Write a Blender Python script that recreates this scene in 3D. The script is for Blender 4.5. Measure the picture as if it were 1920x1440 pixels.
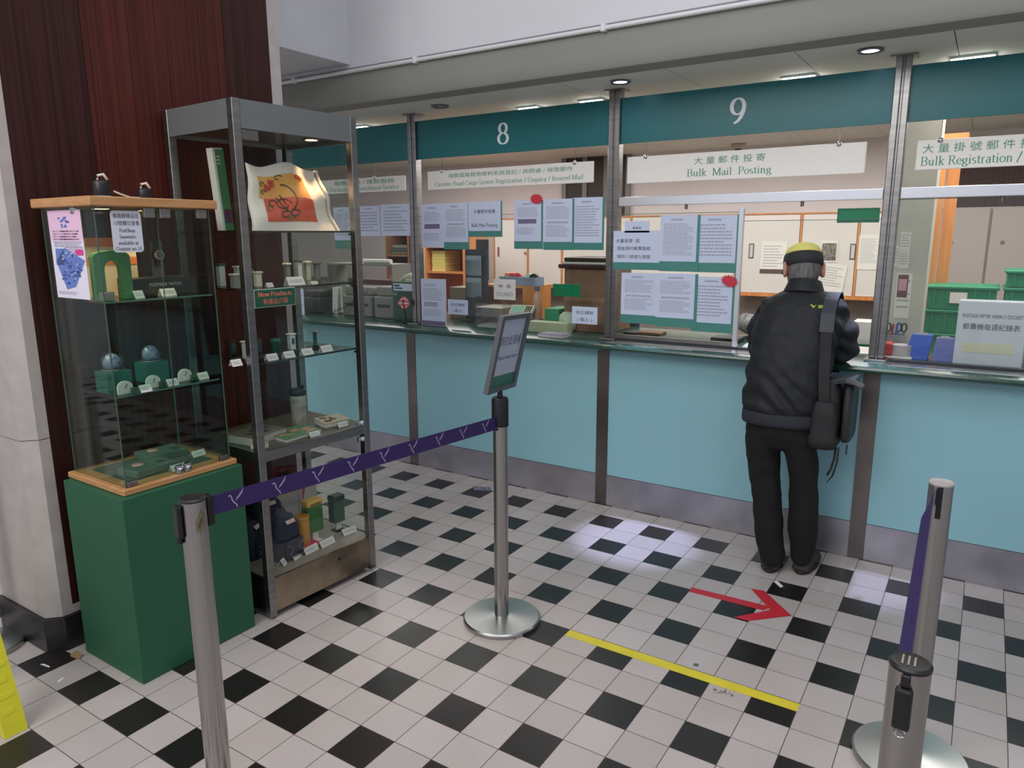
import bpy, bmesh, math, random
from mathutils import Vector, Matrix, Euler
PI = math.pi
random.seed(7)
for _o in list(bpy.data.objects):
    bpy.data.objects.remove(_o, do_unlink=True)
SC = bpy.context.scene
COL = SC.collection

# ------------------------------------------------------------------ camera
CAM = dict(f=1367.0, x=1.29175, y=-2.42267, z=1.59143, yaw=-0.574925, pitch=0.2017, roll=-0.00477)
def _axes():
    yw, p, r = CAM['yaw'], CAM['pitch'], CAM['roll']
    fw = Vector((math.sin(yw)*math.cos(p), math.cos(yw)*math.cos(p), -math.sin(p)))
    rt = Vector((math.cos(yw), -math.sin(yw), 0)); up = rt.cross(fw)
    return fw, math.cos(r)*rt + math.sin(r)*up, -math.sin(r)*rt + math.cos(r)*up
FW, RT, UP = _axes()
EYE = Vector((CAM['x'], CAM['y'], CAM['z']))
cam = bpy.data.objects.new('camera', bpy.data.cameras.new('camera'))
COL.objects.link(cam)
cam.data.sensor_width = 36.0
cam.data.lens = CAM['f']/1920*36
cam.data.clip_start = 0.02
cam.matrix_world = Matrix(((RT.x, UP.x, -FW.x, EYE.x), (RT.y, UP.y, -FW.y, EYE.y), (RT.z, UP.z, -FW.z, EYE.z), (0, 0, 0, 1)))
SC.camera = cam

# ------------------------------------------------------------------ world, exposure, large lights
def lin(c):
    c = c/255.0
    return c/12.92 if c <= 0.04045 else ((c+0.055)/1.055)**2.4
def rgb(c): return (lin(c[0]), lin(c[1]), lin(c[2]), 1.0)
SC.view_settings.view_transform = 'Standard'
SC.view_settings.look = 'None'
SC.view_settings.exposure = 0.0
SC.view_settings.gamma = 1.0
SC.view_settings.use_curve_mapping = False
W = bpy.data.worlds.new('World'); SC.world = W
W.use_nodes = True
W.node_tree.nodes['Background'].inputs[0].default_value = (0.80, 0.83, 0.95, 1)
W.node_tree.nodes['Background'].inputs[1].default_value = 0.58
def area(name, loc, rot, sx, sy, power, color):
    d = bpy.data.lights.new(name, 'AREA'); d.shape = 'RECTANGLE'; d.size = sx; d.size_y = sy
    d.energy = power; d.color = color
    o = bpy.data.objects.new(name, d); o.location = loc; o.rotation_euler = rot; COL.objects.link(o)
    return o
area('unseen_hall_light', (0.8, -1.4, 4.3), (0, 0, 0), 2.6, 1.6, 36, (0.95, 0.97, 1.0))  # unseen overhead area light, assumed for the hall
area('unseen_hall_light', (-0.6, -4.6, 3.9), (math.radians(48), 0, math.radians(-6)), 3.4, 2.0, 118, (1.0, 0.97, 0.95))  # unseen tilted light behind the camera, added to brighten upright faces
area('unseen_hall_light', (-4.7, -0.8, 4.2), (math.radians(20), 0, 0), 2.0, 1.6, 60, (0.95, 0.97, 1.0))  # unseen light added to brighten the counter left of the partition
area('office_ceiling_lamp', (-0.3, 3.0, 2.34), (0, 0, 0), 3.0, 1.2, 46, (1.0, 0.97, 0.96))
area('office_ceiling_lamp', (-3.2, 3.0, 2.34), (0, 0, 0), 2.0, 1.2, 32, (1.0, 0.97, 0.96))
area('office_ceiling_lamp', (1.9, 2.7, 2.34), (0, 0, 0), 1.0, 1.2, 24, (1.0, 0.97, 0.96))

# ------------------------------------------------------------------ pixel to point
def _ray(px, py): return FW + RT*((px-960)/CAM['f']) - UP*((py-720)/CAM['f'])
def at(px, py, y): d = _ray(px, py); return EYE + d*((y-EYE.y)/d.y)
def atz(px, py, z=0.0): d = _ray(px, py); return EYE + d*((z-EYE.z)/d.z)
def atp(px, py, P0, n): d = _ray(px, py); return EYE + d*((Vector(P0)-EYE).dot(n)/d.dot(n))

# ------------------------------------------------------------------ materials
MATS = {}
def mat(name, c, rough=0.5, metal=0.0, noise=0.0, nscale=8.0, bump=0.0, bscale=60.0, stretch=(1, 1, 1), emit=0.0, spec=0.5, c2=None, alpha=None):
    if name in MATS: return MATS[name]
    m = bpy.data.materials.new(name); m.use_nodes = True
    nt = m.node_tree; b = nt.nodes['Principled BSDF']; L = nt.links
    b.inputs['Base Color'].default_value = rgb(c); b.inputs['Roughness'].default_value = rough
    b.inputs['Metallic'].default_value = metal
    b.inputs['Specular IOR Level'].default_value = spec
    if emit:
        b.inputs['Emission Color'].default_value = rgb(c); b.inputs['Emission Strength'].default_value = emit
    if noise or bump or c2:
        tc = nt.nodes.new('ShaderNodeTexCoord'); mp = nt.nodes.new('ShaderNodeMapping')
        mp.inputs['Scale'].default_value = stretch
        L.new(tc.outputs['Object'], mp.inputs['Vector'])
        if noise or c2:
            n = nt.nodes.new('ShaderNodeTexNoise'); n.inputs['Scale'].default_value = nscale; n.inputs['Detail'].default_value = 5
            L.new(mp.outputs[0], n.inputs['Vector'])
            r = nt.nodes.new('ShaderNodeValToRGB')
            if c2: a, z = rgb(c), rgb(c2)
            else:
                a = tuple(max(0, x*(1-noise)) for x in rgb(c)[:3]) + (1,); z = tuple(min(1, x*(1+noise)) for x in rgb(c)[:3]) + (1,)
            r.color_ramp.elements[0].position = 0.35; r.color_ramp.elements[1].position = 0.65
            r.color_ramp.elements[0].color = a; r.color_ramp.elements[1].color = z
            L.new(n.outputs['Fac'], r.inputs['Fac']); L.new(r.outputs['Color'], b.inputs['Base Color'])
        if bump:
            n2 = nt.nodes.new('ShaderNodeTexNoise'); n2.inputs['Scale'].default_value = bscale; n2.inputs['Detail'].default_value = 4
            L.new(mp.outputs[0], n2.inputs['Vector'])
            bp = nt.nodes.new('ShaderNodeBump'); bp.inputs['Strength'].default_value = bump; bp.inputs['Distance'].default_value = 0.01
            L.new(n2.outputs['Fac'], bp.inputs['Height']); L.new(bp.outputs[0], b.inputs['Normal'])
    MATS[name] = m
    return m
def glass(name, tint=(252, 254, 252), refl=1.0, rough=0.0):
    if name in MATS: return MATS[name]
    m = bpy.data.materials.new(name); m.use_nodes = True
    nt = m.node_tree; nt.nodes.clear(); L = nt.links
    out = nt.nodes.new('ShaderNodeOutputMaterial'); mix = nt.nodes.new('ShaderNodeMixShader')
    tr = nt.nodes.new('ShaderNodeBsdfTransparent'); gl = nt.nodes.new('ShaderNodeBsdfGlossy')
    lw = nt.nodes.new('ShaderNodeLayerWeight'); lw.inputs['Blend'].default_value = 0.5
    pw = nt.nodes.new('ShaderNodeMath'); pw.operation = 'POWER'; pw.inputs[1].default_value = 5.0
    fr = nt.nodes.new('ShaderNodeMath'); fr.operation = 'MULTIPLY_ADD'; fr.inputs[1].default_value = 0.9; fr.inputs[2].default_value = 0.03
    L.new(lw.outputs['Facing'], pw.inputs[0]); L.new(pw.outputs[0], fr.inputs[0])
    tr.inputs['Color'].default_value = rgb(tint); gl.inputs['Roughness'].default_value = rough
    k = nt.nodes.new('ShaderNodeMath'); k.operation = 'MULTIPLY'; k.inputs[1].default_value = refl; k.use_clamp = True
    L.new(fr.outputs[0], k.inputs[0]); L.new(k.outputs[0], mix.inputs[0])
    L.new(tr.outputs[0], mix.inputs[1]); L.new(gl.outputs[0], mix.inputs[2]); L.new(mix.outputs[0], out.inputs[0])
    MATS[name] = m
    return m

# ------------------------------------------------------------------ mesh building
class MB:
    def __init__(self, M=None):
        self.bm = bmesh.new(); self.M = M or Matrix.Identity(4); self.mi = 0
    def v(self, p): return self.bm.verts.new(self.M @ Vector(p))
    def f(self, vs):
        try:
            fc = self.bm.faces.new(vs); fc.material_index = self.mi; return fc
        except ValueError: return None
    def box(self, x0, x1, y0, y1, z0, z1, bev=0.0, seg=2):
        vs = [self.v((x, y, z)) for x in (x0, x1) for y in (y0, y1) for z in (z0, z1)]
        fs = [self.f([vs[i] for i in q]) for q in ((0, 1, 3, 2), (4, 6, 7, 5), (0, 4, 5, 1), (2, 3, 7, 6), (0, 2, 6, 4), (1, 5, 7, 3))]
        if bev:
            es = list({e for fc in fs for e in fc.edges})
            bmesh.ops.bevel(self.bm, geom=es, offset=bev, segments=seg, affect='EDGES', profile=0.5)
        return self
    def quad(self, a, b, c, d): self.f([self.v(p) for p in (a, b, c, d)]); return self
    def poly(self, pts): self.f([self.v(p) for p in pts]); return self
    def prism(self, pts, off):
        off = Vector(off); a = [self.v(p) for p in pts]; b = [self.v(Vector(p)+off) for p in pts]; n = len(pts)
        self.f(a[::-1]); self.f(b)
        for i in range(n): self.f([a[i], a[(i+1) % n], b[(i+1) % n], b[i]])
        return self
    def rings(self, rs, cap=True):
        R = [[self.v(p) for p in r] for r in rs]; n = len(R[0])
        for i in range(len(R)-1):
            for j in range(n): self.f([R[i][j], R[i][(j+1) % n], R[i+1][(j+1) % n], R[i+1][j]])
        if cap: self.f(R[0][::-1]); self.f(R[-1])
        return self
    def lathe(self, prof, c=(0, 0, 0), n=24, cap=True, sx=1.0, sy=1.0):
        return self.rings([[(c[0]+sx*r*math.cos(2*PI*j/n), c[1]+sy*r*math.sin(2*PI*j/n), c[2]+z) for j in range(n)] for r, z in prof], cap)
    def tube(self, pts, r, n=8, cap=True, flat=1.0, hint=None):
        pts = [Vector(p) for p in pts]; rs = []
        rad = r if isinstance(r, (list, tuple)) else [r]*len(pts)
        for i, p in enumerate(pts):
            d = (pts[min(i+1, len(pts)-1)] - pts[max(i-1, 0)]).normalized()
            h = Vector(hint) if hint else (Vector((0, 0, 1)) if abs(d.z) < 0.9 else Vector((0, 1, 0)))
            a = d.cross(h).normalized(); b = a.cross(d).normalized()
            rr = rad[i] if isinstance(rad[i], (list, tuple)) else (rad[i], rad[i]*flat)
            rs.append([p + a*rr[0]*math.cos(2*PI*j/n) + b*rr[1]*math.sin(2*PI*j/n) for j in range(n)])
        return self.rings(rs, cap)
    def cyl(self, a, b, r, r2=None, n=20): return self.tube([a, b], [r, r if r2 is None else r2], n)
    def ball(self, c, rx, ry=None, rz=None, n=16, m=10):
        ry = ry or rx; rz = rz or rx
        return self.rings([[(c[0]+rx*math.sin(t)*math.cos(2*PI*j/n), c[1]+ry*math.sin(t)*math.sin(2*PI*j/n), c[2]-rz*math.cos(t)) for j in range(n)]
                           for t in [0.08+(PI-0.16)*i/m for i in range(m+1)]])
    def ribbon(self, pts, wvec, th=(0, 0, 0)):
        w = Vector(wvec)/2; t = Vector(th)
        if t.length == 0:
            vs = [(self.v(Vector(p)-w), self.v(Vector(p)+w)) for p in pts]
            for a, b in zip(vs, vs[1:]): self.f([a[0], a[1], b[1], b[0]])
            return self
        return self.rings([[Vector(p)-w-t/2, Vector(p)+w-t/2, Vector(p)+w+t/2, Vector(p)-w+t/2] for p in pts])

def link_mesh(name, me): o = bpy.data.objects.new(name, me); COL.objects.link(o); return o
def wmat(o):
    M = Matrix.Translation(o.location) @ o.rotation_euler.to_matrix().to_4x4()
    return wmat(o.parent) @ M if o.parent else M
def obj(name, mb, ms, parent=None, smooth=False, origin=None):
    bm = mb.bm
    bmesh.ops.remove_doubles(bm, verts=bm.verts, dist=1e-6)
    bmesh.ops.recalc_face_normals(bm, faces=bm.faces)
    me = bpy.data.meshes.new(name)
    loc = None
    if parent is None:
        if origin is None:
            xs = [v.co for v in bm.verts]
            lo = [min(p[i] for p in xs) for i in range(3)]; hi = [max(p[i] for p in xs) for i in range(3)]
            origin = Vector(((lo[0]+hi[0])/2, (lo[1]+hi[1])/2, lo[2]))
        loc = Vector(origin); bm.transform(Matrix.Translation(-loc))
    else:
        bm.transform(wmat(parent).inverted())
    if smooth:
        for fc in bm.faces: fc.smooth = True
    bm.to_mesh(me); bm.free()
    for m in (ms if isinstance(ms, (list, tuple)) else [ms]): me.materials.append(m)
    if smooth and smooth is not True:
        me.set_sharp_from_angle(angle=math.radians(smooth))
    o = link_mesh(name, me)
    if loc is not None: o.location = loc
    if parent is not None: o.parent = parent
    return o
def tag(o, label, cat, group=None, kind=None):
    o['label'] = label; o['category'] = cat
    if group: o['group'] = group
    if kind: o['kind'] = kind
    return o
def thing(name, label, cat, loc=(0, 0, 0), rotz=0.0, group=None):
    o = bpy.data.objects.new(name, None); COL.objects.link(o); o.empty_display_size = 0.05
    o.location = loc; o.rotation_euler = (0, 0, rotz)
    return tag(o, label, cat, group)
def struct(name, mb, m, label=None, cat=None, parent=None, smooth=False, origin=None):
    o = obj(name, mb, m, parent, smooth, origin); o['kind'] = 'structure'
    if label: o['label'] = label; o['category'] = cat or 'wall'
    return o
def dup(root, dloc=(0, 0, 0), rotz=None, label=None, group=None):
    r = root.copy(); COL.objects.link(r); r.location = Vector(dloc)
    if rotz is not None: r.rotation_euler = (0, 0, rotz)
    if label: r['label'] = label
    if group: r['group'] = group
    for ch in list(root.children):
        c = ch.copy(); COL.objects.link(c); c.parent = r
        for g in list(ch.children):
            d = g.copy(); COL.objects.link(d); d.parent = c
    return r

# ------------------------------------------------------------------ lettering
GL = {  # broad-pen serif letters: L line, A arc(cx,cy,rx,ry,from,to), S serif(x,y,half), D dot
'a': (.42, "A.19,.12,.13,.13,20,380 L.32,.05,.32,.33 A.2,.31,.12,.13,0,150 A.37,.06,.05,.05,180,300"),
'b': (.50, "L.11,0,.11,.72 S.07,.72,.05 A.26,.22,.17,.21,-150,150"),
'c': (.42, "A.24,.22,.17,.22,50,320"),
'd': (.50, "L.37,0,.37,.72 S.33,.72,.05 S.41,0,.05 A.22,.22,.17,.21,30,330"),
'e': (.43, "A.23,.22,.17,.22,0,320 L.07,.24,.4,.24"),
'f': (.30, "L.13,0,.13,.58 S.13,0,.1 A.22,.58,.09,.13,60,180 L.02,.44,.26,.44"),
'g': (.46, "A.21,.28,.14,.15,0,360 A.23,-.08,.18,.11,0,360 L.16,.13,.12,.06 L.12,.06,.3,.03 S.36,.42,.06"),
'h': (.52, "L.12,0,.12,.72 S.12,0,.09 S.08,.72,.05 A.25,.3,.13,.14,0,160 L.38,0,.38,.3 S.38,0,.09"),
'i': (.27, "L.13,0,.13,.44 S.13,0,.09 S.09,.44,.05 D.13,.62"),
'k': (.50, "L.12,0,.12,.72 S.12,0,.09 S.08,.72,.05 L.12,.18,.36,.44 L.2,.26,.4,0 S.36,.44,.08 S.42,0,.08"),
'l': (.27, "L.13,0,.13,.72 S.13,0,.09 S.09,.72,.05"),
'm': (.78, "L.12,0,.12,.44 S.12,0,.08 S.08,.44,.05 A.24,.3,.12,.14,0,160 L.36,0,.36,.3 S.36,0,.08 A.48,.3,.12,.14,0,160 L.6,0,.6,.3 S.62,0,.08"),
'n': (.52, "L.12,0,.12,.44 S.12,0,.09 S.08,.44,.05 A.25,.3,.13,.14,0,160 L.38,0,.38,.3 S.38,0,.09"),
'o': (.46, "A.23,.22,.18,.22,0,360"),
'p': (.50, "L.12,-.2,.12,.44 S.12,-.2,.09 S.08,.44,.05 A.26,.22,.17,.21,-150,150"),
'q': (.50, "L.38,-.2,.38,.44 S.38,-.2,.09 A.23,.22,.17,.21,30,330"),
'r': (.36, "L.12,0,.12,.44 S.12,0,.09 S.08,.44,.05 A.23,.32,.11,.12,50,170"),
's': (.36, "A.18,.33,.11,.11,40,270 A.18,.11,.12,.11,-140,90"),
't': (.29, "L.13,.08,.13,.58 L.02,.44,.26,.44 A.2,.08,.07,.07,180,320"),
'u': (.52, "L.12,.14,.12,.44 S.08,.44,.05 A.24,.14,.12,.14,180,350 L.38,0,.38,.44 S.34,.44,.05 S.42,0,.05"),
'v': (.46, "L.07,.44,.24,0 L.4,.44,.24,0 S.08,.44,.08 S.4,.44,.07"),
'w': (.66, "L.07,.44,.2,0 L.33,.44,.2,0 L.33,.44,.46,0 L.6,.44,.46,0 S.08,.44,.08 S.6,.44,.07"),
'y': (.46, "L.07,.44,.24,0 L.4,.44,.18,-.2 S.08,.44,.08 S.4,.44,.07 S.14,-.2,.05"),
'A': (.66, "L.08,0,.32,.7 L.32,.7,.58,0 L.17,.25,.48,.25 S.08,0,.08 S.58,0,.09"),
'B': (.58, "L.12,0,.12,.7 L.04,.7,.3,.7 L.04,0,.3,0 L.12,.37,.3,.37 A.3,.535,.17,.165,-90,90 A.3,.185,.2,.185,-90,90"),
'C': (.62, "A.33,.35,.27,.35,45,315 L.55,.52,.55,.68"),
'D': (.66, "L.12,0,.12,.7 L.04,.7,.28,.7 L.04,0,.28,0 A.28,.35,.3,.35,-90,90"),
'E': (.54, "L.12,0,.12,.7 L.04,.7,.46,.7 L.04,0,.48,0 L.12,.37,.36,.37 S.46,.64,.01 L.46,.6,.46,.7 L.48,0,.48,.12"),
'I': (.30, "L.15,0,.15,.7 S.15,0,.11 S.15,.7,.11"),
'L': (.52, "L.12,0,.12,.7 S.12,.7,.1 L.04,0,.46,0 L.46,0,.46,.12"),
'M': (.82, "L.1,0,.1,.7 L.12,.7,.4,.02 L.66,.7,.4,.02 L.68,0,.68,.7 S.1,0,.08 S.68,0,.1 S.08,.7,.06 S.7,.7,.07"),
'N': (.68, "L.1,0,.1,.7 L.1,.7,.54,0 L.54,0,.54,.7 S.1,0,.08 S.54,.7,.08 S.08,.7,.06"),
'O': (.68, "A.34,.35,.28,.35,0,360"),
'P': (.54, "L.12,0,.12,.7 L.04,.7,.28,.7 L.12,.33,.28,.33 A.28,.515,.19,.185,-90,90 S.12,0,.1"),
'R': (.60, "L.12,0,.12,.7 L.04,.7,.28,.7 L.12,.36,.28,.36 A.28,.53,.17,.17,-90,90 L.28,.36,.52,0 S.12,0,.1 S.54,0,.06"),
'S': (.48, "A.24,.53,.16,.17,20,270 A.24,.18,.18,.18,-160,90"),
'1': (.36, "L.18,0,.18,.68 L.18,.68,.08,.6 S.18,0,.1"),
'3': (.44, "A.2,.52,.15,.16,-90,150 A.2,.18,.18,.18,-150,90"),
'8': (.50, "A.25,.52,.15,.165,0,360 A.25,.18,.19,.18,0,360"),
'9': (.50, "A.24,.46,.18,.22,0,360 A.06,.48,.36,.5,-75,0"),
'/': (.34, "L.02,-.08,.3,.74"), '.': (.2, "D.1,.03"), ' ': (.26, ""),
}
_TC = {}
def glyphs_serif(s):
    faces = []; x = 0.0
    T, t = 0.092, 0.032
    def seg(a, b):
        d = (b[0]-a[0], b[1]-a[1]); L_ = math.hypot(*d) or 1e-6
        w = (t + (T-t)*abs(d[1])/L_)/2; n = (-d[1]/L_*w, d[0]/L_*w)
        faces.append([(a[0]+n[0], a[1]+n[1]), (a[0]-n[0], a[1]-n[1]), (b[0]-n[0], b[1]-n[1]), (b[0]+n[0], b[1]+n[1])])
    for ch in s:
        adv, spec = GL.get(ch, GL['o'])
        for it in spec.split():
            k = it[0]; q = [float(z) for z in it[1:].split(',')]
            if k == 'L': seg((x+q[0], q[1]), (x+q[2], q[3]))
            elif k == 'S': faces.append([(x+q[0]-q[2], q[1]-.018), (x+q[0]+q[2], q[1]-.018), (x+q[0]+q[2], q[1]+.018), (x+q[0]-q[2], q[1]+.018)])
            elif k == 'D': faces.append([(x+q[0]+.055*math.cos(i*PI/4), q[1]+.055*math.sin(i*PI/4)) for i in range(8)])
            else:
                cx, cy, rx, ry, a0, a1 = q; n = max(4, int(abs(a1-a0)/20)); pts = []
                for i in range(n+1):
                    a = math.radians(a0+(a1-a0)*i/n); w = (t + (T-t)*abs(math.cos(a)))/2
                    pts.append(((x+cx+(rx+w)*math.cos(a), cy+(ry+w)*math.sin(a)), (x+cx+(rx-w)*math.cos(a), cy+(ry-w)*math.sin(a))))
                for p, r in zip(pts, pts[1:]): faces.append([p[0], r[0], r[1], p[1]])
        x += adv
    return faces, x
def glyphs_sans(s):
    c = bpy.data.curves.new('lettering', 'FONT'); c.body = s; c.resolution_u = 3
    o = bpy.data.objects.new('lettering', c); COL.objects.link(o)
    ev = o.evaluated_get(bpy.context.evaluated_depsgraph_get()); me = ev.to_mesh()
    vs = [(v.co.x, v.co.y) for v in me.vertices]
    faces = [[vs[i] for i in p.vertices] for p in me.polygons]
    w = max([p[0] for p in vs] or [0])
    ev.to_mesh_clear(); bpy.data.objects.remove(o); bpy.data.curves.remove(c)
    return faces, w
def letters(mb, s, c, right, up, size, font='sans', width=None, bold=0, align='c'):
    """write s centred at c on the plane of right and up, capitals about size high"""
    key = (s, font)
    if key not in _TC: _TC[key] = glyphs_serif(s) if font == 'serif' else glyphs_sans(s)
    faces, w = _TC[key]
    k = size/0.70; kx = k if width is None else width/max(w, 1e-6)
    right, up, c = Vector(right), Vector(up), Vector(c)
    x0 = -w*kx/2 if align == 'c' else 0.0
    nrm = right.cross(up); i = 0
    for dx in ((0,) if not bold else (-bold, bold)):
        for fc in faces:
            i += 1; h = nrm*(2.5e-5*(i % 14))
            mb.f([mb.v(c + h + right*(x0+p[0]*kx+dx*k) + up*((p[1]-0.35)*k)) for p in fc])
    return mb
def textlines(mb, c0, right, up, w, h, n, fill=0.55, seed=0, ragged=0.3):
    """small lines of illegible print filling a w by h block whose top left corner is c0"""
    rnd = random.Random(seed); right, up, c0 = Vector(right), Vector(up), Vector(c0)
    st = h/n
    for i in range(n):
        y = -st*(i+0.5); x = 0.0; end = w*(1-ragged*rnd.random()) if rnd.random() < .5 else w
        hh = st*fill/2
        while x < end:
            l = min(w*rnd.uniform(.05, .16), end-x)
            mb.quad(*[c0 + right*a + up*b for a, b in ((x, y-hh), (x+l, y-hh), (x+l, y+hh), (x, y+hh))])
            x += l + w*0.018
    return mb
# ------------------------------------------------------------------ the room
TS = 0.15
def floor_material():
    m = bpy.data.materials.new('chequered_tiles'); m.use_nodes = True
    nt = m.node_tree; L = nt.links; b = nt.nodes['Principled BSDF']
    tc = nt.nodes.new('ShaderNodeTexCoord'); sp = nt.nodes.new('ShaderNodeSeparateXYZ'); L.new(tc.outputs['Object'], sp.inputs[0])
    def mth(op, a, c=None, d=None):
        n = nt.nodes.new('ShaderNodeMath'); n.operation = op
        for i, q in enumerate((a, c, d)):
            if q is None: continue
            if isinstance(q, (int, float)): n.inputs[i].default_value = q
            else: L.new(q, n.inputs[i])
        return n.outputs[0]
    X = mth('DIVIDE', sp.outputs[0], TS); Y = mth('DIVIDE', sp.outputs[1], TS)
    I = mth('FLOOR', X); J = mth('FLOOR', Y)
    odd = mth('COMPARE', mth('FLOORED_MODULO', J, 2.0), 1.0, 0.1)
    par = mth('COMPARE', mth('FLOORED_MODULO', mth('ADD', I, mth('MULTIPLY', mth('SUBTRACT', J, 1.0), 0.5)), 2.0), 0.0, 0.1)
    black = mth('MULTIPLY', odd, par)
    def edge(Q, F):
        f = mth('SUBTRACT', Q, F); return mth('MINIMUM', f, mth('SUBTRACT', 1.0, f))
    grout = mth('LESS_THAN', mth('MINIMUM', edge(X, I), edge(Y, J)), 0.0085)
    wn = nt.nodes.new('ShaderNodeTexWhiteNoise'); wn.noise_dimensions = '2D'
    cb = nt.nodes.new('ShaderNodeCombineXYZ'); L.new(I, cb.inputs[0]); L.new(J, cb.inputs[1]); L.new(cb.outputs[0], wn.inputs['Vector'])
    n1 = nt.nodes.new('ShaderNodeTexNoise'); n1.inputs['Scale'].default_value = 2.2; n1.inputs['Detail'].default_value = 6; L.new(tc.outputs['Object'], n1.inputs['Vector'])
    n2 = nt.nodes.new('ShaderNodeTexNoise'); n2.inputs['Scale'].default_value = 160; L.new(tc.outputs['Object'], n2.inputs['Vector'])
    def mix(f, a, c):
        n = nt.nodes.new('ShaderNodeMix'); n.data_type = 'RGBA'
        L.new(f, n.inputs[0])
        for i, q in ((6, a), (7, c)):
            if isinstance(q, tuple): n.inputs[i].default_value = q
            else: L.new(q, n.inputs[i])
        return n.outputs[2]
    white = mix(wn.outputs['Value'], rgb((186, 177, 172)), rgb((199, 189, 186)))
    r = nt.nodes.new('ShaderNodeValToRGB'); r.color_ramp.elements[0].position = .42; r.color_ramp.elements[1].position = .75
    L.new(n1.outputs['Fac'], r.inputs['Fac'])
    white = mix(mth('MULTIPLY', r.outputs['Color'], 0.5), white, rgb((172, 160, 150)))
    white = mix(mth('MULTIPLY', n2.outputs['Fac'], 0.18), white, rgb((150, 140, 132)))
    blk = mix(wn.outputs['Value'], rgb((24, 23, 23)), rgb((38, 34, 32)))
    col = mix(black, white, blk)
    col = mix(grout, col, rgb((72, 62, 56)))
    L.new(col, b.inputs['Base Color'])
    ro = mth('ADD', mth('MULTIPLY', n1.outputs['Fac'], 0.22), 0.22)
    L.new(mth('MAXIMUM', ro, mth('MULTIPLY', grout, 0.8)), b.inputs['Roughness'])
    b.inputs['Specular IOR Level'].default_value = 0.45
    bp = nt.nodes.new('ShaderNodeBump'); bp.inputs['Strength'].default_value = 0.35; bp.inputs['Distance'].default_value = 0.001
    L.new(mth('SUBTRACT', 1.0, grout), bp.inputs['Height']); L.new(bp.outputs[0], b.inputs['Normal'])
    return m
struct('floor', MB().box(-7.5, 6.5, -6.5, 6.0, -0.12, 0), floor_material(), 'black and cream chequered tile floor of the hall', 'floor', origin=(0, 0, 0))

M_white = mat('white_paint', (214, 214, 217), 0.8, noise=.03, nscale=3)
M_cream = mat('office_paint', (216, 207, 205), 0.8, noise=.03, nscale=2)
M_soffit = mat('soffit_paint', (212, 212, 200), 0.75, noise=.03, nscale=2)
M_marble = mat('pale_marble', (184, 176, 171), 0.35, noise=.06, nscale=14)
M_blackstone = mat('black_stone', (38, 36, 37), 0.3, noise=.3, nscale=20)
def wood_material(name, a, c, rough=.4, sc=(34, 34, 0.35)):
    return mat(name, a, rough, spec=.22, c2=c, nscale=3.0, stretch=sc, bump=.05, bscale=4)
M_wood = wood_material('dark_red_wood', (54, 22, 17), (88, 38, 29))
M_wood2 = wood_material('darker_red_wood', (42, 21, 18), (66, 34, 28))
M_steel = mat('brushed_steel', (150, 148, 146), 0.34, 1.0, noise=.12, nscale=4, stretch=(1, 1, 12))
M_steel2 = mat('dull_steel', (128, 122, 118), 0.42, 1.0, noise=.25, nscale=2.5)
M_kick = mat('kick_steel', (172, 170, 178), 0.4, .8, noise=.2, nscale=3.5)
M_chrome = mat('chrome', (205, 207, 212), 0.12, 1.0)
M_black = mat('black_plastic', (22, 22, 24), 0.4)
M_glass = glass('clear_glass'); M_glassg = glass('greenish_glass', (238, 247, 242), 1.0)
M_edge = mat('glass_edge', (96, 128, 116), 0.2)

# partition with wood panels between marble ends, on the left
WX = -1.60
p = thing('wall_left', 'dark red wood panelled partition with pale marble ends', 'wall', (-1.8, -0.6, 0)); p['kind'] = 'structure'
mb = MB()
ch = 0.045
prof = [(WX, -1.15), (WX, -1.235+ch), (WX-ch, -1.235), (-2.0, -1.235), (-2.0, -1.15)]
mb.prism([(x, y, 0.14) for x, y in prof], (0, 0, 0.715-.003)); mb.prism([(x, y, 0.855) for x, y in prof], (0, 0, 4))
mb.box(-2.0, WX, -1.15, 0.055, .14, .175); mb.box(-2.0, WX, -0.005, 0.055, .175, 4.8); mb.box(-1.99, WX-.012, -1.15, 0.0, .175, 4.8)
o = struct('marble_end', mb, M_marble, parent=p)
mb = MB(); mb.box(WX-.012, WX, -1.15, -0.86, .175, 4.8); mb.box(WX-.012, WX, -0.245, -0.005, .175, 4.8); struct('side_panel', mb, M_wood2, parent=p)
mb = MB(); mb.box(WX-.012, WX+.001, -0.858, -0.247, .175, 4.8); struct('wood_panel', mb, M_wood, parent=p)
mb = MB(); mb.prism([(x, y, 0.0) for x, y in [(WX+.012, 0.06), (WX+.012, -1.235+ch), (WX-ch+.012, -1.247), (-2.012, -1.247), (-2.012, 0.06)]], (0, 0, .138))
struct('baseboard_left', mb, M_blackstone, 'black stone baseboard around the foot of the panelled partition', 'baseboard')
# hall wall beyond the partition and the white upper wall over the counter
struct('wall_far', MB().box(-7.5, -7.4, -6.5, 6, 0, 4.8), M_white, 'pale far wall of the hall left of the partition', 'wall')
struct('wall_upper', MB().box(-7.4, 6.5, 0.985, 1.1, 2.56, 4.8), M_white, 'white upper wall above the counters', 'wall')
struct('beam', MB().box(-3.4, -2.07, -3.0, 0.985, 2.60, 4.8), M_white, 'white beam meeting the upper wall above the partition', 'beam')
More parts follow.
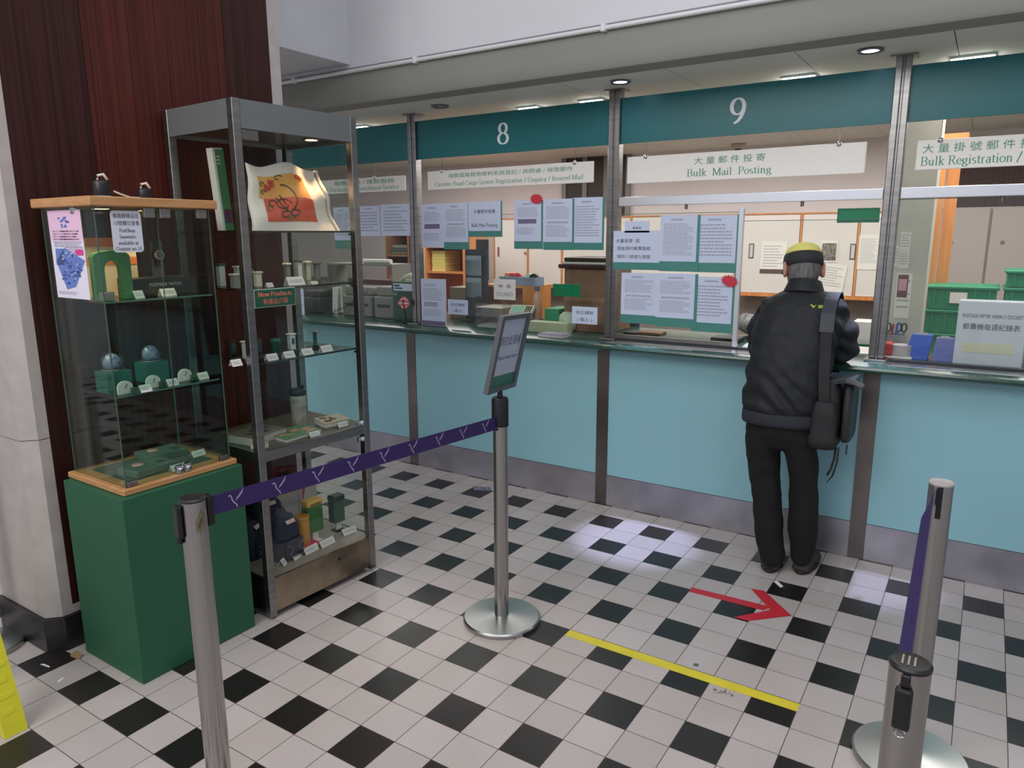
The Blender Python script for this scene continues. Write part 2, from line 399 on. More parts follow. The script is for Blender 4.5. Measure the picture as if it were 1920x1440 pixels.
# fascia: a gently curved strip below the conduit
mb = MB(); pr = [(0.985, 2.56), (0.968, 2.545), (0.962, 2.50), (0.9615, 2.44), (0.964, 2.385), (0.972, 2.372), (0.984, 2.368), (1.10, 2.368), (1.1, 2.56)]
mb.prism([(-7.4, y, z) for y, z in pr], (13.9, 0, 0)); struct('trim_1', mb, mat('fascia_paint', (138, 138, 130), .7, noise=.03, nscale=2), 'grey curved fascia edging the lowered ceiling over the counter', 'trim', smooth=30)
struct('shadow_band', MB().box(-7.4, 6.5, .975, .9849, 2.5605, 2.578), mat('painted_shadow_grey', (138, 136, 142), .7), 'narrow grey strip above the conduit, painted as a shadow band on the upper wall', 'trim')  # flat grey strip painted in place of the shadow above the conduit
t = thing('conduit_pipe', 'thin white conduit pipe running along the top of the grey fascia', 'pipe', (-0.5, 0.94, 2.55))
obj('tube', MB().tube([(-7.3, .951, 2.552), (6.4, .951, 2.552)], .011, 10), mat('conduit_white', (222, 222, 222), .4), t, True)
for px in (548, 778, 1131): 
    x = at(px, 100, .95).x
    obj('clip', MB().box(x-.012, x+.012, .938, .968, 2.536, 2.572, .003), mat('conduit_white', (222, 222, 222)), t)
# lowered ceiling, drawn as panels with joints
mb = MB(); JX = [-7.4, -5.0, -4.3, -3.1, -2.5, -1.3, -0.70, -0.11, 0.48, 1.08, 1.68, 2.9, 4.2, 6.5]
for a, c in zip(JX, JX[1:]):
    mb.box(a+.002, c-.002, 1.1, 1.478, 2.368, 2.44)
    for y0, y1 in ((1.482, 2.08), (2.084, 2.68), (2.684, 3.28), (3.284, 3.88), (3.884, 4.6)): mb.box(a+.0015, c-.0015, y0, y1, 2.369, 2.44)
mb.box(-7.4, 6.5, 1.1, 4.7, 2.441, 2.5)
struct('ceiling', mb, M_soffit, 'low panelled ceiling over the counter and the office behind it', 'ceiling')
struct('wall_back', MB().box(-7.4, 4.2, 4.55, 4.7, 0, 2.44), M_cream, 'beige back wall of the office behind the counter', 'wall')
struct('wall_right', MB().box(4.1, 4.2, 1.6, 4.55, 0, 2.44), M_cream, 'beige right hand wall of the office', 'wall')

# downlights in the soffit
M_bulb_on = mat('lit_lamp_face', (214, 222, 255), .3, emit=14.0); M_bulb_off = mat('unlit_lamp_face', (150, 150, 150), .25, .6)
def downlight(x, y, on, label, power=0, aim=None):
    t = thing('downlight', label, 'light', (x, y, 2.35), group='round downlights in the grey soffit')
    obj('trim_ring', MB().lathe([(.036, 2.3675), (.054, 2.3675), (.056, 2.362), (.052, 2.358), (.036, 2.360), (.036, 2.3675)], (x, y, 0), 28, False), mat('ring_metal', (120, 120, 122), .3, 1.0), t, True)
    obj('lamp_face', MB().lathe([(.0355, 2.3672), (.0355, 2.363), (.02, 2.3615), (.004, 2.361)], (x, y, 0), 24), M_bulb_on if on else M_bulb_off, t, True)
    if on:
        d = bpy.data.lights.new('downlight_beam', 'SPOT'); d.energy = power; d.color = (0.52, 0.58, 1.0); d.spot_size = math.radians(19); d.spot_blend = .7; d.shadow_soft_size = .03
        l = bpy.data.objects.new('downlight_beam', d); COL.objects.link(l); l.location = (x, y, 2.352); l.rotation_euler = (Vector(aim)-Vector((x, y, 2.352))).to_track_quat('-Z', 'Y').to_euler()
downlight(-0.41, 1.247, True, 'lit downlight in the soffit beside the post left of counter nine', 250, (-.14, .99, 0))
downlight(0.763, 1.252, True, 'lit downlight in the soffit above the standing customer', 150, (.93, 1.16, 0))
downlight(-1.631, 1.294, False, 'unlit downlight in the soffit above counter eight')
# strip lights in the office ceiling
M_tube = mat('lit_diffuser', (255, 250, 246), .5, emit=6.5)
for i, (x, w) in enumerate([(-1.205, .12), (-.77, .13), (.388, .14), (1.132, .15), (-2.63, .13), (-4.1, .13)]):
    t = thing('ceiling_light', ['narrow strip light in the office ceiling behind the numeral 8', 'narrow strip light behind the header just left of the post before counter nine', 'narrow strip light behind the header between the numeral 9 and the right post',
               'narrow strip light behind the header right of the right post', 'narrow strip light in the ceiling above the tall display case', 'narrow strip light far left behind the partition'][i], 'light', (x, 2.2, 2.35), group='strip lights in the office ceiling')
    obj('frame', MB().box(x-w/2-.012, x+w/2+.012, 1.60, 2.83, 2.358, 2.3685), mat('fixture_white', (225, 225, 222), .5), t)
    obj('diffuser', MB().box(x-w/2, x+w/2, 1.612, 2.818, 2.334, 2.3578), M_tube, t)
t = thing('smoke_detector', 'round beige smoke detector on the office ceiling above the bulk mail sign', 'smoke detector', (-.55, 4.0, 2.33))
c = atz(1388, 275, 2.35)
t.location = (c.x, min(c.y, 4.3), 2.33)
obj('body', MB().lathe([(.06, 2.3685), (.058, 2.33), (.04, 2.325)], (c.x, min(c.y, 4.3), 0), 20), mat('detector_plastic', (190, 178, 165), .5), t, True)
obj('sensor_ring', MB().lathe([(.03, 2.325), (.03, 2.31), (.02, 2.305)], (c.x, min(c.y, 4.3), 0), 16), mat('detector_dark', (60, 52, 48), .5), t, True)

# ------------------------------------------------------------------ the service counter
FY, SY, CT, BY = 1.239, 1.458, 0.99, 1.362
M_teal = mat('teal_laminate', (146, 196, 205), 0.32, noise=.03, nscale=1.5)
M_top = mat('green_stone_top', (48, 80, 70), 0.18, noise=.2, nscale=60)
counter = thing('service_counter', 'long post office counter front with pale teal panels and steel strips', 'counter', (-1.5, 1.45, 0))
PX = [-6.25, -4.83, -3.41, -1.985, -0.527, 0.88, 2.31, 3.75]
mb = MB().box(-7.3, 4.1, 1.375, 1.60, 0.0, .9545); obj('carcass', mb, mat('carcass_dark', (70, 78, 76), .7), counter)
for a, c in zip(PX, PX[1:]):
    obj('front_panel', MB().box(a+.037, c-.037, 1.362, 1.3745, .189, .9545), M_teal, counter)
    obj('kick_plate', MB().box(a+.037, c-.037, 1.358, 1.3745, .001, .187), M_kick, counter)
for x in PX: obj('strip', MB().box(x-.0365, x+.0365, 1.357, 1.3745, .001, .9545), M_steel2, counter)
top = thing('countertop', 'long dark green polished countertop with rounded front edge', 'countertop', (-1.5, 1.7, .955))
mb = MB(); pr = [(2.05, .9555), (FY+.012, .9555), (FY, .962), (FY-.004, .973), (FY, .984), (FY+.012, .99), (2.05, .99)]
mb.prism([(-7.3, y, z) for y, z in pr], (11.4, 0, 0)); obj('slab', mb, M_top, top, smooth=35)
M_tray = mat('tray_steel', (175, 180, 186), .25, 1.0)
for a, c in ((PX[4]+.05, PX[5]-.42), (PX[5]+.06, PX[6]-.05)):
    mb = MB(); mb.box(a, c, SY-.16, SY-.045, .9905, .994, .001); obj('steel_ledge', mb, M_tray, top)
    obj('track', MB().box(a, c, SY-.043, SY-.006, .9905, 1.004), mat('track_dark', (60, 62, 66), .4, .6), top)

# screen posts, header bands, rails, panes
M_header = mat('teal_header', (42, 116, 120), .32, noise=.05, nscale=1.2, spec=.35)
M_num = mat('pale_numeral', (236, 244, 246), .5)
posts = [('tall steel screen post far left behind the display cases',), ('tall steel screen post behind the partition end',), ('tall steel screen post behind the tall display case',), ('tall steel screen post between the remittance counter and counter 8',), ('tall steel screen post between counters 8 and 9',), ('tall steel screen post beside the standing customer, between the bulk mail counters',), ('tall steel screen post outside the right edge',)]
for x, lb in zip(PX[:-1], posts):
    t = thing('screen_post', lb[0], 'post', (x, SY, .99), group='steel posts of the counter screen')
    mb = MB(); mb.box(x-.034, x-.004, SY-.03, SY+.03, 1.002, 2.366, .004, 1); mb.box(x+.004, x+.034, SY-.03, SY+.03, 1.002, 2.366, .004, 1)
    mb.box(x-.004, x+.004, SY-.018, SY+.018, 1.002, 2.366); obj('channel', mb, M_steel, t)
    obj('base_plate', MB().box(x-.048, x+.048, SY-.075, SY+.04, .9905, 1.002, .002), M_chrome if x > .5 else M_steel, t)
    obj('top_plate', MB().box(x-.055, x+.055, SY-.05, SY+.05, 2.3605, 2.3675), M_steel2, t)
HB = ['teal header band at the far left', 'teal header band behind the partition', 'teal header band above the remittance sign behind the tall case', 'teal header band with a pale 8', 'teal header band with a pale 9', 'teal header band at the right edge above the bulk registration sign']
bays = list(zip([PX[0]] + PX[1:], PX[1:]))[:6]
bays = [(PX[0], PX[1]), (PX[1], PX[2]), (PX[2], PX[3]), (PX[3], PX[4]), (PX[4], PX[5]), (PX[5], PX[6])]
for i, (a, c) in enumerate(bays):
    t = thing('header_band', HB[i], 'header panel', ((a+c)/2, SY, 2.08), group='teal header bands over the counter')
    obj('panel', MB().box(a+.035, c-.035, SY-.008, SY+.008, 2.082, 2.322, .001, 1), M_header, t)
    if i in (3, 4):
        mb = MB(); q = at((943, 1384)[i-3], (250, 207)[i-3], SY-.0095)
        letters(mb, '89'[i-3], (q.x, SY-.0092, q.z), (1, 0, 0), (0, 0, 1), .122, 'serif', bold=.012); obj('numeral', mb, M_num, t)
M_rail = mat('bright_rail', (230, 232, 238), .25, .6)
for i, (a, c) in enumerate([(PX[4], PX[5]), (PX[5], PX[6])]):
    t = thing('screen_rail', ['bright steel rail across counter 9 above the notices', 'bright steel rail across the counter right of the customer'][i], 'rail', ((a+c)/2, SY, 1.745), group='bright steel rails of the counter screen')
    obj('bar', MB().box(a+.035, c-.035, SY-.022, SY+.022, 1.746, 1.795, .003), M_rail, t)
    for k in (.3, .72):
        x = a+(c-a)*k; obj('hanger', MB().cyl((x, SY, 1.7465), (x, SY, 1.722), .008), M_steel2, t)
# glass panes
def pane(a, c, z0, z1, label, y=SY, frame=None):
    t = thing('glass_screen', label, 'glass pane', ((a+c)/2, y, z0), group='glass panes of the counter screen')
    obj('pane', MB().box(a, c, y-.003, y+.003, z0, z1), M_glass, t)
    e = MB(); e.box(a, c, y-.0034, y+.0034, z1, z1+.003); obj('top_edge', e, M_edge, t)
    if frame:
        obj('side_frame', MB().box(c-.02, c+.004, y-.012, y+.012, z0, z1+.02, .002), M_rail, t)
        obj('bottom_frame', MB().box(a, c-.021, y-.010, y+.010, z0+.001, z0+.022), M_steel2, t)
    return t
for i, (a, c) in enumerate([(PX[1], PX[2]), (PX[2], PX[3]), (PX[3], PX[4])]):
    pane(a+.036, c-.036, 1.0, 1.715, ['clear glass pane far left behind the cases', 'clear glass pane of the remittance counter behind the tall case', 'clear glass pane of counter 8 with notices on it'][i])
xr = at(1388, 520, SY-.02).x
pane(PX[4]+.036, xr, 1.004, 1.70, 'sliding glass pane of counter 9 covered with notices', SY-.025, True)
pane(xr-.02, PX[5]-.036, 1.30, 1.655, 'half height glass pane behind the customer at counter 9', SY+.02)
pane(PX[5]+.036, PX[6]-.036, 1.005, 1.742, 'clear glass pane right of the customer in front of the crates', SY+.01)
# hanging signs
M_sign = mat('sign_white', (250, 247, 238), .4); M_ink = mat('sign_green_ink', (84, 158, 128), .6)
def hanging_sign(tl, br, l1, l2, w1, w2, label, k=1.0, hooks=(.13, .87), off=(0, 0)):
    y = SY+.03
    A, B = at(*tl, y), at(*br, y)
    x0, x1, z1 = A.x, B.x, A.z; z0 = B.z
    if x0 < PX[2]+.045 < x1: x0 = PX[2]+.045
    t = thing('hanging_sign', label, 'sign', ((x0+x1)/2, y, z0), group='white hanging signs over the counters')
    obj('board', MB().box(x0, x1, y-.006, y+.006, z0, z1, .004, 2), M_sign, t)
    mb = MB(); h = z1-z0; xc = (x0+x1)/2
    letters(mb, l1, (xc+off[0], y-.0067, z0+h*.70), (1, 0, 0), (0, 0, 1), .028*k, 'sans', w1)
    letters(mb, l2, (xc+off[1], y-.0067, z0+h*.29), (1, 0, 0), (0, 0, 1), .036*k, 'serif', w2)
    obj('lettering', mb, M_ink, t)
    for q in hooks:
        x = x0+(x1-x0)*q
        g = obj('hook', MB().ball((x, y-.006, z1-.004), .013, .011, .013), M_chrome, t, True)
        obj('wire', MB().cyl((x, y, z1+.006), (x, y, 2.083), .0015, n=6), M_steel2, g)
    return t
hanging_sign((802, 322), (1113, 342), '海關道路貨物資料系統登記 / 詢問處 / 保險郵件', 'Customs Road Cargo System Registration / Enquiry / Insured Mail', .92, 1.10, 'white hanging sign for customs cargo registration and enquiries at counter 8', .72, (.1, .9), (.02, .0))
hanging_sign((1177, 295), (1621, 325), '大 量 郵 件 投 寄', 'Bulk  Mail  Posting', .37, .44, 'white hanging sign for bulk mail posting at counter 9', 1.0, (.09, .90), (-.04, -.04))
A, B = at(1721, 264, SY+.03), at(2130, 301, SY+.03); REG = (A.x+.257-(A.x+B.x)/2, A.x+.300-(A.x+B.x)/2)
hanging_sign((1721, 264), (2130, 301), '大 量 掛 號 郵 件 投 寄', 'Bulk Registration / Metered', .47, .56, 'white hanging sign for bulk registration at the right edge', 1.05, (.115, .9), REG)
hanging_sign((455, 348), (761, 357), '報關服務 / 匯款服務', 'Trade Declaration / Remittance Service', .58, .80, 'white hanging sign for declaration and remittance partly behind the tall case', .8, (.2, .78), (.25, .18))
# ------------------------------------------------------------------ notices on the glass
M_paper = mat('paper', (208, 218, 240), .7); M_paperw = mat('warm_paper', (232, 228, 222), .7)
M_print = mat('grey_print', (172, 173, 186), .8); M_dark = mat('dark_print', (62, 62, 70), .8)
M_folder = mat('green_folder', (76, 140, 130), .35); M_red = mat('starburst_red', (206, 52, 70), .6)
M_violet = mat('violet_grey', (120, 112, 140), .6)
SHEETS = 'notices on the glass of the counters'
FRY = SY-.0045     # sheets sit on the hall face of the fixed panes
def notice(tl, br, label, body='text', y=FRY, mg=(0, 0, 0, 0), seed=1, cat='notice', paper=None, group=SHEETS, rows=16, words=(), tint=None):
    """mg: green folder showing left, right, top, bottom (fractions of the size)"""
    A, B = at(*tl, y), at(*br, y); x0, x1, z0, z1 = A.x, B.x, B.z, A.z
    w, h = x1-x0, z1-z0
    t = thing('notice', label, cat, ((x0+x1)/2, y, z0), group=group)
    sx0, sx1, sz0, sz1 = x0+w*mg[0], x1-w*mg[1], z0+h*mg[3], z1-h*mg[2]
    if max(mg): obj('folder', MB().box(x0, x1, y-.0012, y, z0, z1), M_folder, t)
    obj('sheet', MB().box(sx0, sx1, y-.0022, y-.0013, sz0, sz1), paper or M_paper, t)
    mb = MB(); yy = y-.0027; W_, H_ = sx1-sx0, sz1-sz0; R, U = (1, 0, 0), (0, 0, 1)
    if body in ('text', 'two', 'box'):
        textlines(mb, (sx0+W_*.3, yy, sz1-H_*.07), R, U, W_*.4, H_*.05, 1, .8, seed)
        if body == 'two':
            textlines(mb, (sx0+W_*.1, yy, sz1-H_*.16), R, U, W_*.8, H_*.30, rows//2, .42, seed+1)
            textlines(mb, (sx0+W_*.14, yy, sz1-H_*.52), R, U, W_*.72, H_*.045, 1, .9, seed+2, 0)
            textlines(mb, (sx0+W_*.1, yy, sz1-H_*.60), R, U, W_*.8, H_*.28, rows//2, .42, seed+3)
        elif body == 'box':
            textlines(mb, (sx0+W_*.14, yy, sz1-H_*.17), R, U, W_*.74, H_*.24, rows//2, .42, seed+1)
            textlines(mb, (sx0+W_*.1, yy, sz1-H_*.66), R, U, W_*.7, H_*.18, rows//3, .42, seed+3)
        else: textlines(mb, (sx0+W_*.1, yy, sz1-H_*.17), R, U, W_*.8, H_*.7, rows, .42, seed+1)
    for s, fx, fz, size, font, wd, m in words:
        letters(mb, s, (sx0+W_*fx, yy, sz0+H_*fz), R, U, size, font, wd*W_ if wd else None)
    obj('print', mb, M_dark if words and body != 'text' else M_print, t)
    if body == 'box': obj('printed_block', MB().box(sx0+W_*.15, sx1-W_*.17, y-.0028, y-.0025, sz1-H_*.57, sz1-H_*.46), M_violet, t)
    return t
notice((625, 389), (660, 466), 'pale notice over a green folder edge, seen through the tall case', mg=(0, 0, 0, .2), seed=3)
notice((672, 387), (713, 442), 'white notice at the left of the remittance pane', seed=4, rows=7)
notice((713, 384), (771, 442), 'white notice with large print at the right of the remittance pane', seed=5, rows=7)
notice((554, 541), (572, 594), 'narrow white notice with blue foot seen through the tall case', seed=6, rows=6)
notice((789, 383), (833, 464), 'leftmost notice on the glass of counter 8, plain white', 'box', seed=7)
notice((831, 381), (880, 468), 'notice with a green foot, second on the glass of counter 8', 'two', mg=(0, .03, 0, .16), seed=8, y=FRY-.003)
notice((878, 379), (942, 444), 'white Bulk Mail Posting notice with a green foot on counter 8', 'none', mg=(0, .04, 0, .17), words=[('大量郵件投寄', .5, .66, .018, 'sans', .68, 0), ('Bulk Mail Posting', .5, .2, .022, 'sans', .8, 0)], y=FRY-.006)
notice((964, 376), (1018, 467), 'notice with a grey block and a red starburst above it on counter 8', 'box', mg=(0, .06, 0, .16), seed=9)
notice((1019, 374), (1076, 469), 'notice second from the right on the glass of counter 8', 'two', mg=(0, .06, 0, .16), seed=10, y=FRY-.003)
notice((1074, 371), (1132, 469), 'rightmost notice on the glass of counter 8', 'text', mg=(0, .06, 0, .14), seed=11, rows=12)
Y9 = SY-.0300
notice((1151, 433), (1243, 507), 'wide white bulk posting notice at the left of the sliding pane', 'none', y=Y9, mg=(0, .04, 0, .19), words=[('大量投寄  或', .30, .68, .016, 'sans', .5, 0), ('現金預付郵費服務', .43, .44, .016, 'sans', .7, 0), ('請到八號或九號窗', .43, .18, .016, 'sans', .7, 0)])
notice((1239, 404), (1309, 510), 'notice in the middle of the upper row on the sliding pane', 'text', y=Y9-.0035, mg=(0, .07, 0, .18), seed=12, rows=18)
notice((1306, 404), (1384, 512), 'latest time of posting notice, right of the upper row on the sliding pane', 'text', y=Y9, mg=(0, .08, 0, .17), seed=13, rows=10)
notice((1166, 511), (1234, 609), 'left notice of the lower row on the sliding pane', 'two', y=Y9, mg=(0, .07, 0, .17), seed=14)
notice((1232, 512), (1305, 616), 'middle notice of the lower row on the sliding pane, bold heading', 'two', y=Y9-.0035, mg=(0, .07, 0, .17), seed=15)
notice((1300, 518), (1375, 626), 'right notice of the lower row on the sliding pane, starburst at its corner', 'text', y=Y9, mg=(0, .07, 0, .17), seed=16, rows=10)
notice((1172, 415), (1218, 436), 'small white slip above the wide notice on the sliding pane', 'none', y=Y9, words=[('郵資表', .5, .4, .01, 'sans', .35, 0)])
def starburst(px, py, r, y, rot, label):
    q = at(px, py, y); n = 17
    pts = []
    for i in range(2*n):
        a = PI*i/n+rot; k = 1.0 if i % 2 == 0 else .74
        u, w = r*1.3*k*math.cos(a), r*.85*k*math.sin(a)
        pts.append((q.x+u*math.cos(rot)-w*math.sin(rot), y, q.z+u*math.sin(rot)+w*math.cos(rot)))
    o = obj('starburst_sticker', MB().prism(pts, (0, -.0015, 0)), M_red); tag(o, label, 'sticker', 'red starburst stickers')
starburst(1006, 373, .038, FRY-.008, -.1, 'red starburst sticker at the top of the glass of counter 8')
starburst(1368, 527, .038, Y9-.008, -.3, 'red starburst sticker on the edge of the sliding pane')
# framed notice and hand written slips of counter 8
t = thing('framed_notice', 'upright framed notice with a violet foot beside the left post of counter 8', 'sign', (at(813, 560, FRY-.03).x, FRY-.03, CT), group=None)
A, B = at(790, 522, FRY-.03), at(838, 608, FRY-.03)
z0 = CT+.0006
obj('back_plate', MB().box(A.x, B.x, FRY-.038, FRY-.03, z0, A.z, .001, 1), mat('acrylic_white', (206, 206, 220), .3), t)
obj('sheet', MB().box(A.x+.006, B.x-.008, FRY-.0392, FRY-.0382, z0+.034, A.z-.006), M_paper, t)
obj('foot_band', MB().box(A.x+.006, B.x-.008, FRY-.0392, FRY-.0382, z0+.004, z0+.033), M_violet, t)
mb = MB(); w, h = B.x-A.x-.014, A.z-z0-.04
textlines(mb, (A.x+.03, FRY-.0396, A.z-.03), (1, 0, 0), (0, 0, 1), w*.5, .02, 2, .5, 2); textlines(mb, (A.x+.02, FRY-.0396, A.z-.06), (1, 0, 0), (0, 0, 1), w*.8, h*.3, 6, .4, 3); textlines(mb, (A.x+.02, FRY-.0396, A.z-.2), (1, 0, 0), (0, 0, 1), w*.8, h*.18, 4, .4, 4)
mb.box(A.x+.025, A.x+.025+w*.6, FRY-.0396, FRY-.0393, A.z-.185, A.z-.155); obj('print', mb, M_print, t)
notice((840, 561), (878, 591), 'hand written white slip right of the framed notice on counter 8', 'none', y=FRY, words=[('存正課紙', .5, .66, .014, 'sans', .7, 0), ('(個人)', .5, .25, .014, 'sans', .45, 0)], group=None, cat='slip')
t = notice((926, 523), (967, 563), 'white CLOSED sign hung on the glass of counter 8', 'none', y=FRY, words=[('休  息', .5, .66, .017, 'sans', .6, 0), ('CLOSED', .5, .27, .02, 'serif', .78, 0)], group=None, cat='sign', paper=M_paperw)
notice((1073, 574), (1120, 609), 'hand written white slip on a small stand beside the post right of counter 8', 'none', y=FRY-.02, words=[('存正課紙', .5, .66, .016, 'sans', .7, 0), ('( 個人 )', .5, .25, .016, 'sans', .6, 0)], group=None, cat='slip')

# ------------------------------------------------------------------ glass display case on the green pedestal
M_green = mat('pedestal_green', (32, 90, 62), .55, noise=.06, nscale=3, bump=.02, bscale=200)
M_pine = mat('pine_wood', (186, 134, 84), .4, c2=(200, 150, 100), nscale=4, stretch=(4, 1.2, 20))
def frame_of(ox, oy, ang):   # u along the front, v towards the wall
    return Matrix(((math.sin(ang), -math.cos(ang), 0, ox), (math.cos(ang), math.sin(ang), 0, oy), (0, 0, 1, 0), (0, 0, 0, 1)))
FP = frame_of(-1.122, -1.162, .009); FC = frame_of(-1.145, -1.14, .016); FT = frame_of(-1.095, -.615, .059)
def inF(F, u, v, z): return F @ Vector((u, v, z))
t = thing('pedestal', 'tall green box pedestal under the small glass case', 'pedestal', inF(FP, .24, .2, 0))
obj('box', MB(FP).box(0, .484, 0, .40, .0005, .7045, .002, 1), M_green, t)
case = thing('glass_case', 'small glass display case with pine top and base on the green pedestal', 'display case', inF(FC, .22, .19, .705))
W_, D_ = .455, .39
mb = MB(FC); mb.box(0, W_, 0, D_, .7055, .728, .003, 1); obj('base_board', mb, M_pine, case)
mb = MB(FC); mb.box(.06, W_-.06, .07, D_-.05, .7282, .7305); obj('base_mat', mb, mat('grey_green_mat', (82, 92, 84), .6), case)
obj('top_board', MB(FC).box(-.004, W_+.004, -.004, D_+.004, 1.69, 1.721, .003, 1), M_pine, case)
g = .02; z0, z1 = .7285, 1.6895
def gl(name, u0, u1, v0, v1):
    o = obj(name, MB(FC).box(u0, u1, v0, v1, z0, z1), M_glassg, case)
    return o
gl('door_pane', g, .232, g, g+.005); gl('door_pane', .235, W_-g, g, g+.005)
gl('side_pane', g, g+.005, g+.006, D_-g); gl('side_pane', W_-g-.005, W_-g, g+.006, D_-g)
mb = MB(FC); mb.box(g+.006, W_-g-.006, D_-g-.005, D_-g, z0, z1); obj('back_pane', mb, M_glassg, case)
for (u, v) in ((g, g), (W_-g, g), (g, D_-g), (W_-g, D_-g)): obj('pane_edge', MB(FC).box(u-.0018, u+.0018, v-.0018, v+.0018, z0, z1), mat('dark_glass_edge', (70, 92, 80), .2), case)
obj('pane_edge', MB(FC).box(.2325, .2345, g, g+.004, z0, z1), mat('dark_glass_edge', (70, 92, 80), .2), case)
for zz in (1.378, 1.053):
    s = obj('shelf', MB(FC).box(g+.008, W_-g-.008, g+.01, D_-g-.008, zz-.006, zz), M_glassg, case)
    obj('shelf_edge', MB(FC).box(g+.008, W_-g-.008, g+.0085, g+.0102, zz-.006, zz), M_edge, s)
for u in (.205, .262, W_-.05): obj('hinge', MB(FC).box(u-.02, u+.02, g-.006, g+.010, 1.655, 1.6895, .002, 1), M_steel, case)
obj('hinge', MB(FC).box(g-.006, g+.008, .14, .165, 1.668, 1.6895, .002, 1), M_chrome, case)
for u in (.03+.012, W_-.045): obj('hinge', MB(FC).box(u-.018, u+.018, g-.006, g+.008, .7285, .748, .002, 1), M_steel2, case)
for u in (.217, .25):
    l = obj('lock', MB(FC).box(u-.013, u+.013, g-.016, g-.001, .729, .762, .003, 2), M_chrome, case); obj('lock_barrel', MB(FC).cyl((u, g-.022, .745), (u, g-.016, .745), .009), M_chrome, l, True)
M_warm = mat('warm_lamp_face', (255, 196, 130), .3, emit=9.0)
def case_lamp(F, parent, u, v, z, power, energy_col=(1.0, .62, .33)):
    obj('lamp', MB(F).lathe([(.034, z), (.034, z-.004), (.027, z-.005)], (u, v, 0), 20), M_steel, parent, True)
    obj('lamp_face', MB(F).lathe([(.026, z-.0052), (.004, z-.0062)], (u, v, 0), 18), M_warm, parent, True)
    d = bpy.data.lights.new('case_lamp_beam', 'SPOT'); d.energy = power; d.color = energy_col; d.spot_size = math.radians(95); d.spot_blend = .8; d.shadow_soft_size = .02
    l = bpy.data.objects.new('case_lamp_beam', d); COL.objects.link(l); l.location = inF(F, u, v, z-.012)
case_lamp(FC, case, .10, .13, 1.6895, 5); case_lamp(FC, case, .30, .2, 1.6895, 5)
# transformers on the top board
def transformer(u, v, r, h, label, tilt):
    c = inF(FC, u, v, 1.7215)
    t = thing('lamp_transformer', label, 'transformer', c, group='black lamp transformers on the pine top')
    obj('disc', MB().lathe([(r*1.15, 0), (r*1.15, .006), (r*.3, .007)], c, 20), mat('transformer_disc', (215, 210, 204), .5), t, True)
    obj('can', MB().lathe([(r*.96, .0072), (r, .012), (r, h), (r*.86, h+.006), (.003, h+.006)], c, 24), M_black, t, True)
    obj('cable', MB().tube([(c.x, c.y-.01, c.z+h+.006), (c.x-.004, c.y-.006, c.z+h+.022), (c.x+.006, c.y+.008, c.z+h+.026), (c.x+.014, c.y+.016, c.z+h+.007)], .005, 8), mat('cable_cream', (214, 204, 190), .5), t, True)
transformer(.11, .13, .026, .052, 'larger black can shaped lamp transformer on the pine top', 0)
transformer(.30, .2, .022, .036, 'smaller black can shaped lamp transformer right of the larger one', 0)
c = inF(FC, .2, .12, 1.727); o = obj('loose_cable', MB().tube([inF(FC, .145, .12, 1.745), inF(FC, .17, .118, 1.735), inF(FC, .2, .115, 1.7255), inF(FC, .235, .12, 1.7255), inF(FC, .26, .17, 1.7255)], .0036, 8), mat('cable_cream', (214, 204, 190), .5), smooth=True)
tag(o, 'short white cable looping between the black transformers on the pine top', 'cable')
# poster and sign stuck to the case glass
def facepoint(F, px, py, u=None, v=None):
    o = F @ Vector((u or 0, v or 0, 0)); n = (F.to_3x3() @ Vector((1, 0, 0))) if u is not None else (F.to_3x3() @ Vector((0, 1, 0)))
    return F.inverted() @ atp(px, py, o, n)
P = [facepoint(FC, *q, u=.0192) for q in ((90, 395), (152, 393), (168, 557), (109, 562))]
va, vb = (P[0].y+P[3].y)/2, (P[1].y+P[2].y)/2; za, zb = (P[2].z+P[3].z)/2, (P[0].z+P[1].z)/2
t = thing('poster', 'tall pink and white comic style stamp poster on the left glass of the small case', 'poster', inF(FC, .018, (va+vb)/2, za))
u = .0188
obj('sheet', MB(FC).box(u-.0008, u, vb, va, za, zb), mat('poster_sheet', (232, 226, 240), .5, c2=(226, 222, 238), nscale=2), t)
M_pink = mat('poster_pink', (236, 196, 222), .5); M_blue = mat('poster_blue', (104, 128, 196), .5); M_blue2 = mat('poster_dark_blue', (66, 84, 150), .5); M_mag = mat('poster_magenta', (220, 60, 140), .5)
Rv, Uz = FC.to_3x3() @ Vector((0, -1, 0)), Vector((0, 0, 1))
def on(uu, a, b): return (uu, va-(va-vb)*a, za+(zb-za)*b)
def patch(name, a0, a1, b0, b1, m, k=1):
    obj(name, MB(FC).box(u-.0009-.0003*k, u-.0008, va-(va-vb)*a1, va-(va-vb)*a0, za+(zb-za)*b0, za+(zb-za)*b1), m, t)
patch('pink_band', 0, 1, .66, 1, M_pink)
mb = MB(FC); rnd = random.Random(3)
for i in range(15):
    a, b = rnd.uniform(.30, .58), rnd.uniform(.80, .92); mb.box(u-.0014, u-.0013, va-(va-vb)*(a+.07), va-(va-vb)*a, za+(zb-za)*b, za+(zb-za)*(b+.022))
obj('blue_title', mb, M_blue, t)
mb = MB(FC); s = (zb-za)
def pp(q): return [on(u-.0016, a, b) for a, b in q]
mb.prism(pp([(.10, .42), (.40, .58), (.98, .44), (.62, .14), (.34, .10)]), (.0003, 0, 0)); mb.prism(pp([(.10, .38), (.12, .57), (.38, .57), (.36, .38)]), (.0003, 0, 0)); obj('blue_picture', mb, M_blue, t)
mb = MB(FC)
for i in range(46):
    a, b = rnd.uniform(.2, .8), rnd.uniform(.14, .5)
    if abs(a-.5)+abs(b-.33)*2 < .52: mb.box(u-.0021, u-.0019, va-(va-vb)*(a+rnd.uniform(.03, .09)), va-(va-vb)*a, za+s*b, za+s*(b+.018))
obj('dark_picture_details', mb, M_blue2, t)
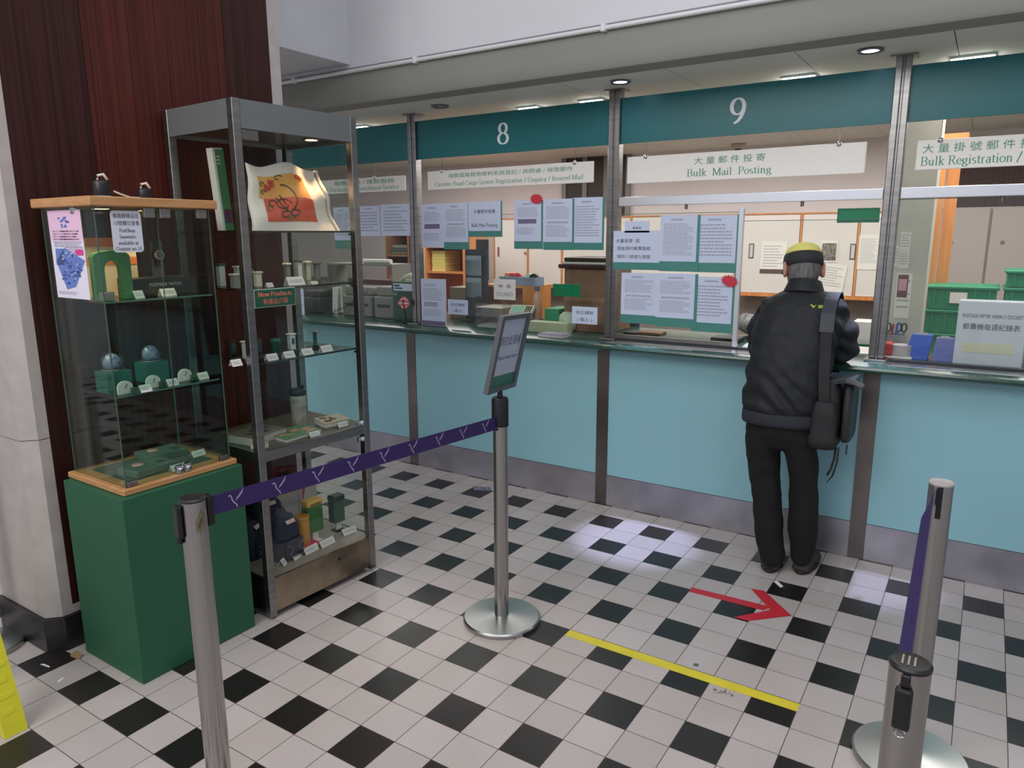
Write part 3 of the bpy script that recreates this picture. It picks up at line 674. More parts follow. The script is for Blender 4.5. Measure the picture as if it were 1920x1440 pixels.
mb = MB(FC)
for i in range(26):
    a, b = rnd.uniform(.16, .78), rnd.uniform(.16, .54)
    if abs(a-.5)+abs(b-.33)*2 < .5: mb.box(u-.0024, u-.0022, va-(va-vb)*(a+rnd.uniform(.02, .06)), va-(va-vb)*a, za+s*b, za+s*(b+.012))
obj('pale_picture_details', mb, mat('poster_pale', (214, 216, 236), .5), t)
obj('magenta_badge', MB(FC).prism([on(u-.0012, .84+.13*math.cos(i*PI/10), .53+.036*math.sin(i*PI/10)) for i in range(20)], (-.0003, 0, 0)), M_mag, t)
mb = MB()
for (a, b, w, h, n, f) in ((.1, .78, .8, .12, 4, .6), (.1, .655, .85, .07, 4, .35), (.42, .59, .55, .1, 5, .35), (.06, .08, .6, .04, 3, .3)):
    textlines(mb, FC @ Vector(on(u-.0012, a, b)), Rv, Uz, w*(va-vb), h*s, n, f, int(a*100), .15)
mb2 = MB()
mb.M = Matrix.Identity(4); obj('print', mb, mat('poster_print', (92, 74, 112), .6), t)

P = [facepoint(FC, *q, v=.0192) for q in ((205, 394), (263, 396), (269, 473), (213, 473))]
ua, ub = (P[0].x+P[3].x)/2, (P[1].x+P[2].x)/2; za, zb = (P[2].z+P[3].z)/2, (P[0].z+P[1].z)/2
t = thing('shop_sign', 'white rounded souvenir counter sign on the front glass of the small case', 'sign', inF(FC, (ua+ub)/2, .018, za))
r = .012; pts = []
for cx, cz, a0 in ((ub-r, zb-r, 0), (ua+r, zb-r, 90), (ua+r, za+r, 180), (ub-r, za+r, 270)):
    pts += [(cx+r*math.cos(math.radians(a0+k*22.5)), .0185, cz+r*math.sin(math.radians(a0+k*22.5))) for k in range(5)]
obj('card', MB(FC).prism(pts, (0, -.0012, 0)), mat('sign_card', (214, 216, 226), .5), t)
mb = MB(); Ru = FC.to_3x3() @ Vector((1, 0, 0)); h = zb-za; wd = ub-ua
for s_, fz, fw, f in (('郵趣廊精品在', .87, .84, 'sans'), ('13號櫃位發售', .70, .86, 'sans'), ('PostShop', .53, .52, 'serif'), ('Souvenirs', .38, .55, 'serif'), ('available at', .23, .66, 'serif'), ('Counter no. 13', .09, .86, 'serif')):
    letters(mb, s_, FC @ Vector(((ua+ub)/2, .0168, za+h*fz)), Ru, Uz, h*.085, f, wd*fw, bold=.008 if f == 'serif' else 0)
obj('lettering', mb, M_dark, t)

# ------------------------------------------------------------------ tall steel display case
WT, DT, HT = .60, .48, 2.09
tall = thing('display_case', 'tall steel framed glass display case behind the small one', 'display case', inF(FT, .3, .24, 0))
pw = .034
for (u, v) in ((0, 0), (WT-pw, 0), (0, DT-pw), (WT-pw, DT-pw)): obj('post', MB(FT).box(u, u+pw, v, v+pw, .012, HT, .002, 1), M_steel, tall)
M_hdr = mat('case_steel', (130, 134, 134), .45, .5, noise=.08, nscale=2)
for nm, q in (('header_panel', (pw+.0005, WT-pw-.0005, .002, .012)), ('header_panel', (.002, .012, pw+.0005, DT-pw-.0005)), ('header_panel', (WT-.012, WT-.002, pw+.0005, DT-pw-.0005)), ('header_panel', (pw+.0005, WT-pw-.0005, DT-.012, DT-.002))):
    obj(nm, MB(FT).box(*q, 1.985, HT-.001), M_hdr, tall)
obj('top_plate', MB(FT).box(.0125, WT-.0125, .0125, DT-.0125, HT-.012, HT-.002), M_hdr, tall)
obj('lamp_board', MB(FT).box(.0125, WT-.0125, .0125, DT-.0125, 2.0, 2.012), mat('lamp_board', (120, 112, 98), .35, .6), tall)
case_lamp(FT, tall, .475, .15, 1.9995, 15)
obj('catch', MB(FT).box(pw+.002, pw+.075, .004, .02, 1.945, 1.984, .002, 1), M_steel2, tall)
obj('base_panel', MB(FT).box(pw+.0005, WT-pw-.0005, .003, .012, .03, .18), mat('worn_steel', (150, 136, 118), .42, 1.0, noise=.35, nscale=5), tall)
for q in ((.003, .012, pw+.0005, DT-pw-.0005), (WT-.012, WT-.003, pw+.0005, DT-pw-.0005)): obj('base_panel', MB(FT).box(*q, .03, .18), mat('dark_steel', (70, 68, 66), .45, .9), tall)
obj('deck', MB(FT).box(.014, WT-.014, .014, DT-.014, .168, .18), mat('deck_board', (150, 138, 126), .4), tall)
obj('deck', MB(FT).box(.014, WT-.014, .014, DT-.014, .718, .732), mat('upper_deck', (86, 82, 70), .35), tall)
for q in ((pw+.0005, WT-pw-.0005, .004, .014), (pw+.0005, WT-pw-.0005, DT-.014, DT-.004)): obj('cross_bar', MB(FT).box(*q, .69, .7325), M_steel, tall)
for q in ((.004, .014, pw+.0005, DT-pw-.0005), (WT-.014, WT-.004, pw+.0005, DT-pw-.0005)): obj('cross_bar', MB(FT).box(*q, .69, .7325), M_steel, tall)
for zz in (1.612, 1.388, 1.09):
    s = obj('shelf', MB(FT).box(.018, WT-.018, pw+.004, DT-.02, zz-.007, zz), M_glassg, tall)
    obj('shelf_edge', MB(FT).box(.018, WT-.018, pw+.0022, pw+.0042, zz-.007, zz), mat('dark_shelf_edge', (40, 52, 48), .25), s)
for za_, zb_ in ((.734, 1.984), (.182, .688)):
    obj('door_pane', MB(FT).box(pw+.002, WT-pw-.002, .006, .010, za_, zb_), M_glass, tall)
    obj('side_pane', MB(FT).box(.006, .010, pw+.002, DT-pw-.002, za_, zb_), M_glass, tall)
    obj('side_pane', MB(FT).box(WT-.010, WT-.006, pw+.002, DT-pw-.002, za_, zb_), M_glass, tall)
for zz in (.748, .672): 
    l = obj('lock', MB(FT).box(WT-pw-.045, WT-pw-.012, -.012, .005, zz-.012, zz+.012, .004, 2), M_chrome, tall); obj('lock_barrel', MB(FT).cyl((WT-pw-.025, -.02, zz), (WT-pw-.025, -.012, zz), .009), M_chrome, l, True)
for zz in (1.6, 1.375, 1.077): obj('shelf_pin', MB(FT).cyl((WT-pw-.01, .016, zz-.002), (WT-pw-.01, .03, zz-.002), .005, n=10), M_black, tall)
obj('key_hole', MB(FT).box(WT*.62, WT*.62+.018, .0018, .0028, .13, .142), M_black, tall)
# "new products" plate hung on the inside of the front glass
P = [facepoint(FT, *q, v=.0045) for q in ((476, 544), (552, 540), (552, 570), (478, 577))]
ua, ub = (P[0].x+P[3].x)/2, (P[1].x+P[2].x)/2; za, zb = (P[2].z+P[3].z)/2, (P[0].z+P[1].z)/2
t = thing('new_products_sign', 'green plate with red lettering New Products on the glass of the tall case', 'sign', inF(FT, (ua+ub)/2, .0, za))
obj('rim', MB(FT).box(ua-.003, ub+.003, .002, .0055, za-.003, zb+.003, .001, 1), mat('plate_rim', (170, 196, 180), .4), t)
obj('plate', MB(FT).box(ua, ub, .0008, .0018, za, zb), mat('plate_green', (30, 84, 62), .4), t)
Ru = FT.to_3x3() @ Vector((1, 0, 0)); h = zb-za
mb = MB(); letters(mb, 'New Products', FT @ Vector(((ua+ub)/2, .0003, za+h*.74)), Ru, Uz, h*.26, 'serif', (ub-ua)*.84, bold=.03); letters(mb, '新產品介紹', FT @ Vector(((ua+ub)/2, .0003, za+h*.29)), Ru, Uz, h*.26, 'sans', (ub-ua)*.62); obj('lettering', mb, mat('plate_red', (226, 120, 100), .5), t)

# ------------------------------------------------------------------ queue posts and belts
M_tubest = mat('post_steel', (176, 174, 170), .28, 1.0, noise=.06, nscale=3, stretch=(20, 20, .5))
M_belt = mat('purple_belt', (50, 30, 92), .65, bump=.05, bscale=300); M_bird = mat('belt_print', (196, 176, 206), .6)
def queue_post(x, y, label, head=False, H=.9, disc=.16, dirs=(), cap=(40, 38, 38)):
    t = thing('queue_post', label, 'queue post', (x, y, 0), group='steel queue posts with purple belts')
    obj('base', MB().lathe([(disc, .0005), (disc+.002, .006), (disc+.002, .016), (disc-.004, .022), (.05, .027), (.034, .03)], (x, y, 0), 48), mat('base_steel', (172, 172, 170), .3, 1.0, noise=.05, nscale=3), t, 35)
    r = .0315 if not head else .0295
    top_ = H-.006 if not head else .846
    obj('tube', MB().lathe([(r, .03), (r, top_)], (x, y, 0), 32), M_tubest, t, 35)
    if head:
        obj('head', MB().lathe([(.034, .8465), (.034, .952), (.030, .962), (.012, .966)], (x, y, 0), 32), M_black, t, 35)
        obj('peg', MB().cyl((x+.006, y-.03, .838), (x+.006, y-.034, .838), .005, n=10), M_black, t)
    else:
        obj('cap', MB().lathe([(r+.001, H-.0058), (r+.0012, H-.001), (r-.003, H+.002), (r-.009, H+.001), (.004, H+.001)], (x, y, 0), 32), mat('cap_%d' % cap[0], cap, .35), t, 35)
    for a, kind in dirs:
        d = Vector((math.cos(a), math.sin(a), 0)); n = Vector((-d.y, d.x, 0)); c = Vector((x, y, 0))
        M = Matrix(((d.x, n.x, 0, x), (d.y, n.y, 0, y), (0, 0, 1, 0), (0, 0, 0, 1)))
        if kind == 'out': obj('belt_outlet', MB(M).box(.0312, .05, -.014, .014, H-.085, H-.004, .004, 2), M_black, t)
        elif kind == 'latch':
            l = obj('belt_latch', MB(M).box(.0312, .045, -.015, .015, H-.095, H-.012, .004, 2), M_black, t)
            obj('latch_end', MB(M).cyl((.0385, 0, H-.11), (.0385, 0, H-.0955), .007, n=12), M_black, l)
        elif kind == 'hang':
            l = obj('belt_latch', MB(M).box(.0312, .046, -.013, .013, H-.10, H-.028, .004, 2), M_black, t)
            obj('latch_stem', MB(M).box(.0312, .038, -.007, .007, H-.0275, H-.006, .002, 1), M_black, l)
            obj('latch_ring', MB(M).tube([(.039, .008*math.cos(i*PI/6), H-.108+.008*math.sin(i*PI/6)) for i in range(12)], .002, 6), M_chrome, l, True)
    return t
def belt(parent, a, b, ztop, h, birds, name='belt', sag=0.0, face=-1, drop=0.0, skew=None):
    a, b = Vector(a), Vector(b); d = (b-a); L_ = d.length; d.normalize(); n = Vector((-d.y, d.x, 0))*face
    def P_(s, z):
        q = a + d*(s*L_) + Vector((0, 0, ztop - drop*s - sag*4*s*(1-s) + z))
        return q + Vector(skew)*(min(1, s*8)*-z/h) if skew else q
    N = 16
    mb = MB().rings([[P_(i/N, 0)+n*.0008, P_(i/N, -h)+n*.0008, P_(i/N, -h)-n*.0008, P_(i/N, 0)-n*.0008] for i in range(N+1)])
    o = obj(name, mb, M_belt, parent)
    up = Vector((0, 0, 1)); R = d if d.dot(RT) > 0 else -d
    nn = R.cross(up)
    mb = MB()
    for k in range(birds):
        s = (k+.5)/birds; c = P_(s, -h*.5)+nn*.0014
        def S(pts, w):
            for p, q in zip(pts, pts[1:]):
                e = Vector((q[0]-p[0], q[1]-p[1])).normalized(); m = Vector((-e.y, e.x))*w
                mb.quad(*[c + R*(u*.0235) + up*(v*.0235) for u, v in ((p[0]+m.x, p[1]+m.y), (p[0]-m.x, p[1]-m.y), (q[0]-m.x*.6, q[1]-m.y*.6), (q[0]+m.x*.6, q[1]+m.y*.6))])
        S([(-.85, .55), (-.62, .66), (-.45, .38), (-.42, .05), (-.2, -.3), (.05, -.55), (.2, -.95)], .075)
        for q in range(3): S([(.0+q*.1, -.12+q*.14), (.42+q*.08, .08+q*.18), (.74+q*.1, .42+q*.2), (1.0+q*.06, .66+q*.18)], .035)
    obj('belt_print', mb, M_bird, o)
    return o
q1, q2, q3, q4 = Vector((-.313, -1.412, 0)), Vector((-.28, -.085, 0)), Vector((1.243, -.11, 0)), Vector((1.252, -1.159, 0))
d12 = (q2-q1).normalized(); a12 = math.atan2(d12.y, d12.x)
qa = queue_post(q1.x, q1.y, 'steel queue post in front of the green pedestal, belt running away from it', H=.955, disc=.15, dirs=((a12, 'out'), (a12+PI*.93, 'latch')))
belt(qa, q1+d12*.05, q2-d12*.033, .955-.012, .052, 9, drop=.055)
# strip of old tape on this post
mb = MB()
for i, (a, zz, w) in enumerate(((-.5, .90, .03), (-.35, .892, .02), (-.2, .882, .018))):
    mb.rings([[q1+Vector((.0323*math.cos(a+j*.15), .0323*math.sin(a+j*.15), zz+j*.008)), q1+Vector((.0323*math.cos(a+j*.15), .0323*math.sin(a+j*.15), zz+j*.008-w))] for j in range(5)], False)
obj('tape_remnant', mb, mat('old_tape', (120, 108, 84), .4), qa)
qb = queue_post(q2.x, q2.y, 'steel queue post with black head holding the tilted waiting sign', head=True)
d34 = (q4-q3).normalized(); a34 = math.atan2(d34.y, d34.x)
qc = queue_post(q3.x, q3.y, 'farther steel queue post at the right, purple belt slot down its side', H=.9, dirs=(), cap=(178, 172, 168))
off = Vector((-.024, 0, 0))
belt(qc, q3+d34*.034+off*.6, q4-d34*.034+Vector((-.001, 0, 0)), .885, .052, 8, skew=(-.022, 0, .006))
obj('belt_slot', MB().box(q3.x-.007, q3.x+.007, q3.y-.0335, q3.y-.0305, .80, .893), M_black, qc)
qd = queue_post(q4.x, q4.y, 'nearest steel queue post at the bottom right with a black clip hanging from its cap', H=.9, dirs=((math.radians(-95), 'hang'),), cap=(30, 28, 28))
mb = MB(); c = Vector((q4.x, q4.y, .9018))
for k in range(3): textlines(mb, c+Vector((-.010+k*.009, .016, .0002)), (0, -1, 0), (1, 0, 0), .03, .004, 1, .8, k, 0)
obj('cap_print', mb, mat('cap_print', (170, 160, 140), .6), qd)
# sign on the middle post
y = q2.y; px = [Vector(at(*q, y)) for q in ((952, 592), (992, 590), (970, 727), (908, 741))]
sx, sz = q2.x, .966
t = thing('waiting_sign', 'tilted grey framed Please Wait Here sign on top of the black headed queue post', 'sign', (q2.x, q2.y, .966))
R3 = Euler((.223, .03, 1.633), 'XYZ').to_matrix()
Ms = Matrix.Translation((q2.x, q2.y+.006, .989)) @ R3.to_4x4()
w, h = .112, .312
mb = MB(Ms); fr = .021
for q in ((-w, w, 0, fr), (-w, w, h-fr*.8, h), (-w, -w+fr, fr, h-fr*.8), (w-fr, w, fr, h-fr*.8)): mb.box(q[0], q[1], -.006, .008, q[2], q[3])
M_frame = mat('frame_grey', (120, 120, 122), .4, .7)
obj('frame', mb, M_frame, t); obj('back', MB(Ms).box(-w, w, .0083, .013, 0, h), M_frame, t)
obj('sheet', MB(Ms).box(-w+fr, w-fr, .003, .008, fr+.045, h-fr*.8), mat('sign_sheet', (178, 184, 202), .5), t)
obj('green_foot', MB(Ms).box(-w+fr, w-fr, .003, .008, fr, fr+.0445), mat('sign_foot', (58, 112, 96), .5), t)
R_, U_ = R3 @ Vector((1, 0, 0)), R3 @ Vector((0, 0, 1))
mb = MB(); letters(mb, '請在此等候', Ms @ Vector((0, .0025, h*.66)), R_, U_, .03, 'sans', .165); letters(mb, 'Please wait here', Ms @ Vector((0, .0025, h*.45)), R_, U_, .018, 'sans', .15); obj('lettering', mb, mat('sign_letters', (96, 102, 118), .6), t)
obj('stem', MB().tube([(q2.x, q2.y, .9662), (q2.x+.002, q2.y, .992)], [.012, .008], 12), M_black, t)

# ------------------------------------------------------------------ marks and litter on the floor
M_ytape = mat('yellow_tape', (222, 204, 52), .45, noise=.05, nscale=10); M_rtape = mat('red_tape', (200, 44, 58), .45, noise=.05, nscale=10)
tag(obj('floor_tape', MB().box(.003, .902, -.051, -.004, .0004, .0012), M_ytape), 'long yellow tape line stuck across the floor tiles', 'tape')
t = thing('floor_arrow', 'red tape arrow on the floor pointing to the right towards the customer', 'arrow', (.5, .6, 0))
pa = [(.30, .622), (.303, .575), (.63, .583), (.648, .631)]; obj('shaft', MB().prism([(x, y, .0004) for x, y in pa], (0, 0, .0008)), M_rtape, t)
pb = [(.531, .752), (.585, .765), (.742, .600), (.70, .598), (.62, .625)]; 
obj('barb', MB().prism([(x, y, .0013) for x, y in [(.531, .752), (.586, .764), (.742, .600), (.664, .59)]], (0, 0, .0006)), M_rtape, t)
obj('barb', MB().prism([(x, y, .0020) for x, y in [(.742, .600), (.598, .457), (.541, .457), (.655, .60)]], (0, 0, .0006)), M_rtape, t)
def litter(name, pts, m, label, th=.001, z=.0005):
    o = obj(name, MB().prism([(p.x, p.y, z) for p in [atz(*q) for q in pts]], (0, 0, th)), m); tag(o, label, 'litter'); return o
litter('paper_scrap', ((1450, 1090), (1457, 1089), (1469, 1100), (1463, 1102)), M_paperw, 'small white paper scrap on a black tile behind the customer')
o = litter('paper_strip', ((887, 912), (921, 914), (921, 921), (889, 919)), mat('printed_strip', (150, 158, 178), .6, c2=(60, 70, 100), nscale=60), 'blue grey printed paper strip on the floor behind the queue post')
litter('paper_scrap', ((107, 1278), (118, 1270), (120, 1272), (110, 1281)), M_paperw, 'tiny white paper bit on the floor left of the green pedestal')
litter('dry_leaf', ((132, 1231), (143, 1222), (155, 1230), (150, 1236), (140, 1234)), mat('dry_leaf', (168, 140, 100), .8), 'crumpled tan scrap between the black baseboard and the green pedestal', .006)
litter('paper_scrap', ((75, 1246), (82, 1245), (94, 1250), (92, 1252)), M_paperw, 'white paper sliver on the floor beside the corner of the baseboard')
o = obj('metal_disc', MB().lathe([(.010, .0005), (.010, .002), (.006, .0022), (.005, .0014), (.0005, .0014)], atz(1305, 1247), 20), M_steel); tag(o, 'tiny metal disc lying on the tile just above the yellow tape', 'disc')
rnd = random.Random(11); c = atz(1352, 1298); mb = MB()
for k in range(26):
    a, r = rnd.uniform(0, 2*PI), rnd.uniform(.004, .03); x, y = c.x+r*1.3*math.cos(a), c.y+r*.8*math.sin(a); w = rnd.uniform(.0012, .004)
    mb.box(x-w, x+w, y-w*.6, y+w*.6, .0004, .0008)
o = obj('glue_marks', mb, mat('glue_dark', (92, 82, 78), .8)); tag(o, 'dark glue crumbs on the tile below the yellow tape', 'marks', kind='stuff')
# yellow floor sign and grey round base at the left edge
mb = MB()
q = [atz(52, 1366), atz(8, 1386)]
M_yel = mat('yellow_plastic', (216, 210, 40), .4, bump=.04, bscale=40)
t = thing('floor_sign', 'yellow plastic folding floor sign cut by the left edge of the view', 'floor sign', (-1.45, -1.54, 0))
def leaf(name, x0, x1, lean):
    mb = MB(); y0, y1 = -1.571, -1.503
    mb.rings([[(x0, y0, .001), (x1, y0, .001), (x1, y1, .001), (x0, y1, .001)], [(x0+lean*.06, y0, .04), (x1+lean*.06, y0, .04), (x1+lean*.06, y1, .04), (x0+lean*.06, y1, .04)],
              [(x0+lean, y0+.005, .58), (x1+lean, y0+.005, .58), (x1+lean, y1-.005, .58), (x0+lean, y1-.005, .58)], [(x0+lean+.01, y0+.012, .60), (x1+lean-.01, y0+.012, .60), (x1+lean-.01, y1-.012, .60), (x0+lean+.01, y1-.012, .60)]])
    return obj(name, mb, M_yel, t)
l = leaf('front_leaf', -1.30, -1.218, -.17); leaf('rear_leaf', -1.70, -1.62, .16)
mb = MB()
for k in range(5):
    z = .07+k*.05; x = -1.218-.17*z/.58+.0005
    mb.prism([(x, -1.56, z), (x, -1.525+.01*(k % 2), z), (x-.004, -1.525+.01*(k % 2), z+.014), (x-.004, -1.56, z+.014)], (.0025, 0, 0))
obj('embossed_lines', mb, M_yel, l)
c = atz(-22, 1214); tq = queue_post(c.x, c.y, 'grey round base of a post cut by the left edge beside the pale pillar', disc=.125)
# ------------------------------------------------------------------ souvenirs in the small glass case
def UF(F, px, py, v): q = facepoint(F, px, py, v=v); return q.x, q.z
M_lgreen = mat('leaf_green', (66, 128, 76), .4); M_boxgreen = mat('box_green', (34, 98, 84), .45); M_dkgreen = mat('deep_green', (50, 84, 68), .4)
M_or = mat('orange_print', (206, 120, 70), .5); M_card = mat('white_card', (226, 222, 214), .6); M_navy = mat('navy_cloth', (32, 34, 60), .8, bump=.1, bscale=90)
M_acry = glass('acrylic', (244, 248, 248), 3.0)
def price_card(F, u, v, z, w, h, label, group, rot=0.0, colour=None):
    """folded price card standing on a shelf"""
    c = inF(F, u, v, z+.0004)
    t = thing('price_card', label, 'price card', c, rot, group)
    Ml = F.to_3x3().to_4x4(); Ml = Matrix.Translation(c) @ Matrix.Rotation(rot, 4, 'Z') @ Ml
    d = h*.55
    obj('card', MB(Ml).prism([(-w/2, 0, 0), (-w/2, d, h), (-w/2, d+.0015, h), (-w/2, d*2, 0), (-w/2, d*2-.0015, 0), (-w/2, d+.0006, h-.002), (-w/2, .0015, 0)], (w, 0, 0)), colour or M_card, t)
    mb = MB(Ml); e = Vector((0, .55, 1)).normalized()
    n = Vector((0, -1, .55)).normalized()*.0005
    textlines(mb, Vector((-w*.38, 0, 0))+e*(h*.8)+n, (1, 0, 0), e, w*.76, h*.5, 2, .5, int(u*1000)); obj('print', mb, M_print, t)
    return t
zA, zB, zD = 1.3784, 1.0534, .7309
# green arch stand with card behind it
u0 = max(.032, UF(FC, 168, 560, .09)[0]); u1, _ = UF(FC, 250, 555, .09); zt = UF(FC, 205, 470, .09)[1]
c = inF(FC, (u0+u1)/2, .10, zA); t = thing('arch_stand', 'bright green arch shaped stand on the upper shelf of the small case', 'stand', c)
H_, w_ = zt-zA, u1-u0; lw = w_*.27
pts = [(u0, zA), (u0+lw, zA), (u0+lw, zA+H_*.62)]
for k in range(7): a = PI-k*PI/6; pts.append(((u0+u1)/2+(w_/2-lw)*math.cos(a), zA+H_*.62+.03*math.sin(a)))
pts += [(u1-lw, zA), (u1, zA), (u1, zt-.02)]
for k in range(1, 6): a = k*PI/6; pts.append(((u0+u1)/2+w_/2*math.cos(a), zt-.02+.02*math.sin(a)))
pts += [(u0, zt-.02)]
obj('arch', MB(FC).prism([(a, .085, b+.0003) for a, b in pts], (0, .03, 0)), M_lgreen, t)
for uu_ in (u0, u1-lw): obj('foot', MB(FC).box(uu_-.002, uu_+lw+.002, .075, .0848, zA+.0003, zA+.022, .004, 2), M_lgreen, t)
a0, b1 = UF(FC, 150, 446, .25); a1, b0 = UF(FC, 258, 503, .25)
t = thing('picture_card', 'orange and cream picture card standing behind the green arch', 'card', inF(FC, (a0+a1)/2, .25, zA))
obj('card', MB(FC).box(a0, a1, .25, .254, zA+.0003, b1), mat('card_cream', (206, 196, 176), .6), t)
for f0, f1 in ((.0, .28), (.62, .86)): obj('orange_band', MB(FC).box(a0, a1, .2488, .2498, b0+(b1-b0)*(1-f1), b0+(b1-b0)*(1-f0)), M_or, t)
q = UF(FC, 203, 548, .05); t = obj('grey_box', MB(FC).box(q[0]-.022, q[0]+.022, .05, .072, zA+.0003, zA+.03, .002, 1), mat('grey_card', (132, 124, 116), .6)); tag(t, 'little grey box between the feet of the green arch stand', 'box')
a0 = UF(FC, 250, 555, .12)[0]; a1 = .425; zt = UF(FC, 300, 520, .12)[1]
t = thing('watch_box', 'wide black box lettered POSTMARK WATCH on the upper shelf of the small case', 'box', inF(FC, (a0+a1)/2, .17, zA))
obj('box', MB(FC).box(a0, a1, .12, .22, zA+.0003, zt, .002, 1), mat('watch_box_black', (28, 32, 34), .3), t)
mb = MB(); letters(mb, 'POSTMARK WATCH', FC @ Vector((a0+(a1-a0)*.5, .1194, zA+(zt-zA)*.62)), FC.to_3x3() @ Vector((1, 0, 0)), (0, 0, 1), .012, 'sans', .125); obj('lettering', mb, mat('pale_lettering', (206, 212, 212), .5), t)
q = UF(FC, 297, 478, .15)
t = thing('wristwatch', 'wristwatch with round dial on a tall clear acrylic stand in the small case', 'watch', inF(FC, q[0], .16, zt+.0004))
obj('stand', MB(FC).box(q[0]-.022, q[0]+.022, .158, .162, zt+.0006, q[1]+.05), M_acry, t)
obj('strap', MB(FC).tube([(q[0], .150, q[1]-.045), (q[0], .147, q[1]-.02), (q[0], .147, q[1]+.02), (q[0], .150, q[1]+.05)], [(.008, .0015)]*4, 8), mat('strap_dark', (40, 38, 36), .5), t)
obj('case', MB(FC).cyl((q[0], .141, q[1]), (q[0], .1465, q[1]), .017, n=28), M_chrome, t); obj('dial', MB(FC).cyl((q[0], .1402, q[1]), (q[0], .1408, q[1]), .0135, n=28), mat('dial_grey', (92, 96, 92), .3), t)
G1 = 'price cards in the small glass case'
for px, py, v, w, lb in ((263, 555, .06, .03, 'white price card leaning in front of the green arch on the upper shelf'), (318, 550, .07, .05, 'white and green price card in front of the black watch box')):
    u = UF(FC, px, py, v)[0]; price_card(FC, u, v, zA, w*1.15, .027, lb, G1)
# domes
for i, (px, bt, py, v) in enumerate(((210, 688, 730, .13), (287, 675, 712, .20))):
    u, _ = UF(FC, px, py, v); u = max(u, .078); zt = zB+.075
    c = inF(FC, u, v, zB)
    t = thing('dome_souvenir', ['clear snow dome on a green box at the left of the lower shelf', 'clear snow dome on a green box at the right of the lower shelf'][i], 'souvenir', c, group='snow domes on green boxes')
    obj('box', MB(FC).box(u-.045, u+.045, v-.04, v+.04, zB+.0003, zt, .002, 1), M_boxgreen, t)
    obj('dome', MB().lathe([(.036, 0), (.036, .03), (.033, .045), (.024, .058), (.011, .066), (.002, .068)], inF(FC, u, v, zt+.0064), 24), M_acry, t, True)
    obj('base_ring', MB().lathe([(.038, 0), (.038, .006), (.002, .006)], inF(FC, u, v, zt+.0003), 24), mat('ring_grey', (120, 126, 134), .3, .5), t, True)
    obj('figure', MB().lathe([(.027, 0), (.030, .02), (.027, .036), (.016, .05), (.003, .055)], inF(FC, u, v, zt+.0066), 12), mat('dome_figure', (104, 110, 150), .3, c2=(160, 164, 190), nscale=60), t, True)
for i, (px, py, v) in enumerate(((236, 733, .05), (288, 717, .07), (348, 708, .09))):
    u = UF(FC, px, py, v)[0]
    t = thing('arch_clock', ['white arch shaped souvenir clock at the left of the lower shelf', 'white arch shaped souvenir clock in the middle of the lower shelf', 'white arch shaped souvenir clock at the right of the lower shelf'][i], 'clock', inF(FC, u, v, zB), group='white arch clocks in the small case')
    pts = [(u-.027, zB+.0003), (u+.027, zB+.0003)] + [(u+.027*math.cos(k*PI/8), zB+.022+.024*math.sin(k*PI/8)) for k in range(9)]
    obj('body', MB(FC).prism([(a, v, b) for a, b in pts], (0, .008, 0)), mat('clock_white', (224, 220, 210), .5), t)
    mb = MB(FC); mb.prism([(u-.003, v-.0008, zB+.02), (u, v-.0008, zB+.019), (u+.008, v-.0008, zB+.034), (u+.006, v-.0008, zB+.036)], (0, .0006, 0)); obj('hands', mb, M_dark, t)
    b = obj('souvenir_box', MB(FC).box(u+.01, u+.03, v-.028, v-.012, zB+.0003, zB+.022, .001, 1), M_dkgreen); tag(b, ['little dark green box in front of the left arch clock', 'little dark green box in front of the middle arch clock', 'little dark green box in front of the right arch clock'][i], 'box', 'little green boxes by the arch clocks')
    price_card(FC, u+.058, v-.032, zB, .042, .025, ['white price card right of the left arch clock', 'white price card right of the middle arch clock', 'white price card right of the right arch clock'][i], G1)
# gift cases on the base
for i, (u, v, r, lb) in enumerate(((.165, .135, .10, 'dark green gift case with pink medal at the left in the small case foot'), (.30, .265, -.08, 'dark green gift case with pink medal at the rear of the small case foot'))):
    M_ = FC @ Matrix.Translation((u, v, .7309)) @ Matrix.Rotation(r, 4, 'Z')
    t = thing('gift_case', lb, 'gift case', M_.translation, group='green gift cases in the small case')
    obj('tray', MB(M_).box(-.082, .082, -.058, .058, .0003, .028, .003, 1), mat('gift_case_green', (92, 114, 100), .45), t)
    obj('recess', MB(M_).box(.03, .062, -.03, .0, .0283, .0290), M_dkgreen, t)
    obj('medal', MB(M_).lathe([(.022, .0283), (.022, .031), (.002, .031)], (-.025, .015, 0), 24), mat('medal_pink', (206, 160, 150), .4), t, True)
price_card(FC, .235, .04, .7309, .056, .022, 'white price card on the base in front of the left gift case', G1)
price_card(FC, .385, .14, .7309, .056, .022, 'white price card on the base right of the rear gift case', G1)

# ------------------------------------------------------------------ souvenirs in the tall case
Z1, Z2, Z3, ZU, ZL = 1.6124, 1.3884, 1.0904, .7324, .1804
def tu(px, py, v): return UF(FT, px, py, v)
# tote bag
v0 = .13
q = [tu(px, py, v0) for px, py in ((463, 304), (540, 302), (604, 304), (612, 332), (635, 420), (630, 430), (463, 430))]
t = thing('tote_bag', 'white cloth bag with a red and orange butterfly print in the tall case', 'bag', inF(FT, .25, v0, Z1))
ua, ub, zt = q[0][0], q[4][0], q[0][1]; N, Mm = 22, 14
zb = Z1+.0006
def bag_pt(a, b, side):
    w = (1-b)*1.0 + b*.80
    u = ua + (ub-ua)*a*w
    z = zb + (zt-zb)*b*(1-.05*math.sin(a*9)) 
    puff = .035*math.sin(PI*min(1, a*1.05))**.5*(1-.7*b**2) if 0 < a < 1 else 0
    wr = .008*math.sin(a*13+b*5)*b + .006*math.sin(a*5-b*11)+ (.02*max(0, a-.62)*math.sin(b*9+a*6))
    return (u, v0 + side*puff + wr + b*.015, z)
mb = MB(FT)
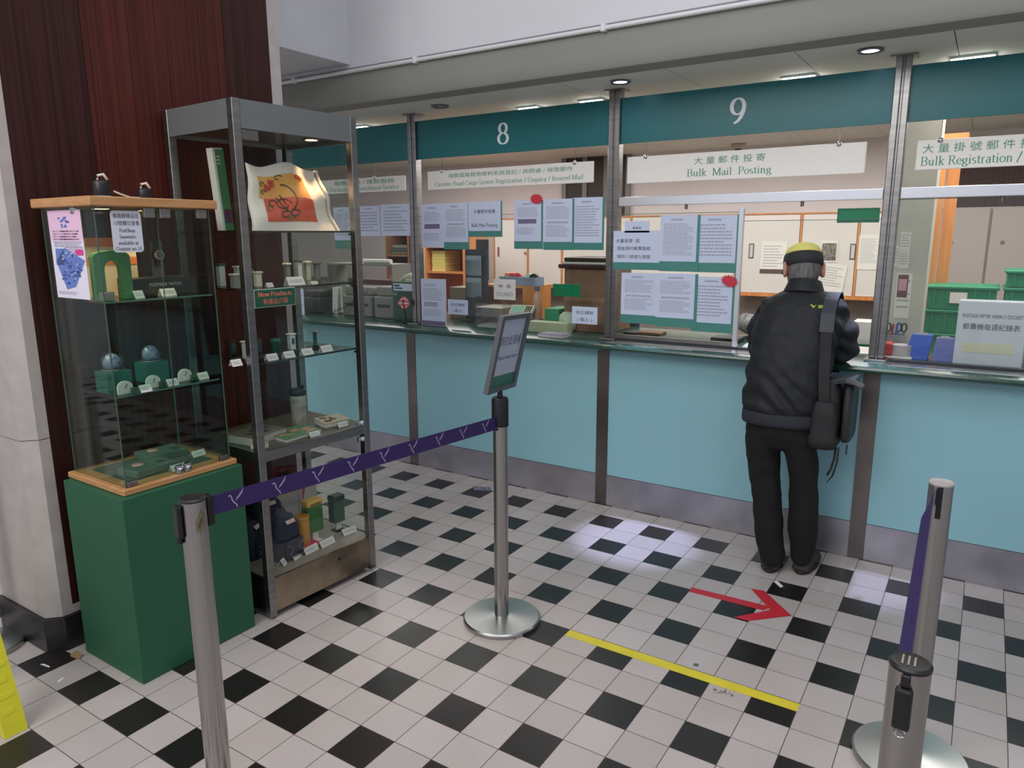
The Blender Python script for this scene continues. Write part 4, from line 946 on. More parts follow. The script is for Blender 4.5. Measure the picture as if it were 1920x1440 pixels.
for side in (-1, 1):
    V_ = [[mb.v(bag_pt(i/N, j/Mm, side)) for i in range(N+1)] for j in range(Mm+1)]
    for j in range(Mm):
        for i in range(N): mb.f([V_[j][i], V_[j][i+1], V_[j+1][i+1], V_[j+1][i]])
obj('cloth', mb, mat('bag_cloth', (232, 222, 210), .85, bump=.1, bscale=60), t, True)
def bagpoly(name, cells, m, k, res=8):
    mb = MB(FT)
    for (a0, a1, b0, b1) in cells:
        V_ = [[mb.v(Vector(bag_pt(a0+(a1-a0)*i/res, b0+(b1-b0)*j/res, -1)) + Vector((0, -.0008*k, 0))) for i in range(res+1)] for j in range(res+1)]
        for j in range(res):
            for i in range(res): mb.f([V_[j][i], V_[j][i+1], V_[j+1][i+1], V_[j+1][i]])
    obj(name, mb, m, t, True)
bagpoly('red_print', [(.14, .72, .14, .50)], mat('bag_red', (214, 84, 62), .7, c2=(220, 104, 72), nscale=20), 1.5)
bagpoly('orange_print', [(.10, .70, .50, .84)], mat('bag_orange', (236, 178, 92), .7, c2=(240, 150, 80), nscale=14), 1.6)
def bagstroke(name, lines, m, k, w=.0025):
    mb = MB(FT)
    for ln in lines:
        P_ = [Vector(bag_pt(a, b, -1))+Vector((0, -.0008*k, 0)) for a, b in ln]
        for p, r in zip(P_, P_[1:]):
            e = (r-p).normalized(); n = Vector((e.z, 0, -e.x))*w; mb.quad(p+n, p-n, r-n, r+n)
    obj(name, mb, m, t)
def spiral(ca, cb, ra, rb, t0, t1, n=18, k=1.0): return [(ca+ra*(1-k*(i/n)*.5)*math.cos(t0+(t1-t0)*i/n), cb+rb*(1-k*(i/n)*.5)*math.sin(t0+(t1-t0)*i/n)) for i in range(n+1)]
bagstroke('dark_wing_print', [spiral(.36, .50, .16, .20, -1.2, 1.5, k=.1), spiral(.34, .40, .10, .09, 0, 6.2), spiral(.45, .26, .07, .06, 0, 6.2), spiral(.34, .25, .07, .06, 0, 6.2), [(.36, .30), (.31, .42), (.28, .52)], [(.37, .3), (.36, .44), (.33, .55)], spiral(.22, .42, .05, .07, 0, 5)], mat('bag_dark', (84, 64, 44), .7), 3.4, .003)
bagstroke('red_flower_print', [spiral(.22+.05*math.cos(k*1.3), .70+.06*math.sin(k*1.7), .025, .03, 0, 6.3) for k in range(7)] + [spiral(.60, .80, .04, .03, 0, 6.3), spiral(.64, .78, .03, .03, 0, 6.3)], mat('bag_flower', (206, 60, 60), .7), 3.0, .003)
bagstroke('green_leaf_print', [spiral(.13, .72, .03, .04, 0, 5), spiral(.14, .60, .03, .04, 0, 5), spiral(.35, .80, .05, .04, 0, 5), spiral(.18, .34, .03, .06, 0, 5), spiral(.4, .17, .06, .03, 0, 4)], mat('bag_leaf', (88, 120, 70), .7), 2.6, .003)
# leaning packet on the left
a0, za_ = tu(413, 430, .30); a1, _ = tu(440, 430, .30); zt = tu(425, 281, .30)[1]
t = thing('gift_packet', 'tall white and green packet at the left of the top shelf of the tall case', 'packet', inF(FT, .05, .3, Z1))
M_ = FT @ Matrix.Translation((a0, .30, Z1+.0012)) @ Matrix.Rotation(math.radians(-4), 4, 'Y')
hh = zt-Z1
obj('packet', MB(M_).box(.0, .05, -.02, .02, 0, hh, .002, 1), M_card, t)
obj('green_face', MB(M_).box(.012, .05, -.0225, -.0205, .0, hh*.98), mat('packet_green', (64, 132, 84), .5), t)
obj('purple_patch', MB(M_).box(.016, .046, -.0240, -.0228, .03, .085), mat('packet_purple', (96, 52, 92), .5), t)
mb = MB(M_)
for k in range(3): mb.tube([(.022+.006*math.cos(a), -.0234, hh*.80+.014*k+.006*math.sin(a)) for a in (0, 1, 2, 3)], .0016, 5)
obj('swirl', mb, M_card, t)
# second shelf
G2 = 'price cards in the tall steel case'
def block(px, py, v, w, d, h, z, m, label, cat='souvenir', group=None, F=FT, name='souvenir_block', capm=None):
    u = max(UF(F, px, py, v)[0], .045); c = inF(F, u, v+d/2, z)
    t = thing(name, label, cat, c, group=group)
    obj('body', MB(F).box(u-w/2, u+w/2, v, v+d, z+.0004, z+h, .0015, 1), m, t)
    if capm: obj('top', MB(F).box(u-w/2-.004, u+w/2+.004, v-.004, v+d+.004, z+h+.0003, z+h+.008, .0015, 1), capm, t)
    return t
M_tower = mat('tower_cream', (206, 196, 178), .5)
GM = 'miniature letter boxes in the tall case'
block(487, 528, .10, .024, .024, .055, Z2, M_tower, 'cream miniature tower in front of the second shelf of the tall case', group=GM, capm=M_tower)
block(470, 530, .16, .03, .03, .06, Z2, M_dkgreen, 'dark green miniature post box left of the cream tower', group=GM, capm=M_boxgreen)
block(452, 520, .22, .028, .028, .075, Z2, mat('mini_white', (206, 210, 206), .5), 'white miniature post box at the left of the second shelf', group=GM, capm=M_card)
block(436, 520, .12, .028, .028, .05, Z2, mat('mini_grey', (150, 152, 148), .5), 'grey miniature box in the left corner of the second shelf', group=GM, capm=M_card)
block(418, 520, .26, .026, .026, .085, Z2, mat('mini_white', (206, 210, 206), .5), 'tall white miniature box behind the left post on the second shelf', group=GM, capm=M_dkgreen)
for i, (px, h) in enumerate(((542, .075), (564, .085), (580, .08), (598, .07))):
    block(px, 520, .30, .022, .022, h, Z2, mat(('clear_grey', 'mini_white', 'mini_pale')[i % 3], ((120, 124, 118), (206, 210, 206), (178, 180, 170))[i % 3], .5), ['first', 'second', 'third', 'fourth'][i]+' miniature column from the left at the back of the second shelf', group=GM, capm=M_dkgreen if i % 2 else M_card)
u = tu(555, 532, .08)[0]; price_card(FT, u, .07, Z2, .085, .034, 'wide white price card in the middle of the second shelf of the tall case', G2)
u = tu(505, 536, .06)[0]; price_card(FT, u, .05, Z2, .03, .018, 'small white price card right of the cream tower', G2)
u = tu(588, 531, .07)[0]; price_card(FT, u, .06, Z2, .035, .012, 'narrow white price card right of the wide one on the second shelf', G2)
# third shelf
minis = [(443, 668, .11, 'white'), (478, 672, .13, 'clear'), (518, 668, .12, 'green'), (548, 664, .15, 'white'), (592, 656, .14, 'pillar'), (425, 660, .2, 'clear')]
names3 = ['white miniature letter box on a plinth at the left of the third shelf', 'clear boxed miniature second on the third shelf', 'round green miniature pillar box on the third shelf', 'white miniature letter box right of the green pillar box', 'slim dark green pillar with flat top at the right of the third shelf', 'clear boxed miniature in the left corner of the third shelf']
for (px, py, v, kind), lb in zip(minis, names3):
    u = min(max(tu(px, py, v)[0], .055), WT-.055); c = inF(FT, u, v, Z3)
    t = thing('miniature', lb, 'miniature', c, group='miniature post boxes on the third shelf')
    obj('plinth', MB(FT).box(u-.032, u+.032, v-.025, v+.025, Z3+.0004, Z3+.014, .002, 1), mat('plinth_dark', (48, 36, 34), .4), t)
    zz = Z3+.0146
    cc = inF(FT, u, v, zz)
    if kind == 'white':
        obj('box', MB(FT).box(u-.014, u+.014, v-.012, v+.012, zz, zz+.065, .002, 1), mat('mini_white', (206, 210, 206), .5), t); obj('panel', MB(FT).box(u-.007, u+.007, v-.0132, v-.0124, zz+.025, zz+.052), M_dkgreen, t); obj('top', MB(FT).box(u-.018, u+.018, v-.016, v+.016, zz+.0655, zz+.072, .002, 1), M_card, t)
    elif kind == 'clear':
        obj('cover', MB(FT).box(u-.024, u+.024, v-.02, v+.02, zz, zz+.075), M_acry, t); obj('figure', MB().lathe([(.010, 0), (.010, .04), (.012, .045), (.003, .052)], cc, 14), M_boxgreen, t, True)
    elif kind == 'green':
        obj('body', MB().lathe([(.020, 0), (.020, .05), (.023, .052), (.021, .060), (.003, .066)], cc, 20), M_boxgreen, t, True); obj('slot', MB(FT).box(u-.008, u+.008, v-.0216, v-.0202, zz+.040, zz+.044), M_black, t)
    else:
        obj('column', MB().lathe([(.012, 0), (.008, .01), (.008, .06), (.012, .066)], cc, 16), M_dkgreen, t, True); obj('top', MB().lathe([(.026, .0664), (.026, .070), (.002, .072)], cc, 20), M_acry, t, True)
for i, (px, py, w) in enumerate(((444, 668, .04), (512, 670, .046), (544, 665, .046), (578, 658, .05), (614, 654, .052))):
    u = tu(px, py, .055)[0]; price_card(FT, u, .052, Z3, w*1.12, .026, ['leftmost', 'second', 'third', 'fourth', 'rightmost'][i]+' white price card along the front of the third shelf', G2)
# upper deck
u, _ = tu(561, 780, .20); c = inF(FT, u, .20, ZU+.0004)
t = thing('tumbler', 'pale grey patterned tumbler with black lid on the deck of the tall case', 'tumbler', c)
obj('cup', MB().lathe([(.030, 0), (.032, .004), (.036, .15), (.036, .155)], c, 28), mat('tumbler_print', (186, 182, 172), .35, c2=(136, 132, 124), nscale=26), t, True)
obj('lid', MB().lathe([(.038, .1555), (.038, .178), (.034, .182), (.003, .182)], c, 28), M_black, t, True); obj('lid_tab', MB().box(c.x-.008, c.x+.008, c.y+.018, c.y+.034, c.z+.1825, c.z+.196, .002, 1), M_black, t)
def flatbook(pxy, v, w, d, h, rot, label, m, m2, tilt=0.0, z=ZU):
    u = max(tu(*pxy, v)[0], w/2+.03); M_ = FT @ Matrix.Translation((u, v, z+.0006)) @ Matrix.Rotation(rot, 4, 'Z') @ Matrix.Rotation(tilt, 4, 'X')
    t = thing('booklet', label, 'booklet', M_.translation, group='booklets on the deck of the tall case')
    obj('pages', MB(M_).box(-w/2, w/2, -d/2, d/2, 0.0, h), M_card, t)
    obj('cover', MB(M_).box(-w/2-.002, w/2+.002, -d/2-.002, d/2+.002, h+.0003, h+.0018), m, t)
    mb = MB(M_); rnd = random.Random(int(u*997))
    for k in range(6):
        a, b = rnd.uniform(-.45, .2)*w, rnd.uniform(-.45, .2)*d; mb.box(a, a+w*rnd.uniform(.1, .3), b, b+d*rnd.uniform(.1, .3), h+.0019+.0002*k, h+.00205+.0002*k)
    obj('cover_picture', mb, m2, t)
    return t
t = flatbook((482, 812), .20, .19, .15, .034, .15, 'grey spiral bound notebook at the left of the deck of the tall case', mat('notebook_grey', (120, 118, 112), .5), M_dark)
mb = MB(); M_ = FT @ Matrix.Translation((tu(482, 812, .20)[0], .20, ZU+.0006)) @ Matrix.Rotation(.15, 4, 'Z')
for k in range(16): mb.M = M_; mb.tube([(-.09+k*.012, -.077+.010*math.cos(a*PI/4), .016+.018*math.sin(a*PI/4)) for a in range(-1, 6)], .0014, 5)
obj('spiral', mb, mat('spiral_metal', (120, 96, 96), .4, .6), t)
flatbook((552, 808), .12, .20, .12, .014, .1, 'green and red illustrated booklet in the middle of the deck', mat('book_green', (96, 142, 100), .5), mat('book_red', (206, 150, 126), .5), .06)
flatbook((622, 790), .14, .13, .09, .024, -.1, 'cream and brown booklet tilted at the right of the deck', mat('book_cream', (200, 188, 160), .5), mat('book_brown', (112, 84, 62), .5), .12)
flatbook((468, 824), .07, .05, .05, .02, .2, 'little yellow packet at the left front of the deck', mat('packet_yellow', (214, 190, 88), .5), mat('book_red', (206, 150, 126), .5))
u = tu(583, 812, .06)[0]; price_card(FT, u, .028, ZU, .056, .020, 'white price card in front of the green booklet', G2)
u = tu(640, 792, .07)[0]; price_card(FT, u, .055, ZU, .056, .020, 'white price card in front of the tilted cream booklet', G2)
# lower compartment
def backpack(u, v, s, label, rot):
    M_ = FT @ Matrix.Translation((u, v, ZL+.0005)) @ Matrix.Rotation(rot, 4, 'Z')
    t = thing('backpack', label, 'bag', M_.translation, group='navy bags in the foot of the tall case')
    mb = MB(M_); rs = []
    for k, (z, w, d) in enumerate(((0, .055, .045), (.02, .062, .05), (.09, .062, .048), (.14, .055, .042), (.17, .038, .03), (.182, .012, .01))):
        rs.append([(s*w*math.copysign(abs(math.cos(a))**.6, math.cos(a)), s*d*math.copysign(abs(math.sin(a))**.6, math.sin(a)), s*z) for a in [2*PI*j/24 for j in range(24)]])
    mb.rings(rs); obj('body', mb, M_navy, t, True)
    obj('pocket', MB(M_).box(-s*.045, s*.045, -s*.066, -s*.0505, s*.015, s*.085, s*.008, 2), M_navy, t)
    mb = MB(M_)
    for k in (-1, 1): mb.tube([(k*s*.037, -s*.0672, s*.07), (k*s*.012, -s*.0680, s*.05), (k*s*.034, -s*.0672, s*.03)], s*.0018, 6)
    obj('piping', mb, mat('piping_grey', (150, 152, 164), .5), t, True)
    obj('label_tag', MB(M_ @ Matrix.Translation((0, -s*.045, s*.152)) @ Matrix.Rotation(math.radians(-40), 4, 'X')).box(-s*.022, s*.022, -.002, .0, -.008, .010), mat('pink_tag', (226, 190, 178), .6), t)
    obj('handle', MB(M_).tube([(-s*.02, 0, s*.178), (-s*.012, 0, s*.196), (s*.012, 0, s*.196), (s*.02, 0, s*.178)], s*.004, 8), M_navy, t, True)
    return t
uu_ = tu(535, 1035, .14)[0]; backpack(uu_, .15, 1.15, 'navy backpack at the front of the foot of the tall case', .15)
backpack(max(uu_+.02, .225), .335, 1.4, 'larger navy backpack behind the front one', -.1)
uu_ = tu(480, 1050, .16)[0]; backpack(.10, .27, .95, 'navy bag at the left side of the foot of the tall case', .5)
u, zt = tu(566, 966, .17); c = inF(FT, u, .17, ZL+.0124)
t = thing('storage_tube', 'orange cylinder tin standing on red cloth in the foot of the tall case', 'tin', inF(FT, u, .17, ZL+.012))
obj('can', MB().lathe([(.030, 0), (.031, .004), (.031, zt-ZL-.03), (.034, zt-ZL-.028), (.034, zt-ZL-.014), (.003, zt-ZL-.012)], c, 28), mat('orange_tin', (206, 144, 62), .4), t, 35)
mb = MB(FT); mb.box(u-.05, u+.06, .12, .24, ZL+.0004, ZL+.012, .004, 2); o = obj('red_cloth', mb, mat('red_cloth', (206, 48, 76), .8)); tag(o, 'folded red cloth under the orange tin', 'cloth')
def toybox(px, py0, py1, v, w, d, m, mt, label, stem):
    u, z0 = tu(px, py0, v); u = min(u, WT-.065); zt = tu(px, py1, v)[1]; t = thing('toy_letter_box', label, 'money box', inF(FT, u, v, ZL), group='toy letter boxes in the foot of the tall case')
    obj('stand', MB(FT).box(u-.016, u+.016, v+.01, v+.02, ZL+.0004, z0), M_card, t); obj('stand_foot', MB(FT).box(u-.025, u+.025, v-.008, v+d*.9, ZL+.0004, ZL+.006), stem, t)
    obj('body', MB(FT).box(u-w/2, u+w/2, v, v+d, z0+.0004, zt-.03, .004, 2), m, t)
    obj('hood', MB(FT).box(u-w/2-.003, u+w/2+.003, v-.004, v+d+.003, zt-.0295, zt, .008, 2), mt, t)
    obj('slot', MB(FT).box(u-w*.35, u+w*.35, v-.0052, v-.0042, zt-.021, zt-.016), M_black, t)
    return t
toybox(594, 997, 936, .16, .086, .05, mat('toy_green', (56, 112, 60), .4), mat('toy_yellow', (226, 178, 72), .4), 'green toy letter box with yellow hood', M_card)
toybox(648, 975, 924, .17, .066, .045, M_dkgreen, mat('toy_dark_hood', (52, 78, 70), .4), 'dark green toy letter box at the right of the foot of the tall case', M_black)
for i, (px0, px1, py0, v, lb) in enumerate(((505, 560, 930, .40, 'red and white display board behind the navy bags'), (566, 622, 906, .38, 'red and white display board behind the yellow hooded letter box'))):
    a0, a1 = max(.03, tu(px0, py0, v)[0]), min(WT-.03, tu(px1, py0, v)[0]); zt = tu(px0, py0, v)[1]
    t = thing('display_board', lb, 'board', inF(FT, (a0+a1)/2, v, ZL), group='display boards in the foot of the tall case')
    obj('board', MB(FT).box(a0, a1, v, v+.006, ZL+.0004, zt), mat('board_pale', (196, 192, 190), .6, c2=(214, 206, 196), nscale=12), t)
    obj('red_corner', MB(FT).prism([(a0, v-.0012, zt), (a0+(a1-a0)*.3, v-.0012, zt), (a0, v-.0012, zt-.09)], (0, .001, 0)), mat('board_red', (206, 40, 50), .6), t)
    mb = MB(FT)
    for k in range(7): mb.box(a0+(a1-a0)*(.25+k*.1), a0+(a1-a0)*(.30+k*.1), v-.0012, v-.0002, zt-.02-.008*(k % 2), zt-.008-.008*(k % 2))
    obj('yellow_marks', mb, mat('board_yellow', (206, 170, 80), .6), t)
for i, (px, py, v, w, r, lb) in enumerate(((536, 1060, .07, .03, .5, 'small white price card at the left front of the foot of the tall case'), (560, 1052, .08, .05, .35, 'grey white price card turned sideways before the red cloth'), (587, 1040, .08, .075, .12, 'wide white price card before the orange tin'), (617, 1025, .08, .08, .12, 'wide white price card before the yellow hooded letter box'), (658, 1012, .10, .07, -.1, 'white price card before the dark green letter box'))):
    price_card(FT, tu(px, py, v)[0], v, ZL, w*1.1, .028, lb, G2, r)
# ------------------------------------------------------------------ people
from mathutils import noise as mnoise
def fuse(name, mb, voxel, m, parent, smooth=3, warp=None):
    """join overlapping closed forms into one continuous skin"""
    bm = mb.bm; bmesh.ops.recalc_face_normals(bm, faces=bm.faces)
    me = bpy.data.meshes.new(name); bm.to_mesh(me); bm.free()
    o = bpy.data.objects.new(name, me); COL.objects.link(o)
    r = o.modifiers.new('r', 'REMESH'); r.mode = 'VOXEL'; r.voxel_size = voxel
    if smooth:
        s = o.modifiers.new('s', 'SMOOTH'); s.iterations = smooth; s.factor = .5
    ev = o.evaluated_get(bpy.context.evaluated_depsgraph_get())
    me2 = bpy.data.meshes.new_from_object(ev); bpy.data.objects.remove(o); bpy.data.meshes.remove(me)
    if warp:
        nr = [v.normal.copy() for v in me2.vertices]
        for v, n in zip(me2.vertices, nr): v.co += n*warp(v.co)
    me2.transform(wmat(parent).inverted())
    for p in me2.polygons: p.use_smooth = True
    me2.name = name; me2.materials.clear()
    for k in (m if isinstance(m, (list, tuple)) else [m]): me2.materials.append(k)
    o = link_mesh(name, me2); o.parent = parent
    return o
def ell(c, rx, ry, n=28, rot=None, sq=1.0):
    out = []
    for j in range(n):
        a = 2*PI*j/n; ca, sa = math.cos(a), math.sin(a)
        p = Vector((rx*math.copysign(abs(ca)**sq, ca), ry*math.copysign(abs(sa)**sq, sa), 0))
        if rot: p = rot @ p
        out.append(Vector(c)+p)
    return out
def limb(mb, pts, n=18):
    """pts: (x, y, z, r) or (x, y, z, ra, rb); rounded at both ends"""
    P_ = [Vector(p[:3]) for p in pts]; r = [(p[3], p[4] if len(p) > 4 else p[3]) for p in pts]
    d0 = (P_[0]-P_[1]).normalized(); d1 = (P_[-1]-P_[-2]).normalized()
    P_ = [P_[0]+d0*r[0][0]*.8, P_[0]+d0*r[0][0]*.45] + P_ + [P_[-1]+d1*r[-1][0]*.45, P_[-1]+d1*r[-1][0]*.8]
    r = [(r[0][0]*.4, r[0][1]*.4), (r[0][0]*.85, r[0][1]*.85)] + r + [(r[-1][0]*.85, r[-1][1]*.85), (r[-1][0]*.4, r[-1][1]*.4)]
    return mb.tube(P_, r, n)
def trunk(mb, rows, n=32, sq=.85): return mb.rings([ell((cx, cy, z), rx, ry, n, None, sq) for z, cx, cy, rx, ry in rows])
def hand(mb, wrist, side, d=(0, 1, 0)):
    """resting hand, palm down, fingers slightly curled; side +1 = thumb towards +x"""
    w = Vector(wrist); d = Vector(d).normalized(); s = Vector((d.y, -d.x, 0)); up = Vector((0, 0, 1))
    mb.rings([[w+d*t+s*(wd*math.cos(a))+up*(hh*math.sin(a)) for a in [2*PI*j/14 for j in range(14)]] for t, wd, hh in ((-.01, .024, .018), (.02, .032, .017), (.06, .042, .016), (.09, .041, .013), (.10, .036, .009))])
    for k, (off, ln) in enumerate(((-.031, .058), (-.0105, .072), (.0105, .078), (.031, .070))):
        b = w+d*.088+s*off*side
        mb.tube([b, b+d*ln*.4+up*.006, b+d*ln*.75-up*.001, b+d*ln-up*.010], [.0092, .0088, .008, .006], 10)
    b = w+d*.03+s*.034*side
    mb.tube([b, b+d*.03+s*.022*side-up*.004, b+d*.058+s*.028*side-up*.008], [.011, .0095, .007], 10)
M_skin = mat('skin', (198, 146, 122), .55, noise=.06, nscale=30)
M_jacket = mat('jacket_charcoal', (20, 24, 27), .68, bump=.12, bscale=40, noise=.08, nscale=12); M_hem = mat('jacket_rib', (38, 41, 48), .8, bump=.1, bscale=150)
M_trouser = mat('trouser_black', (14, 14, 15), .9, bump=.1, bscale=60); M_shoe = mat('shoe_brown', (56, 50, 44), .6); M_sole = mat('shoe_sole', (40, 36, 33), .7)
def head_frame(c, yaw, bow): return Matrix.Translation(c) @ Matrix.Rotation(yaw, 4, 'Z') @ Matrix.Rotation(-bow, 4, 'X')
HEAD = [(-.124, .062, .020, .018), (-.112, .050, .040, .042), (-.085, .026, .056, .072), (-.04, .008, .066, .090), (0, 0, .072, .097), (.04, -.004, .075, .099), (.08, -.004, .066, .087), (.104, -.004, .042, .056), (.116, -.004, .014, .02)]
def head_shape(mb, H):
    M0 = mb.M; mb.M = H
    mb.rings([ell((0, cy, z), rx, ry, 28) for z, cy, rx, ry in HEAD])
    mb.rings([ell((0, .088+k*.0, z), rx, ry, 12) for z, rx, ry, k in ((-.045, .012, .012, 0), (-.038, .016, .028, 0), (-.02, .011, .022, 0), (.012, .007, .012, 0))])
    mb.rings([ell((0, .082, z), rx, .018, 12) for z, rx in ((-.078, .012), (-.072, .024), (-.066, .014))])
    for s in (-1, 1):
        mb.rings([[Vector((s*(.072+.020*k/4), -.012-.004*k+ry*math.cos(a), -.012+rz*math.sin(a))) for a in [2*PI*j/14 for j in range(14)]] for k, ry, rz in ((0, .013, .022), (1, .023, .036), (3, .027, .041), (4, .018, .032))])
    mb.M = M0
def face_bits(H, parent, hairm, gl=True):
    for s in (-1, 1): obj('eye', MB(H).ball((s*.030, .081, .008), .012, .011, .008, 14, 8), mat('eye_white', (220, 214, 208), .3), parent, True)
    obj('brows', MB(H).tube([(-.05, .084, .030), (-.03, .094, .034), (-.012, .095, .031)], .004, 6).tube([(.05, .084, .030), (.03, .094, .034), (.012, .095, .031)], .004, 6), hairm, parent, True)

cust = thing('person', 'person in black jacket and yellow topped cap leaning on the counter, seen from behind', 'person', (.60, 1.05, 0))
HC_ = head_frame((.556, 1.235, 1.432), math.radians(23), math.radians(14))
mb = MB()
head_shape(mb, HC_)
limb(mb, [(.575, 1.165, 1.29, .058, .056), (.565, 1.20, 1.36, .054, .054), (.558, 1.225, 1.40, .052, .054)])
trunk(mb, [(.62, .555, 1.03, .09, .07), (.72, .55, 1.03, .14, .095), (.9, .553, 1.05, .135, .095), (1.1, .568, 1.095, .150, .1), (1.22, .58, 1.13, .145, .09), (1.29, .583, 1.155, .09, .07), (1.31, .583, 1.16, .05, .05)])
for s, pts in ((-1, [(.445, 1.15, 1.245, .045), (.40, 1.165, 1.16, .043), (.388, 1.19, 1.06, .038), (.425, 1.30, 1.042, .034), (.458, 1.40, 1.022, .027, .024)]), (1, [(.725, 1.15, 1.245, .045), (.762, 1.165, 1.16, .043), (.770, 1.19, 1.06, .038), (.735, 1.30, 1.042, .034), (.702, 1.41, 1.022, .027, .024)])):
    limb(mb, pts); hand(mb, pts[-1][:3], -s, (.35*-s, 1, 0))
limb(mb, [(.48, 1.03, .68, .068), (.492, 1.03, .5, .052), (.528, 1.01, .28, .045), (.56, 1.0, .10, .036)])
limb(mb, [(.63, 1.03, .68, .068), (.668, 1.04, .5, .050), (.683, 1.03, .28, .045), (.683, 1.06, .10, .036)])
body = fuse('body', mb, .0055, M_skin, cust, 3)
# jacket
mb = MB()
trunk(mb, [(.775, .547, 1.03, .150, .105), (.785, .547, 1.03, .166, .118), (.82, .548, 1.033, .180, .130), (.9, .553, 1.05, .181, .132), (1.0, .56, 1.07, .183, .134), (1.1, .568, 1.095, .190, .136), (1.2, .578, 1.125, .190, .130), (1.27, .584, 1.148, .172, .112), (1.305, .586, 1.16, .138, .092), (1.325, .585, 1.168, .10, .078), (1.335, .583, 1.17, .06, .05)])
limb(mb, [(.455, 1.15, 1.238, .070), (.408, 1.165, 1.165, .070), (.388, 1.188, 1.065, .064), (.425, 1.30, 1.050, .053), (.455, 1.385, 1.032, .039, .037)])
limb(mb, [(.715, 1.15, 1.242, .072), (.758, 1.165, 1.165, .070), (.770, 1.188, 1.065, .064), (.735, 1.30, 1.050, .053), (.705, 1.395, 1.032, .039, .037)])
def folds(p):
    d = 0.0
    d += .007*math.sin((p.x*.75+p.z*1.0)*62 + 3*mnoise.noise(p*6))*max(0, min(1, (1.02-p.z)/.14))*max(0, min(1, (p.z-.78)/.04))
    d += .006*math.sin(p.z*70+p.x*25+4*mnoise.noise(p*9))*max(0, min(1, (abs(p.x-.575)-.14)/.05))
    d += .008*mnoise.noise(p*9) + .004*mnoise.noise(p*22)
    if p.z > 1.28: d *= .4
    return d
fuse('jacket', mb, .008, M_jacket, cust, 3, folds)
mb = MB(); mb.rings([ell((.547, 1.03, z), rx, ry, 40, None, .85) for z, rx, ry in ((.728, .150, .108), (.729, .170, .126), (.745, .174, .128), (.782, .172, .126), (.790, .160, .116))]); obj('hem_band', mb, M_hem, cust, True)
mb = MB(); rc = [(1.318, .094, .076), (1.345, .083, .073), (1.372, .073, .069), (1.376, .069, .066), (1.368, .065, .063), (1.33, .066, .062)]
Rb = Matrix.Rotation(math.radians(-14), 3, 'X')
mb.rings([ell((.581-.02*(z-1.318), 1.172+(z-1.318)*.35, z), rx, ry, 36, Rb) for z, rx, ry in rc], False); obj('collar', mb, M_jacket, cust, True)
mb = MB(); yb = 1.002
mb.M = Matrix.Identity(4)
def backpt(px, py): q = at(px, py, .99); return (q.x, .0, q.z)
ctr = at(1540, 574, 1.0)
t_ = MB(); P0 = [at(px, py, .992) for px, py in ((1521, 571), (1532, 574), (1541, 572), (1531, 577))]
def snap(px, py, off=.0025):
    """first point of the jacket behind this pixel"""
    d = _ray(px, py).normalized(); j = [o for o in cust.children if o.name.startswith('jacket')][0]
    inv = wmat(j).inverted(); ok, loc, n, i = j.ray_cast(inv @ EYE, (inv.to_3x3() @ d).normalized())
    return (wmat(j) @ loc) - d*off if ok else at(px, py, .98)
bpy.context.view_layer.update()
mb = MB()
for tri in (((1519, 570), (1523, 571), (1526, 574), (1525, 578)), ((1525, 578), (1526, 574), (1531, 571), (1529, 574))): mb.poly([snap(*q) for q in tri])
for k, w_ in enumerate((0, 1, 2, 3)):
    x = 1534.5+k*3.0; mb.poly([snap(*q) for q in ((x, 572), (x+2.2, 572), (x+2.2, 578), (x, 578))])
obj('chest_print', mb, mat('print_lime', (176, 190, 70), .6), cust)
# trousers
mb = MB()
trunk(mb, [(.60, .555, 1.03, .06, .05), (.62, .555, 1.03, .11, .09), (.68, .552, 1.03, .158, .113), (.76, .55, 1.03, .158, .112), (.80, .55, 1.03, .15, .108)])
limb(mb, [(.473, 1.03, .66, .080, .1), (.482, 1.03, .56, .078, .088), (.493, 1.03, .47, .072, .08), (.515, 1.015, .35, .066, .072), (.535, 1.005, .22, .066, .075), (.556, 1.0, .10, .060, .076), (.56, 1.005, .07, .058, .078)])
limb(mb, [(.635, 1.03, .66, .080, .1), (.655, 1.035, .56, .070, .084), (.668, 1.04, .47, .064, .078), (.677, 1.035, .35, .066, .072), (.683, 1.04, .22, .067, .075), (.684, 1.06, .11, .054, .07), (.684, 1.065, .08, .052, .072)])
fuse('trousers', mb, .008, M_trouser, cust, 3, lambda p: .006*mnoise.noise(p*11)+.003*mnoise.noise(p*26))
for (x, y, yaw) in ((.560, .962, math.radians(8)), (.686, 1.022, math.radians(-4))):
    M_ = Matrix.Translation((x, y, 0)) @ Matrix.Rotation(yaw, 4, 'Z')
    mb = MB(M_); rs = [(.0, .030, .05), (.01, .040, .066), (.05, .044, .085), (.10, .043, .08), (.15, .047, .062), (.21, .046, .050), (.25, .032, .040), (.262, .012, .03)]
    mb.rings([[(w_*math.cos(a), yy, .018+(hh-.018)*max(0, math.sin(a))) if math.sin(a) > 0 else (w_*math.cos(a), yy, .018) for a in [2*PI*j/20 for j in range(20)]] for yy, w_, hh in rs])
    s = obj('shoe', mb, M_shoe, cust, True)
    mb = MB(M_); mb.rings([[(w_*1.06*math.cos(a), .13+.137*math.sin(a), z) for a in [2*PI*j/28 for j in range(28)]] for z, w_ in ((.001, .044), (.004, .047), (.016, .047), (.019, .044))]); obj('sole', mb, M_sole, s, True)
